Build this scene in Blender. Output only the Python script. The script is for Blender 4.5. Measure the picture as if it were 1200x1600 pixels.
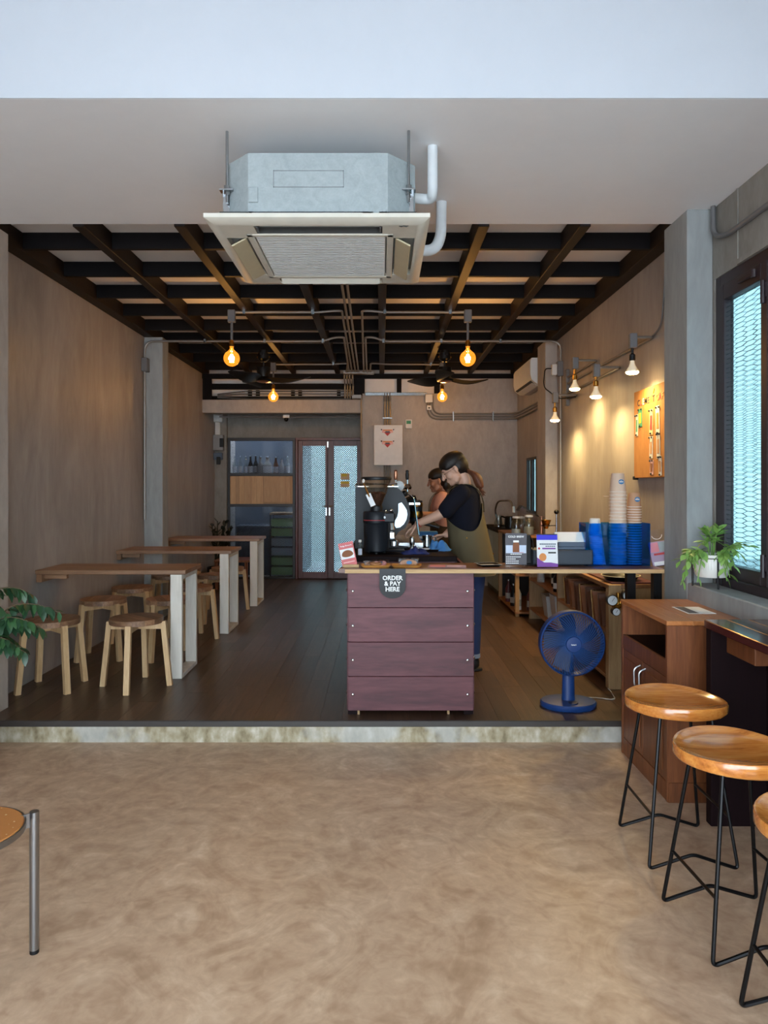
import bpy, bmesh, math, random
from mathutils import Vector, Matrix, Euler

PI = math.pi
SC = bpy.context.scene
COL = SC.collection
for _o in list(bpy.data.objects):
    bpy.data.objects.remove(_o, do_unlink=True)

# ------------------------------------------------------------------ camera
F = 1110.0            # focal length in pixels of the 1200 x 1600 frame
ZC = 1.36             # eye height above the raised timber floor (z = 0)
cam_d = bpy.data.cameras.new('camera')
cam = bpy.data.objects.new('camera', cam_d)
COL.objects.link(cam)
cam.location = (0, 0, ZC)
cam.rotation_euler = (PI / 2, 0, 0)
cam_d.sensor_fit = 'VERTICAL'
cam_d.sensor_height = 36.0
cam_d.lens = F / 1600 * 36.0
cam_d.shift_x = 4 / 1600
cam_d.shift_y = -40 / 1600
cam_d.clip_start = 0.05
cam_d.clip_end = 200
SC.camera = cam

# ------------------------------------------------------------------ daylight and exposure
world = bpy.data.worlds.new('overcast_sky')
SC.world = world
world.use_nodes = True
_wn = world.node_tree.nodes
_wn['Background'].inputs['Color'].default_value = (0.78, 0.90, 1.0, 1)
_wn['Background'].inputs['Strength'].default_value = 5.0
SC.view_settings.view_transform = 'Standard'
SC.view_settings.look = 'None'
SC.view_settings.gamma = 1
SC.view_settings.use_curve_mapping = False
SC.view_settings.exposure = 1.08
SC.cycles.max_bounces = 10
SC.cycles.diffuse_bounces = 6
SC.cycles.glossy_bounces = 4
SC.cycles.transparent_max_bounces = 24
SC.cycles.transmission_bounces = 8
SC.cycles.sample_clamp_indirect = 6.0
SC.cycles.caustics_reflective = False
SC.cycles.caustics_refractive = False
SC.cycles.use_denoising = True

# room dimensions (metres)
XL, XR = -2.45, 1.86          # side walls
ZF = -0.125                   # lower concrete floor
Z_CEIL = 2.915                # soffit
Y_STEP = 4.115
Y_SOF0, Y_SOF1 = 2.85, 4.21   # soffit from the dropped beam to the timber ceiling
Y_BACK, Y_REC = 9.72, 10.50   # rear wall, recessed rear wall
Y_FRONT = -1.6                # open shop front behind the camera


def at(px, py, Y):
    """point at depth Y that the photograph shows at pixel (px, py)"""
    return Vector(((px - 596) * Y / F, Y, ZC - (py - 760) * Y / F))


# ------------------------------------------------------------------ colours and materials
def lin(c):
    return tuple(((v / 12.92) if v <= 0.04045 else ((v + 0.055) / 1.055) ** 2.4) for v in c)


def hx(s):
    s = s.lstrip('#')
    return lin(tuple(int(s[i:i + 2], 16) / 255 for i in (0, 2, 4))) + (1.0,)


MATS = {}


def new_mat(name):
    m = bpy.data.materials.new(name)
    m.use_nodes = True
    nt = m.node_tree
    b = nt.nodes['Principled BSDF']
    return m, nt, b


def plain(name, col, rough=0.5, metal=0.0, emit=None, estr=0.0, alpha=1.0, coat=0.0, trans=0.0, spec=None):
    """a plain surface with a faint cloudy variation"""
    m, nt, b = new_mat(name)
    c = hx(col) if isinstance(col, str) else col
    tc = nt.nodes.new('ShaderNodeTexCoord')
    nz = nt.nodes.new('ShaderNodeTexNoise')
    nz.inputs['Scale'].default_value = 14
    nz.inputs['Detail'].default_value = 3
    nt.links.new(tc.outputs['Object'], nz.inputs['Vector'])
    mx = nt.nodes.new('ShaderNodeMix')
    mx.data_type = 'RGBA'
    mx.inputs['A'].default_value = (c[0] * .88, c[1] * .88, c[2] * .88, 1)
    mx.inputs['B'].default_value = (min(1, c[0] * 1.08), min(1, c[1] * 1.08), min(1, c[2] * 1.08), 1)
    nt.links.new(nz.outputs['Fac'], mx.inputs['Factor'])
    nt.links.new(mx.outputs['Result'], b.inputs['Base Color'])
    b.inputs['Roughness'].default_value = rough
    b.inputs['Metallic'].default_value = metal
    b.inputs['Alpha'].default_value = alpha
    b.inputs['Coat Weight'].default_value = coat
    b.inputs['Transmission Weight'].default_value = trans
    if spec is not None:
        b.inputs['Specular IOR Level'].default_value = spec
    if emit:
        b.inputs['Emission Color'].default_value = hx(emit)
        b.inputs['Emission Strength'].default_value = estr
    MATS[name] = m
    return m


def ramp(nt, stops):
    r = nt.nodes.new('ShaderNodeValToRGB')
    e = r.color_ramp.elements
    while len(e) < len(stops):
        e.new(0.5)
    for el, (p, c) in zip(e, stops):
        el.position = p
        el.color = hx(c) if isinstance(c, str) else c
    return r


def wood(name, stops, axis='X', scale=1.0, rough=0.45, coat=0.0, stretch=14, var=0.18, bump=0.12, spec=0.5):
    """grained timber; axis is the direction of the grain in the part's own coordinates"""
    m, nt, b = new_mat(name)
    tc = nt.nodes.new('ShaderNodeTexCoord')
    oi = nt.nodes.new('ShaderNodeObjectInfo')
    mul = nt.nodes.new('ShaderNodeMath')
    mul.operation = 'MULTIPLY'
    mul.inputs[1].default_value = 37.0
    nt.links.new(oi.outputs['Random'], mul.inputs[0])
    add = nt.nodes.new('ShaderNodeVectorMath')
    add.operation = 'ADD'
    nt.links.new(tc.outputs['Object'], add.inputs[0])
    nt.links.new(mul.outputs[0], add.inputs[1])
    mp = nt.nodes.new('ShaderNodeMapping')
    s = [stretch * scale] * 3
    s['XYZ'.index(axis)] = scale * 1.1
    mp.inputs['Scale'].default_value = s
    nt.links.new(add.outputs[0], mp.inputs['Vector'])
    n1 = nt.nodes.new('ShaderNodeTexNoise')
    n1.inputs['Scale'].default_value = 1.0
    n1.inputs['Detail'].default_value = 7
    n1.inputs['Roughness'].default_value = 0.62
    n1.inputs['Distortion'].default_value = 0.7
    nt.links.new(mp.outputs[0], n1.inputs['Vector'])
    n2 = nt.nodes.new('ShaderNodeTexNoise')
    n2.inputs['Scale'].default_value = 6.0
    n2.inputs['Detail'].default_value = 4
    nt.links.new(mp.outputs[0], n2.inputs['Vector'])
    mxf = nt.nodes.new('ShaderNodeMix')
    mxf.inputs['Factor'].default_value = 0.28
    nt.links.new(n1.outputs['Fac'], mxf.inputs['A'])
    nt.links.new(n2.outputs['Fac'], mxf.inputs['B'])
    r = ramp(nt, stops)
    nt.links.new(mxf.outputs['Result'], r.inputs['Fac'])
    hsv = nt.nodes.new('ShaderNodeHueSaturation')
    vm = nt.nodes.new('ShaderNodeMapRange')
    vm.inputs['To Min'].default_value = 1 - var
    vm.inputs['To Max'].default_value = 1 + var
    nt.links.new(oi.outputs['Random'], vm.inputs['Value'])
    nt.links.new(vm.outputs['Result'], hsv.inputs['Value'])
    nt.links.new(r.outputs['Color'], hsv.inputs['Color'])
    nt.links.new(hsv.outputs['Color'], b.inputs['Base Color'])
    b.inputs['Roughness'].default_value = rough
    b.inputs['Coat Weight'].default_value = coat
    b.inputs['Specular IOR Level'].default_value = spec
    b.inputs['Coat Roughness'].default_value = 0.12
    bp = nt.nodes.new('ShaderNodeBump')
    bp.inputs['Strength'].default_value = bump
    bp.inputs['Distance'].default_value = 0.003
    nt.links.new(mxf.outputs['Result'], bp.inputs['Height'])
    nt.links.new(bp.outputs['Normal'], b.inputs['Normal'])
    MATS[name] = m
    return m


def concrete(name, stops, scale=1.0, zstretch=0.25, rough=0.75, fine=0.3, bump=0.15, distort=1.2, spec=0.3):
    """skim-coated cement: cloudy mottling, trowel streaks and fine grain"""
    m, nt, b = new_mat(name)
    tc = nt.nodes.new('ShaderNodeTexCoord')
    mp = nt.nodes.new('ShaderNodeMapping')
    mp.inputs['Scale'].default_value = (scale * 3.2, scale * 3.2, scale * 3.2 * zstretch)
    nt.links.new(tc.outputs['Object'], mp.inputs['Vector'])
    n1 = nt.nodes.new('ShaderNodeTexNoise')
    n1.inputs['Scale'].default_value = 1.0
    n1.inputs['Detail'].default_value = 6
    n1.inputs['Roughness'].default_value = 0.6
    n1.inputs['Distortion'].default_value = distort
    nt.links.new(mp.outputs[0], n1.inputs['Vector'])
    n2 = nt.nodes.new('ShaderNodeTexNoise')
    n2.inputs['Scale'].default_value = 7.0
    n2.inputs['Detail'].default_value = 6
    n2.inputs['Distortion'].default_value = 0.6
    nt.links.new(mp.outputs[0], n2.inputs['Vector'])
    mx = nt.nodes.new('ShaderNodeMix')
    mx.inputs['Factor'].default_value = fine
    nt.links.new(n1.outputs['Fac'], mx.inputs['A'])
    nt.links.new(n2.outputs['Fac'], mx.inputs['B'])
    r = ramp(nt, stops)
    nt.links.new(mx.outputs['Result'], r.inputs['Fac'])
    nt.links.new(r.outputs['Color'], b.inputs['Base Color'])
    b.inputs['Roughness'].default_value = rough
    b.inputs['Specular IOR Level'].default_value = spec
    bp = nt.nodes.new('ShaderNodeBump')
    bp.inputs['Strength'].default_value = bump
    bp.inputs['Distance'].default_value = 0.004
    nt.links.new(mx.outputs['Result'], bp.inputs['Height'])
    nt.links.new(bp.outputs['Normal'], b.inputs['Normal'])
    MATS[name] = m
    return m


def see_through(name, col, gloss=0.08, rough=0.03, emit=None, estr=0.0, milky=0.0, milk_col=None):
    """thin clear or tinted sheet: light passes straight through, tinted, with a glossy sheen"""
    m, nt, b = new_mat(name)
    nt.nodes.remove(b)
    out = nt.nodes['Material Output']
    c = hx(col) if isinstance(col, str) else col
    tr = nt.nodes.new('ShaderNodeBsdfTransparent')
    tr.inputs['Color'].default_value = c
    gl = nt.nodes.new('ShaderNodeBsdfGlossy')
    gl.inputs['Roughness'].default_value = rough
    fr = nt.nodes.new('ShaderNodeLayerWeight')
    fr.inputs['Blend'].default_value = 0.25
    mr = nt.nodes.new('ShaderNodeMapRange')
    mr.inputs['To Min'].default_value = gloss
    mr.inputs['To Max'].default_value = min(1, gloss + 0.45)
    nt.links.new(fr.outputs['Facing'], mr.inputs['Value'])
    mx = nt.nodes.new('ShaderNodeMixShader')
    nt.links.new(mr.outputs['Result'], mx.inputs['Fac'])
    nt.links.new(tr.outputs[0], mx.inputs[1])
    nt.links.new(gl.outputs[0], mx.inputs[2])
    last = mx
    if milky > 0:
        tl = nt.nodes.new('ShaderNodeBsdfTranslucent')
        df = nt.nodes.new('ShaderNodeBsdfDiffuse')
        mc = hx(milk_col) if milk_col else (0.8, 0.8, 0.8, 1)
        tl.inputs['Color'].default_value = mc
        df.inputs['Color'].default_value = mc
        mm = nt.nodes.new('ShaderNodeMixShader')
        mm.inputs['Fac'].default_value = 0.35
        nt.links.new(tl.outputs[0], mm.inputs[1])
        nt.links.new(df.outputs[0], mm.inputs[2])
        m2 = nt.nodes.new('ShaderNodeMixShader')
        m2.inputs['Fac'].default_value = milky
        nt.links.new(last.outputs[0], m2.inputs[1])
        nt.links.new(mm.outputs[0], m2.inputs[2])
        last = m2
    if emit:
        em = nt.nodes.new('ShaderNodeEmission')
        em.inputs['Color'].default_value = hx(emit)
        em.inputs['Strength'].default_value = estr
        ad = nt.nodes.new('ShaderNodeAddShader')
        nt.links.new(last.outputs[0], ad.inputs[0])
        nt.links.new(em.outputs[0], ad.inputs[1])
        last = ad
    nt.links.new(last.outputs[0], out.inputs['Surface'])
    MATS[name] = m
    return m


# setting
concrete('wall_cement', [(0.25, '#837b76'), (0.5, '#9a928d'), (0.75, '#aea7a1')], scale=0.8, zstretch=0.3, rough=0.45, fine=0.25, spec=0.4)
concrete('pillar_cement', [(0.25, '#848787'), (0.5, '#979b9b'), (0.75, '#a8acad')], scale=1.1, zstretch=0.3, rough=0.7)
concrete('upper_cement', [(0.2, '#75716c'), (0.5, '#8b8781'), (0.8, '#a09b94')], scale=1.4, zstretch=0.5, rough=0.75)
concrete('rear_cement', [(0.2, '#989089'), (0.5, '#aca49d'), (0.8, '#bfb8b0')], scale=1.2, zstretch=0.5, rough=0.7)
concrete('polished_floor', [(0.22, '#987a60'), (0.42, '#b2947a'), (0.56, '#c6a98e'), (0.78, '#e4cdb3')], scale=0.85, zstretch=1.0, rough=0.42, fine=0.38, bump=0.05, distort=3.2, spec=0.4)
concrete('fascia_white_dimmed', [(0.2, '#cad0d8'), (0.8, '#d3d8e0')], scale=0.4, zstretch=1, rough=0.6, bump=0.02)  # white paint greyed in the colour to tone down strong daylight on it
concrete('white_paint', [(0.2, '#ececee'), (0.8, '#f4f4f5')], scale=0.4, zstretch=1, rough=0.6, bump=0.02)  # soffit white, lightened in the colour to make up for weak bounce light
concrete('street', [(0.2, '#b6b9bd'), (0.8, '#cfd2d6')], scale=1, zstretch=1, rough=0.9)  # kept pale and bluish so the unseen street throws daylight onto the soffit
concrete('yard_render', [(0.2, '#b9c4c6'), (0.8, '#d5dfe0')], scale=0.8, zstretch=0.6, rough=0.9)
concrete('deck_board', [(0.2, '#e6e0db'), (0.8, '#f3eee9')], scale=0.6, zstretch=1, rough=0.6, bump=0.03)
concrete('galvanised', [(0.2, '#8f999c'), (0.5, '#a4aeb0'), (0.8, '#b5bec0')], scale=5, zstretch=1, rough=0.38, bump=0.02)
wood('dark_beam', [(0.3, '#140e0c'), (0.7, '#231814')], 'Y', 1.5, 0.55, spec=0.2)
wood('dark_joist', [(0.3, '#0b0a0b'), (0.7, '#141011')], 'X', 1.5, 0.6, spec=0.12)
wood('plank', [(0.25, '#30221b'), (0.5, '#493529'), (0.75, '#5f4735')], 'Y', 2.4, 0.36, stretch=16, var=0.32, bump=0.06)
plain('plank_gap', '#17110e', 0.8)
plain('nosing', '#3c3836', 0.4)
# timber
wood('teak_top', [(0.25, '#674732'), (0.5, '#8a664a'), (0.75, '#a37f5f')], 'X', 2.0, 0.42)
wood('stool_seat', [(0.22, '#523626'), (0.45, '#7d5a42'), (0.62, '#9a7657'), (0.8, '#bb9873')], 'Y', 3.2, 0.5, stretch=18, var=0.32)
wood('stool_leg', [(0.25, '#a8845c'), (0.5, '#c7a478'), (0.8, '#dcc096')], 'Z', 2.2, 0.5, var=0.1)
wood('whitewash', [(0.2, '#b9b2a6'), (0.5, '#d2ccc1'), (0.8, '#e2ddd3')], 'Z', 1.6, 0.65, stretch=9, var=0.05)
wood('purple_board', [(0.25, '#3a1d23'), (0.45, '#562b33'), (0.6, '#66373e'), (0.8, '#7a4b50')], 'X', 1.6, 0.5, stretch=7, var=0.2)
wood('purple_side', [(0.2, '#46282d'), (0.5, '#61393f'), (0.8, '#774d51')], 'Y', 1.6, 0.5, stretch=10, var=0.1)
wood('slab_top', [(0.25, '#4d3024'), (0.5, '#6d4634'), (0.8, '#875c45')], 'X', 1.8, 0.32, stretch=10, var=0.03)
wood('slab_edge', [(0.25, '#a17c4f'), (0.5, '#c4a172'), (0.8, '#d9bd90')], 'X', 3.0, 0.6, stretch=12)
wood('cabinet_teak', [(0.25, '#4f2a15'), (0.5, '#724124'), (0.8, '#8e5a33')], 'Z', 1.8, 0.45, coat=0.1, stretch=18)
wood('cabinet_top', [(0.25, '#874e27'), (0.5, '#ad6d3e'), (0.8, '#c68a56')], 'Y', 1.8, 0.32, coat=0.3)
wood('rosewood', [(0.25, '#2a0f10'), (0.5, '#421a18'), (0.8, '#592822')], 'Y', 1.4, 0.25, coat=0.5)
wood('dark_panel', [(0.25, '#100709'), (0.8, '#1d0f12')], 'Z', 1.4, 0.6, spec=0.1)
wood('honey_seat', [(0.28, '#8f4c1c'), (0.45, '#c27632'), (0.6, '#d69046'), (0.78, '#e6ae68')], 'X', 2.6, 0.2, coat=0.8, stretch=9, var=0.08, bump=0.03)
wood('shelf_oak', [(0.25, '#7d6141'), (0.5, '#9a7a54'), (0.8, '#b3946c')], 'Z', 2.0, 0.55, var=0.08)
wood('shelf_board', [(0.25, '#6a4429'), (0.5, '#8c5f3c'), (0.8, '#a4744c')], 'Y', 2.0, 0.45)
wood('plywood', [(0.25, '#a17a52'), (0.5, '#bb9368'), (0.8, '#cca87d')], 'Z', 1.6, 0.55, stretch=10, var=0.14)
wood('door_red', [(0.25, '#401c19'), (0.5, '#582824'), (0.8, '#6b342d')], 'Z', 1.4, 0.4)
wood('tray_wood', [(0.25, '#ad7234'), (0.5, '#c98c46'), (0.8, '#dba35c')], 'X', 4, 0.4)
wood('cork', [(0.25, '#96602f'), (0.5, '#ad733a'), (0.8, '#c08749')], 'Z', 3, 0.8, stretch=3)
# metals, plastics, glass
plain('black_metal', '#141416', 0.35, 0.6)
plain('black_plastic', '#131417', 0.45, spec=0.3)
plain('black_gloss', '#101114', 0.2, spec=0.25)
plain('machine_black', '#171b21', 0.4, spec=0.22)
plain('chrome', '#d5d9dc', 0.1, 1.0)
plain('steel', '#a9adb0', 0.26, 1.0)
plain('brushed_leg', '#9b9da0', 0.32, 1.0)
plain('conduit', '#8a8681', 0.4, 0.45)
plain('conduit_grey', '#6c6c6e', 0.5, 0.1)
plain('brass', '#a77c3c', 0.3, 1.0)
plain('gold', '#b98d4a', 0.25, 1.0)
plain('copper', '#b98267', 0.3, 1.0)
plain('ac_plastic', '#d9d5c8', 0.5)
plain('ac_dark', '#3a3936', 0.6)
plain('ac_flap', '#c2b596', 0.5)
plain('ac_filter', '#7f8685', 0.6)
plain('crescent_steel', '#7d888d', 0.22, 1.0)
plain('pipe_wrap', '#dfe3e6', 0.75)
plain('white_plastic', '#dcdcda', 0.45)
plain('white_card', '#e6e8ea', 0.6)
plain('window_frame', '#2d2126', 0.4)
plain('black_frame', '#1d191b', 0.45)
plain('mesh_steel', '#54616b', 0.5, 0.4)
plain('door_mesh_steel', '#2a3a42', 0.6, 0.0)
plain('pane_mesh_steel', '#3c454e', 0.6, 0.0)
plain('fan_blue', '#183a74', 0.4)
plain('fan_rib', '#2d5492', 0.4)
plain('fan_blue_dark', '#0e2146', 0.5)
plain('grey_box', '#8d8f90', 0.5)
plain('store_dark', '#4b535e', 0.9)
plain('slate_box', '#27313e', 0.45)
plain('slate_mid', '#4a596d', 0.45)
plain('terracotta_tile', '#b5763d', 0.6)
see_through('clear_acrylic', (0.95, 0.96, 0.97, 1), 0.02)
see_through('clear_glass', (0.82, 0.9, 0.9, 1), 0.12)
see_through('blue_acrylic', (0.17, 0.62, 1.0, 1), 0.02)
see_through('window_glass', (0.32, 0.42, 0.43, 1), 0.05)
see_through('door_glass', (0.80, 0.92, 0.94, 1), 0.03, milky=0.2, milk_col='#aeb9bb')
see_through('store_glass', (0.80, 0.84, 0.90, 1), 0.04)
see_through('hopper_plastic', (0.88, 0.85, 0.78, 1), 0.08)
see_through('amber_globe', (1.0, 0.72, 0.32, 1), 0.06, emit='#ff9a2e', estr=0.35)
plain('filament', '#ffd9a0', 0.5, emit='#ffc873', estr=60)
plain('lamp_face', '#fff2d8', 0.4, emit='#ffd893', estr=22)
plain('lamp_collar', '#e8e2d2', 0.35, emit='#ffd893', estr=0.12)
plain('beans', '#3a2115', 0.6)
plain('kraft', '#b88d6c', 0.65)
plain('kraft_pale', '#d3b7a0', 0.65)
plain('cup_white', '#e4dad0', 0.6)
plain('logo_blue', '#2f6f9f', 0.6)
plain('ink_black', '#14161a', 0.6)
plain('ink_white', '#f2f2f2', 0.6)
plain('pink_card', '#cf6f70', 0.6)
plain('pink_pale', '#e9b9b6', 0.6)
plain('cake_brown', '#8c5a3e', 0.8)
plain('cookie', '#a97347', 0.8)
plain('pink_paper', '#d98a92', 0.7)
plain('lilac_paper', '#a48fa8', 0.5)
plain('grey_print', '#545158', 0.55)
plain('print_mid', '#c7d3e8', 0.55)
plain('purple_print', '#7d3f9d', 0.55)
plain('blue_print', '#2a22cf', 0.5)
plain('orange_print', '#d98d4b', 0.6)
plain('green_print', '#3d8f6d', 0.6)
plain('yellow_print', '#d7bb2e', 0.6)
plain('red_print', '#b93a3c', 0.6)
plain('beige_print', '#d8b98e', 0.6)
plain('navy_cloth', '#17255c', 0.9)
plain('blue_cloth', '#3c76b4', 0.9)
plain('foil', '#c9a56c', 0.25, 0.9)
plain('coffee_bag', '#7d4c2d', 0.45)
plain('coffee_bag_dark', '#54311e', 0.45)
plain('teal', '#1f6b72', 0.3)
plain('maroon', '#4b1b28', 0.4)
plain('sink_panel', '#8fa3a8', 0.45)
plain('pale_bin', '#a7a7a4', 0.6)
plain('gauge_face', '#cfd6da', 0.4)
plain('green_crate', '#8fb272', 0.6)
plain('grey_crate', '#9aa7ac', 0.6)
plain('pot_white', '#e3e1dc', 0.4)
plain('soil', '#2c1f17', 0.9)
plain('leaf_dark', '#24442b', 0.4)
plain('leaf_dark_b', '#31552f', 0.4)
plain('leaf_light', '#93b962', 0.45)
plain('leaf_light_b', '#78a04e', 0.45)
plain('leaf_black', '#1a241d', 0.4)
plain('twig', '#5a4a35', 0.7)
plain('terracotta', '#8c5a44', 0.8)
# people
plain('skin_a', '#c69c86', 0.5)
plain('skin_b', '#a97860', 0.5)
wood('hair_dark', [(0.3, '#0c0808'), (0.55, '#17100e'), (0.8, '#2a1b16')], 'X', 6.0, 0.5, stretch=12, var=0.0, bump=0.5, spec=0.35)
wood('hair_auburn', [(0.3, '#2b150d'), (0.5, '#57301c'), (0.8, '#7d4728')], 'Z', 8.0, 0.5, stretch=10, var=0.0, bump=0.5, spec=0.35)
plain('tee_navy', '#0e101c', 0.9, spec=0.2)
plain('apron_olive', '#605742', 0.9, spec=0.2)
plain('tee_pink', '#c0918a', 0.9, spec=0.2)
plain('apron_brown', '#3a2c22', 0.85)
plain('jeans', '#20335c', 0.85)
plain('cuff', '#8f9db0', 0.85)
plain('shoe', '#1c1c20', 0.6)
plain('lips', '#a86055', 0.5)


def two_tone(name, c_top, c_bot, z0, z1, rough=0.4):
    m, nt, b = new_mat(name)
    tc = nt.nodes.new('ShaderNodeTexCoord')
    sp = nt.nodes.new('ShaderNodeSeparateXYZ')
    nt.links.new(tc.outputs['Object'], sp.inputs[0])
    mr = nt.nodes.new('ShaderNodeMapRange')
    mr.inputs['From Min'].default_value = z0
    mr.inputs['From Max'].default_value = z1
    nt.links.new(sp.outputs['Z'], mr.inputs['Value'])
    r = ramp(nt, [(0.0, c_bot), (1.0, c_top)])
    nt.links.new(mr.outputs['Result'], r.inputs['Fac'])
    nt.links.new(r.outputs['Color'], b.inputs['Base Color'])
    b.inputs['Roughness'].default_value = rough
    MATS[name] = m


# weathered plaster of the step: pale paint with yellowish and white patches
def riser_mat():
    m, nt, b = new_mat('step_plaster')
    tc = nt.nodes.new('ShaderNodeTexCoord')
    mp = nt.nodes.new('ShaderNodeMapping')
    mp.inputs['Scale'].default_value = (13, 1, 8)
    nt.links.new(tc.outputs['Object'], mp.inputs['Vector'])
    n1 = nt.nodes.new('ShaderNodeTexNoise')
    n1.inputs['Scale'].default_value = 1.6
    n1.inputs['Detail'].default_value = 6
    nt.links.new(mp.outputs[0], n1.inputs['Vector'])
    r1 = ramp(nt, [(0.3, '#7f745a'), (0.45, '#a0957a'), (0.6, '#b5ad98'), (0.75, '#cfcabc')])
    nt.links.new(n1.outputs['Fac'], r1.inputs['Fac'])
    mp2 = nt.nodes.new('ShaderNodeMapping')
    mp2.inputs['Scale'].default_value = (1.7, 1, 1.5)
    mp2.inputs['Location'].default_value = (3.3, 0, 0)
    nt.links.new(tc.outputs['Object'], mp2.inputs['Vector'])
    n2 = nt.nodes.new('ShaderNodeTexNoise')
    n2.inputs['Scale'].default_value = 1.4
    n2.inputs['Detail'].default_value = 5
    nt.links.new(mp2.outputs[0], n2.inputs['Vector'])
    r2 = ramp(nt, [(0.5, (0, 0, 0, 1)), (0.58, (0.55, 0.55, 0.55, 1))])
    nt.links.new(n2.outputs['Fac'], r2.inputs['Fac'])
    mx = nt.nodes.new('ShaderNodeMix')
    mx.data_type = 'RGBA'
    nt.links.new(r2.outputs['Color'], mx.inputs['Factor'])
    mx.inputs['B'].default_value = hx('#b9bdbd')
    nt.links.new(r1.outputs['Color'], mx.inputs['A'])
    nt.links.new(mx.outputs['Result'], b.inputs['Base Color'])
    b.inputs['Roughness'].default_value = 0.85
    bp = nt.nodes.new('ShaderNodeBump')
    bp.inputs['Strength'].default_value = 0.5
    bp.inputs['Distance'].default_value = 0.006
    nt.links.new(n1.outputs['Fac'], bp.inputs['Height'])
    nt.links.new(bp.outputs['Normal'], b.inputs['Normal'])
    MATS['step_plaster'] = m


riser_mat()


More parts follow.
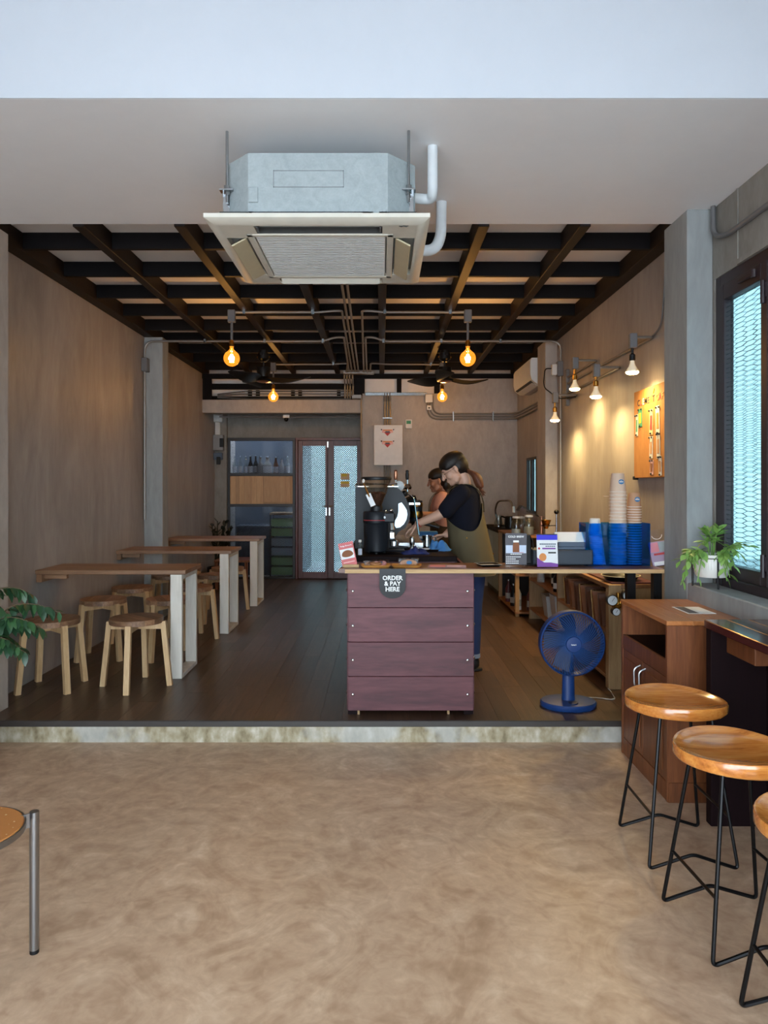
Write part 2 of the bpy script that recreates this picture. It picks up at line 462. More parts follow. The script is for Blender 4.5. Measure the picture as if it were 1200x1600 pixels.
# ------------------------------------------------------------------ mesh collecting
class MB:
    def __init__(self):
        self.v = []
        self.f = []
        self.M = Matrix.Identity(4)

    def set(self, M=None):
        self.M = M if M is not None else Matrix.Identity(4)
        return self

    def add(self, verts, faces):
        n = len(self.v)
        self.v += [tuple(self.M @ Vector(p)) for p in verts]
        self.f += [tuple(n + i for i in f) for f in faces]
        return self

    def box(self, x0, x1, y0, y1, z0, z1, c=0.0):
        if x1 < x0: x0, x1 = x1, x0
        if y1 < y0: y0, y1 = y1, y0
        if z1 < z0: z0, z1 = z1, z0
        if c <= 0:
            v = [(x, y, z) for z in (z0, z1) for y in (y0, y1) for x in (x0, x1)]
            f = [(0, 2, 3, 1), (4, 5, 7, 6), (0, 1, 5, 4), (2, 6, 7, 3), (0, 4, 6, 2), (1, 3, 7, 5)]
            return self.add(v, f)
        c = min(c, (x1 - x0) / 2.01, (y1 - y0) / 2.01, (z1 - z0) / 2.01)
        X, Y, Z = (x0, x1), (y0, y1), (z0, z1)
        v = []
        idx = {}
        for i in (0, 1):
            for j in (0, 1):
                for k in (0, 1):
                    sx, sy, sz = (1 if i == 0 else -1), (1 if j == 0 else -1), (1 if k == 0 else -1)
                    idx[(i, j, k, 'x')] = len(v); v.append((X[i], Y[j] + sy * c, Z[k] + sz * c))
                    idx[(i, j, k, 'y')] = len(v); v.append((X[i] + sx * c, Y[j], Z[k] + sz * c))
                    idx[(i, j, k, 'z')] = len(v); v.append((X[i] + sx * c, Y[j] + sy * c, Z[k]))
        f = []

        def quad(a, b, cc, d, flip):
            f.append((a, b, cc, d) if not flip else (d, cc, b, a))
        for i in (0, 1):
            quad(idx[(i, 0, 0, 'x')], idx[(i, 1, 0, 'x')], idx[(i, 1, 1, 'x')], idx[(i, 0, 1, 'x')], i == 0)
            quad(idx[(0, i, 0, 'y')], idx[(1, i, 0, 'y')], idx[(1, i, 1, 'y')], idx[(0, i, 1, 'y')], i == 1)
            quad(idx[(0, 0, i, 'z')], idx[(1, 0, i, 'z')], idx[(1, 1, i, 'z')], idx[(0, 1, i, 'z')], i == 0)
        for i in (0, 1):
            for j in (0, 1):
                quad(idx[(i, j, 0, 'x')], idx[(i, j, 1, 'x')], idx[(i, j, 1, 'y')], idx[(i, j, 0, 'y')], (i + j) % 2 == 0)
                quad(idx[(i, 0, j, 'x')], idx[(i, 1, j, 'x')], idx[(i, 1, j, 'z')], idx[(i, 0, j, 'z')], (i + j) % 2 == 1)
                quad(idx[(0, i, j, 'y')], idx[(1, i, j, 'y')], idx[(1, i, j, 'z')], idx[(0, i, j, 'z')], (i + j) % 2 == 0)
        for i in (0, 1):
            for j in (0, 1):
                for k in (0, 1):
                    t = (idx[(i, j, k, 'x')], idx[(i, j, k, 'y')], idx[(i, j, k, 'z')])
                    f.append(t if (i + j + k) % 2 == 0 else t[::-1])
        return self.add(v, f)

    def bar(self, p0, p1, w, h, up=(0, 0, 1)):
        """square bar between two points; w across, h along 'up'"""
        p0, p1 = Vector(p0), Vector(p1)
        d = (p1 - p0).normalized()
        up = Vector(up)
        s = d.cross(up)
        if s.length < 1e-5:
            s = d.cross(Vector((1, 0, 0)))
        s.normalize()
        u = s.cross(d).normalized()
        v = []
        for p in (p0, p1):
            for a, b in ((-1, -1), (1, -1), (1, 1), (-1, 1)):
                v.append(tuple(p + s * (a * w / 2) + u * (b * h / 2)))
        return self.add(v, [(0, 1, 2, 3), (7, 6, 5, 4), (0, 4, 5, 1), (1, 5, 6, 2), (2, 6, 7, 3), (3, 7, 4, 0)])

    def tube(self, pts, r, n=10, closed=False, cap=True):
        pts = [Vector(p) for p in pts]
        rs = r if isinstance(r, (list, tuple)) else [r] * len(pts)
        m = len(pts)
        v, f = [], []
        prev = None
        for i, p in enumerate(pts):
            if closed:
                d = pts[(i + 1) % m] - pts[i - 1]
            else:
                d = pts[min(i + 1, m - 1)] - pts[max(i - 1, 0)]
            d.normalize()
            if prev is None:
                a = Vector((0, 0, 1)) if abs(d.z) < 0.9 else Vector((1, 0, 0))
                s = d.cross(a).normalized()
            else:
                s = (prev - d * prev.dot(d))
                if s.length < 1e-6:
                    s = d.cross(Vector((0.3, 0.5, 0.8)))
                s.normalize()
            prev = s
            u = d.cross(s)
            for k in range(n):
                a = 2 * PI * k / n
                v.append(tuple(p + (s * math.cos(a) + u * math.sin(a)) * rs[i]))
        for i in range(m if closed else m - 1):
            j = (i + 1) % m
            for k in range(n):
                k2 = (k + 1) % n
                f.append((i * n + k, i * n + k2, j * n + k2, j * n + k))
        if cap and not closed:
            f.append(tuple(range(n - 1, -1, -1)))
            f.append(tuple((m - 1) * n + k for k in range(n)))
        return self.add(v, f)

    def cyl(self, p0, p1, r0, r1=None, n=20):
        return self.tube([p0, p1], [r0, r0 if r1 is None else r1], n)

    def lathe(self, prof, n=28, c=(0, 0, 0), cap0=True, cap1=True, sx=1.0, sy=1.0):
        v, f = [], []
        m = len(prof)
        for (r, z) in prof:
            for k in range(n):
                a = 2 * PI * k / n
                v.append((c[0] + r * math.cos(a) * sx, c[1] + r * math.sin(a) * sy, c[2] + z))
        for i in range(m - 1):
            for k in range(n):
                k2 = (k + 1) % n
                f.append((i * n + k, i * n + k2, (i + 1) * n + k2, (i + 1) * n + k))
        if cap0:
            f.append(tuple(range(n - 1, -1, -1)))
        if cap1:
            f.append(tuple((m - 1) * n + k for k in range(n)))
        return self.add(v, f)

    def ell(self, c, r, n=18, m=12, R=None):
        c = Vector(c)
        v, f = [], []
        for i in range(1, m):
            t = PI * i / m
            for k in range(n):
                a = 2 * PI * k / n
                p = Vector((r[0] * math.sin(t) * math.cos(a), r[1] * math.sin(t) * math.sin(a), r[2] * math.cos(t)))
                if R is not None:
                    p = R @ p
                v.append(tuple(c + p))
        top = len(v); pt = Vector((0, 0, r[2])); pb = Vector((0, 0, -r[2]))
        if R is not None:
            pt, pb = R @ pt, R @ pb
        v.append(tuple(c + pt)); v.append(tuple(c + pb))
        for i in range(m - 2):
            for k in range(n):
                k2 = (k + 1) % n
                f.append((i * n + k, (i + 1) * n + k, (i + 1) * n + k2, i * n + k2))
        for k in range(n):
            k2 = (k + 1) % n
            f.append((top, k, k2))
            f.append((top + 1, (m - 2) * n + k2, (m - 2) * n + k))
        return self.add(v, f)

    def prism(self, poly, axis, a0, a1):
        """extrude a 2-D outline along an axis: axis 'Y' takes (x, z) points, 'X' (y, z), 'Z' (x, y)"""
        def P(p, a):
            return {'Y': (p[0], a, p[1]), 'X': (a, p[0], p[1]), 'Z': (p[0], p[1], a)}[axis]
        n = len(poly)
        v = [P(p, a0) for p in poly] + [P(p, a1) for p in poly]
        f = [tuple(range(n)), tuple(range(2 * n - 1, n - 1, -1))]
        for i in range(n):
            j = (i + 1) % n
            f.append((i, n + i, n + j, j))
        return self.add(v, f)

    def rings(self, rings, cap=True):
        """skin a list of equal-length point rings"""
        n = len(rings[0])
        v = [tuple(p) for r in rings for p in r]
        f = []
        for i in range(len(rings) - 1):
            for k in range(n):
                k2 = (k + 1) % n
                f.append((i * n + k, i * n + k2, (i + 1) * n + k2, (i + 1) * n + k))
        if cap:
            f.append(tuple(range(n - 1, -1, -1)))
            f.append(tuple((len(rings) - 1) * n + k for k in range(n)))
        return self.add(v, f)

    def mesh(self, name, mat=None, angle=35, off=None, recalc=True):
        me = bpy.data.meshes.new(name)
        vs = self.v
        if off is not None:
            vs = [(p[0] - off[0], p[1] - off[1], p[2] - off[2]) for p in vs]
        me.from_pydata(vs, [], self.f)
        if recalc:
            bm = bmesh.new()
            bm.from_mesh(me)
            bmesh.ops.recalc_face_normals(bm, faces=bm.faces)
            bm.to_mesh(me)
            bm.free()
        me.polygons.foreach_set('use_smooth', [True] * len(me.polygons))
        me.set_sharp_from_angle(angle=math.radians(angle))
        if mat:
            me.materials.append(MATS[mat] if isinstance(mat, str) else mat)
        return me


def link(name, data, parent=None):
    o = bpy.data.objects.new(name, data)
    COL.objects.link(o)
    if parent is not None:
        o.parent = parent
    return o


def root_loc(o):
    while o.parent is not None:
        o = o.parent
    return o.location


def part(name, mb, mat, parent, world=True, angle=35, label=None):
    """one mesh under a thing; world = the points are given in room coordinates"""
    off = root_loc(parent) if world else None
    o = link(name, mb.mesh(name, mat, angle, off), parent)
    if label:
        o['label'] = label
    return o


def tag(o, label, cat=None, group=None, kind=None):
    o['label'] = label
    if cat:
        o['category'] = cat
    if group:
        o['group'] = group
    if kind:
        o['kind'] = kind
    return o


def thing(name, loc, label, cat, group=None, rz=0.0):
    o = link(name, None)
    o.empty_display_size = 0.05
    o.location = loc
    o.rotation_euler = (0, 0, rz)
    return tag(o, label, cat, group)


def single(name, mb, mat, label, cat, group=None, org=None, angle=35):
    """a thing that is one mesh"""
    o = link(name, mb.mesh(name, mat, angle, org))
    if org is not None:
        o.location = org
    return tag(o, label, cat, group)


def struct(name, mb, mat, label, parent=None, angle=35):
    o = link(name, mb.mesh(name, mat, angle), parent)
    if parent is None:
        tag(o, label, None, None, 'structure')
    return o


def copy_tree(o, parent=None):
    c = o.copy()
    COL.objects.link(c)
    c.parent = parent
    for ch in [x for x in bpy.data.objects if x.parent == o]:
        copy_tree(ch, c)
    return c


def children_map():
    d = {}
    for x in bpy.data.objects:
        if x.parent is not None:
            d.setdefault(x.parent.name, []).append(x)
    return d


def text(s, size, name, parent, mat, loc, rot=(PI / 2, 0, 0), thick=0.0004, bold=0.0, align='CENTER', spacing=1.0, line=0.85):
    """lettering as a thin mesh of its own"""
    cu = bpy.data.curves.new('t', 'FONT')
    cu.body = s
    cu.size = size
    cu.align_x = align
    cu.align_y = 'CENTER'
    cu.extrude = thick
    cu.offset = bold
    cu.space_character = spacing
    cu.space_line = line
    cu.resolution_u = 2
    t = bpy.data.objects.new('t', cu)
    COL.objects.link(t)
    dg = bpy.context.evaluated_depsgraph_get()
    me = bpy.data.meshes.new_from_object(t.evaluated_get(dg))
    bpy.data.objects.remove(t, do_unlink=True)
    bpy.data.curves.remove(cu)
    me.materials.clear()
    me.materials.append(MATS[mat])
    rl = root_loc(parent)
    M = Matrix.Translation(Vector(loc) - Vector(rl)) @ Euler(rot).to_matrix().to_4x4()
    me.transform(M)
    me.name = name
    return link(name, me, parent)


def bend(pts, r, seg=6):
    """polyline with rounded corners of radius r"""
    pts = [Vector(p) for p in pts]
    out = [pts[0]]
    for i in range(1, len(pts) - 1):
        a, b, c = pts[i - 1], pts[i], pts[i + 1]
        d1, d2 = (a - b), (c - b)
        rr = min(r, d1.length * 0.49, d2.length * 0.49)
        p1, p2 = b + d1.normalized() * rr, b + d2.normalized() * rr
        for k in range(seg + 1):
            t = k / seg
            out.append(p1 * (1 - t) ** 2 + b * 2 * t * (1 - t) + p2 * t * t)
    out.append(pts[-1])
    return out


def remeshed(mb, name, voxel, mat, parent=None, off=None, smooth=4, factor=0.5):
    """melt overlapping closed volumes into one continuous skin"""
    me = mb.mesh(name, None, 180, off)
    o = bpy.data.objects.new('tmp', me)
    COL.objects.link(o)
    md = o.modifiers.new('r', 'REMESH')
    md.mode = 'VOXEL'
    md.voxel_size = voxel
    md.use_smooth_shade = True
    sm = o.modifiers.new('s', 'SMOOTH')
    sm.iterations = smooth
    sm.factor = factor
    dg = bpy.context.evaluated_depsgraph_get()
    out = bpy.data.meshes.new_from_object(o.evaluated_get(dg))
    bpy.data.objects.remove(o, do_unlink=True)
    bpy.data.meshes.remove(me)
    out.name = name
    out.polygons.foreach_set('use_smooth', [True] * len(out.polygons))
    out.materials.clear()
    out.materials.append(MATS[mat])
    return link(name, out, parent)
# ================================================================== THE SETTING
rnd = random.Random(7)

# unseen street ground, added pale to bounce daylight onto the ceiling, yard ground behind
struct('street_ground', MB().box(-14, 14, -14, Y_FRONT - 0.02, -0.32, -0.27).box(XR + 0.16, 14, Y_FRONT, 16, -0.32, -0.27), 'street',
       'unseen pale street surface bouncing daylight in at the shop front')
struct('floor', MB().box(XL - 0.15, XR + 0.15, Y_FRONT, 4.3, ZF - 0.12, ZF), 'polished_floor',
       'polished tan concrete floor of the front room')

# raised timber floor: a base with planks
fl = struct('floor_raised', MB().box(XL, XR, 4.135, 10.6, ZF, -0.006), 'plank_gap', 'dark timber plank floor one step up')
PW = 0.1306
nx = 33
meshes = {}


def plank(i, y0, y1):
    w = (XR - XL) / nx
    key = (round(y1 - y0, 3), i % 3)
    if key not in meshes:
        dz = (0.0, 0.0003, 0.0005)[i % 3]
        meshes[key] = MB().box(0.0003, w - 0.0003, 0.0003, y1 - y0 - 0.0003, -0.006, -dz, 0.0005).mesh('plank', 'plank')
    o = link('plank', meshes[key], fl)
    o.location = (XL + i * w, y0, 0)


Y0P, Y1P = 4.135, 10.55
for i in range(nx):
    first = (0.35, 0.85, 0.55, 1.1, 0.7, 0.2, 0.95)[i % 7]
    y = Y0P
    nxt = Y0P + first
    while y < Y1P - 1e-4:
        e = min(nxt, Y1P)
        if Y1P - e < 0.15:
            e = Y1P
        plank(i, y, e)
        y = e
        nxt = e + 1.2
struct('trim_1', MB().box(XL, XR, Y_STEP, 4.134, -0.034, 0.0015, 0.004), 'nosing', 'dark strip along the edge of the step')
struct('wall_step', MB().box(XL, XR, 4.122, 4.135, ZF, -0.0345), 'step_plaster', 'weathered pale plaster riser of the step')

struct('wall_left', MB().box(XL - 0.15, XL, Y_FRONT, 12.0, ZF, 4.0), 'wall_cement', 'brown grey cement wall beside the timber tables')
WZ0, WZ1, WY0, WY1 = 0.82, 2.515, 0.86, 3.965
SY0, SY1, SZ0, SZ1 = 8.53, 9.10, 1.03, 1.72
wr = MB()
wr.box(XR, XR + 0.07, Y_FRONT, WY0, ZF, 4.0).box(XR, XR + 0.07, WY0, WY1, WZ1, 4.0).box(XR, XR + 0.07, WY0, WY1, ZF, WZ0)
wr.box(XR, XR + 0.07, WY1, 4.0, ZF, 4.0)
struct('wall_window', wr, 'upper_cement', 'grey cement wall around the big metal window')
wr = MB()
wr.box(XR, XR + 0.05, 4.0, SY0, ZF, 4.0).box(XR, XR + 0.05, SY1, 10.6, ZF, 4.0)
wr.box(XR, XR + 0.05, SY0, SY1, ZF, SZ0).box(XR, XR + 0.05, SY0, SY1, SZ1, 4.0)
struct('wall_right', wr, 'wall_cement', 'brown grey cement wall lit by bare lamps')
struct('window_sill', MB().box(1.715, XR, WY0 - 0.1, 3.985, ZF, 0.82, 0.006), 'pillar_cement', 'grey cement ledge under the window')
# crack line and ridge on the upper window wall
struct('trim_2', MB().box(XR - 0.006, XR - 0.0002, 3.70, 3.715, WZ1 + 0.02, Z_CEIL).box(XR - 0.012, XR - 0.0002, WY0, 3.70, WZ1, WZ1 + 0.025), 'upper_cement',
       'thin cement ridges above the window')
struct('pillar', MB().box(1.715, XR, 3.986, 4.31, ZF, Z_CEIL, 0.004), 'pillar_cement', 'grey cement pillar between window and cork board')
struct('pillar', MB().box(XL, -2.30, 3.6, 4.38, ZF, Z_CEIL, 0.004), 'rear_cement', 'grey cement pillar beside the leafy plant')
struct('pillar', MB().box(XL, -2.258, 7.33, 7.53, 0, 2.90, 0.004), 'pillar_cement', 'grey cement pillar behind the second timber table')
struct('pillar', MB().box(1.73, XR, 7.5, 7.87, 0, 2.90, 0.004), 'rear_cement', 'cement pillar beside the wall air conditioner')

# rear walls
wb = MB()
wb.box(-0.26, 0.80, Y_BACK, Y_BACK + 0.15, 0, 2.63).box(0.80, XR, Y_BACK, Y_BACK + 0.15, 0, 2.95)
wb.box(-0.26, -0.14, Y_BACK + 0.15, 10.6, 0, 2.95)
struct('wall_back', wb, 'rear_cement', 'cement rear wall behind the coffee bar')
struct('wall_header', MB().box(XL, -0.2605, Y_BACK, Y_BACK + 0.18, 2.367, 2.545), 'rear_cement', 'cement lintel over the recess with doors')
wrec = MB()
wrec.box(XL, -2.27, 10.42, 10.6, 0, 2.545).box(-2.27, -0.26, 10.5, 10.6, 2.075, 2.545)
struct('wall_recess', wrec, 'upper_cement', 'grey cement wall over the meshed doors')
struct('ceiling_recess', MB().box(XL, -0.26, 9.9, 10.6, 2.55, 2.62).box(-0.26, XR, 9.9, 10.6, 2.95, 3.05), 'dark_joist', 'dark board over the door recess')
# white boards in the gap above the rear walls
gap = struct('wall_gap', MB().box(XL, -0.26, 10.0, 10.03, 2.62, 3.04).box(-0.26, 0.80, Y_BACK + 0.06, Y_BACK + 0.09, 2.63, 3.04), 'deck_board',
             'white boards in the gap above the rear wall')
struct('beam', MB().box(XL, -0.26, 9.78, 9.84, 2.70, 2.775), 'dark_joist', '', gap)
struct('beam', MB().box(XL, XR, 9.70, 9.76, 2.835, 2.90), 'dark_joist', '', gap)
for xx in (-2.44, -1.86, -1.75, -1.26, -1.16, -0.62):
    struct('post', MB().box(xx, xx + 0.05, 9.9, 9.95, 2.545, 2.70), 'dark_joist', '', gap)
for x0, x1 in ((XL + 0.001, -2.33), (-0.40, -0.23), (0.21, 0.275), (0.725, 0.80)):
    struct('post', MB().box(x0, x1, 9.725, 9.775, 2.63 if x0 > -0.3 else 2.545, 2.835), 'dark_joist', '', gap)
struct('trim_3', MB().box(-0.22, 0.62, Y_BACK - 0.03, Y_BACK + 0.04, 2.60, 2.64, 0.003), 'steel', 'bright metal channel on top of the rear wall')

# storeroom and yard behind the rear panels
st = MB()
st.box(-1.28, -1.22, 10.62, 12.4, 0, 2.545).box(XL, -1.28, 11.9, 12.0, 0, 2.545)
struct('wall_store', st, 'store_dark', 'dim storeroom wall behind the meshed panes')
struct('wall_yard', MB().box(-1.28, 0.6, 12.9, 13.0, -0.2, 2.4), 'yard_render', 'pale yard wall behind the doors')
struct('yard_ground', MB().box(XL - 0.2, 3, 10.6, 14, -0.1, -0.005), 'street', 'pale yard surface behind the doors')

# ceilings
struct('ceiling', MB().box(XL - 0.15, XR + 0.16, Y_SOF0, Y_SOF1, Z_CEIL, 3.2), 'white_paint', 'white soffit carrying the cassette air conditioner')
struct('wall_fascia', MB().box(XL - 0.15, XR + 0.16, Y_SOF0 - 0.005, Y_SOF0 + 0.25, Z_CEIL + 0.0005, 4.0), 'fascia_white_dimmed', 'bright white fascia across the top of the room')
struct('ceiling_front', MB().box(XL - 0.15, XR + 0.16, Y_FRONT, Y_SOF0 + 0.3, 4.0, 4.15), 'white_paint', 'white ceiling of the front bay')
struct('wall_front', MB().box(XL - 0.15, XR + 0.16, Y_FRONT - 0.15, Y_FRONT, 2.65, 4.15), 'white_paint', 'unseen lintel over the open shop front, lowered to dim the fascia')  # out of view; underside brought low to keep light off the fascia
deck = struct('ceiling_deck', MB().box(XL - 0.15, XR + 0.16, Y_SOF1 - 0.06, 10.05, 3.025, 3.12), 'deck_board', 'pale boards over a grid of dark timber beams')
bx = [XL + 0.05 + (XR - XL - 0.1) * k / 7 for k in range(8)]
for k, x in enumerate(bx):
    w = 0.05 if k in (0, 7) else 0.033
    struct('beam', MB().box(x - w, x + w, Y_SOF1 + 0.001, 9.698, 2.90, 3.024, 0.003), 'dark_beam', '', deck)
for k in range(9):
    y = 4.655 + 0.603 * k
    struct('joist', MB().box(XL + 0.002, XR - 0.002, y, y + 0.034, 2.917, 3.0235), 'dark_joist', '', deck)

# ------------------------------------------------------------------ window with security mesh
w1 = link('window_1', None)
tag(w1, 'dark metal casement window with honeycomb security mesh', None, None, 'structure')


def hexmesh(mb, y0, y1, z0, z1, x, a=0.055, b=0.048, h=0.0255, t=0.0017):
    """flat-topped honeycomb of thin wire in the plane X = x"""
    cols = int((y1 - y0) / (a + b)) + 2
    rows = int((z1 - z0) / h) + 2
    for c in range(cols):
        ys = y0 + c * (a + b)
        for r_ in range(rows):
            z = z0 + r_ * h + (h / 2 if c % 2 else 0)
            segs = [((ys, z), (ys + a, z)), ((ys + a, z), (ys + a + b, z + h / 2)), ((ys + a, z), (ys + a + b, z - h / 2))]
            for (p, q) in segs:
                (ya, za), (yb, zb) = p, q
                if ya >= y1 or za > z1 or zb > z1 or zb < z0 or za < z0:
                    continue
                if yb > y1:
                    tt = (y1 - ya) / (yb - ya)
                    yb, zb = y1, za + (zb - za) * tt
                mb.bar((x, ya, za), (x, yb, zb), t, t, (1, 0, 0))


fr = MB()
X0 = XR + 0.005
fr.box(X0, X0 + 0.07, WY1 - 0.055, WY1, WZ0, WZ1, 0.004).box(X0, X0 + 0.07, WY0, WY0 + 0.055, WZ0, WZ1, 0.004)
fr.box(X0, X0 + 0.07, WY0 + 0.055, WY1 - 0.055, WZ1 - 0.06, WZ1, 0.004).box(X0 - 0.02, X0 + 0.07, WY0 + 0.055, WY1 - 0.055, WZ0, WZ0 + 0.05, 0.004)
link('window_frame', fr.mesh('window_frame', 'window_frame'), w1)
NCAS = 6
cw = (WY1 - WY0 - 0.11) / NCAS
for c in range(NCAS):
    y1 = WY1 - 0.055 - c * cw
    y0 = y1 - cw
    z0, z1 = WZ0 + 0.05, WZ1 - 0.06
    s = MB()
    e = 0.062
    s.box(X0 - 0.012, X0 + 0.045, y0 + 0.002, y0 + e, z0, z1, 0.004).box(X0 - 0.012, X0 + 0.045, y1 - e, y1 - 0.002, z0, z1, 0.004)
    s.box(X0 - 0.012, X0 + 0.045, y0 + e, y1 - e, z1 - 0.085, z1, 0.004).box(X0 - 0.012, X0 + 0.045, y0 + e, y1 - e, z0, z0 + 0.07, 0.004)
    cas = link('casement', s.mesh('casement', 'window_frame'), w1)
    link('pane', MB().box(X0 + 0.028, X0 + 0.032, y0 + e, y1 - e, z0 + 0.07, z1 - 0.085).mesh('pane', 'window_glass'), cas)
    hm = MB()
    hexmesh(hm, y0 + e, y1 - e, z0 + 0.07, z1 - 0.085, X0 + 0.006)
    hexmesh(hm, y0 + e, y1 - e, z0 + 0.078, z1 - 0.085, X0 + 0.055)
    o = link('security_mesh', hm.mesh('security_mesh', 'mesh_steel', recalc=False), cas)
    o['kind'] = 'stuff'
    hg = MB()
    for zz in (z0 + 0.1, z1 - 0.16):
        hg.cyl((X0 - 0.024, y0 + 0.02, zz - 0.05), (X0 - 0.024, y0 + 0.02, zz + 0.06), 0.011, n=10)
        hg.box(X0 - 0.02, X0 - 0.012, y0 + 0.004, y0 + 0.05, zz - 0.02, zz + 0.05)
    link('hinge', hg.mesh('hinge', 'window_frame'), cas)
    la = MB().box(X0 - 0.03, X0 - 0.012, y0 + 0.1, y0 + 0.26, z1 - 0.05, z1 - 0.025, 0.005).cyl((X0 - 0.02, y0 + 0.11, z1 - 0.06), (X0 - 0.02, y0 + 0.11, z1 - 0.02), 0.014, n=10)
    link('latch', la.mesh('latch', 'window_frame'), cas)

# slim slit window on the right wall near the sink
w2 = link('window_2', None)
tag(w2, 'slim window of two bright upright slits beside the sink', None, None, 'structure')
fr = MB()
fr.box(XR - 0.004, XR + 0.03, SY0, SY0 + 0.03, SZ0, SZ1).box(XR - 0.004, XR + 0.03, SY1 - 0.03, SY1, SZ0, SZ1)
fr.box(XR - 0.004, XR + 0.03, SY0 + 0.03, SY1 - 0.03, SZ0, SZ0 + 0.03).box(XR - 0.004, XR + 0.03, SY0 + 0.03, SY1 - 0.03, SZ1 - 0.03, SZ1)
fr.box(XR - 0.004, XR + 0.03, 8.77, 8.85, SZ0 + 0.03, SZ1 - 0.03)
link('window_frame', fr.mesh('window_frame', 'black_frame'), w2)
for (a, b_) in ((SY0 + 0.03, 8.77), (8.85, SY1 - 0.03)):
    link('pane', MB().box(XR + 0.01, XR + 0.014, a, b_, SZ0 + 0.03, SZ1 - 0.03).mesh('pane', 'window_glass'), w2)

# ------------------------------------------------------------------ rear doors and meshed panes
YD = 10.44


def lattice(mb, x0, x1, z0, z1, y, p, w, t=0.002, slope=1.0):
    """crossing diagonal strips clipped to a rectangle"""
    W, H = x1 - x0, z1 - z0
    for sgn in (1, -1):
        k = -int(W * slope / p) - 1
        while k * p < H + p:
            zs = k * p
            pts = []
            # line z = zs + slope*u  (u from 0..W), mirrored when sgn < 0
            u0 = max(0.0, -zs / slope)
            u1 = min(W, (H - zs) / slope)
            if u1 - u0 > 1e-3:
                a = (u0, zs + slope * u0)
                b_ = (u1, zs + slope * u1)
                if sgn < 0:
                    a = (W - a[0], a[1]); b_ = (W - b_[0], b_[1])
                mb.bar((x0 + a[0], y, z0 + a[1]), (x0 + b_[0], y, z0 + b_[1]), w, t, (0, 1, 0))
            k += 1


d1 = link('door_1', None)
tag(d1, 'pair of dark red doors with glass behind white dotted mesh', None, None, 'structure')
kx = YD / F
fr = MB().box(-1.262, -0.262, YD - 0.02, YD + 0.09, 2.035, 2.075, 0.004).box(-1.262, -1.228, YD - 0.02, YD + 0.09, 0, 2.035, 0.004).box(-0.298, -0.262, YD - 0.02, YD + 0.09, 0, 2.035, 0.004)
fr.box(-0.81, -0.77, YD + 0.046, YD + 0.06, 0.0, 2.034).box(-1.228, -0.298, YD + 0.046, YD + 0.06, 0.0, 0.04).box(-1.24, -1.21, YD + 0.046, YD + 0.06, 0.04, 2.034).box(-0.315, -0.285, YD + 0.046, YD + 0.06, 0.04, 2.034).box(-1.21, -0.315, YD + 0.046, YD + 0.06, 2.01, 2.034)
link('door_frame', fr.mesh('door_frame', 'door_red'), d1)
for (lx0, lx1, gx0, gx1) in ((-1.224, -0.793, -1.160, -0.826), (-0.789, -0.302, -0.698, -0.360)):
    gz0, gz1 = 0.10, 1.955
    lf = MB()
    lf.box(lx0, gx0, YD, YD + 0.045, 0.008, 2.03, 0.003).box(gx1, lx1, YD, YD + 0.045, 0.008, 2.03, 0.003)
    lf.box(gx0, gx1, YD, YD + 0.045, 0.008, gz0, 0.003).box(gx0, gx1, YD, YD + 0.045, gz1, 2.03, 0.003)
    leaf_o = link('door_leaf', lf.mesh('door_leaf', 'door_red'), d1)
    link('pane', MB().box(gx0, gx1, YD + 0.03, YD + 0.034, gz0, gz1).mesh('pane', 'door_glass'), leaf_o)
    lt = MB()
    lattice(lt, gx0, gx1, gz0, gz1, YD + 0.014, 0.0315, 0.0098)
    o = link('door_mesh', lt.mesh('door_mesh', 'door_mesh_steel', recalc=False), leaf_o)
    o['kind'] = 'stuff'
hd = MB()
for xx in (-0.812, -0.762):
    hd.box(xx - 0.012, xx + 0.012, YD - 0.012, YD, 0.93, 1.05, 0.003).tube(bend([(xx, YD - 0.012, 1.07), (xx, YD - 0.05, 1.07), (xx + (0.05 if xx > -0.79 else -0.05), YD - 0.05, 1.07)], 0.015), 0.008)
link('handle', hd.mesh('handle', 'steel'), d1)
link('bolt', MB().box(-0.80, -0.775, YD - 0.015, YD, 1.93, 2.02, 0.003).mesh('bolt', 'steel'), d1)
nt_ = MB().box(-0.60, -0.47, YD + 0.004, YD + 0.006, 1.46, 1.55).box(-0.60, -0.47, YD + 0.004, YD + 0.006, 1.35, 1.435)
link('notice', nt_.mesh('notice', 'beige_print'), d1)
nt_ = MB().box(-0.585, -0.51, YD + 0.001, YD + 0.0035, 1.505, 1.545).box(-0.595, -0.475, YD + 0.001, YD + 0.0035, 1.40, 1.43)
link('notice_print', nt_.mesh('notice_print', 'yellow_print'), d1)

# framed panes left of the doors
w3 = link('window_3', None)
tag(w3, 'black framed panes with a timber panel beside the rear doors', None, None, 'structure')
PX0, PX1 = -2.262, -1.266
zs = [0.0, 0.03, 1.06, 1.10, 1.515, 1.555, 2.03, 2.075]
fr = MB()
for a, b_ in ((0, 1), (2, 3), (4, 5), (6, 7)):
    fr.box(PX0, PX1, YD, YD + 0.06, zs[a], zs[b_], 0.003)
fr.box(PX0, PX0 + 0.035, YD + 0.001, YD + 0.059, 0.03, 2.03, 0.003).box(PX1 - 0.04, PX1, YD + 0.001, YD + 0.059, 0.03, 2.03, 0.003)
link('window_frame', fr.mesh('window_frame', 'black_frame'), w3)
for (a, b_) in ((0.03, 1.06), (1.555, 2.03)):
    p = link('pane', MB().box(PX0 + 0.035, PX1 - 0.04, YD + 0.04, YD + 0.044, a, b_).mesh('pane', 'store_glass'), w3)
    lt = MB()
    lattice(lt, PX0 + 0.035, PX1 - 0.04, a, b_, YD + 0.02, 0.024, 0.0026, slope=0.42)
    o = link('pane_mesh', lt.mesh('pane_mesh', 'pane_mesh_steel', recalc=False), p)
    o['kind'] = 'stuff'
x = PX0 + 0.036
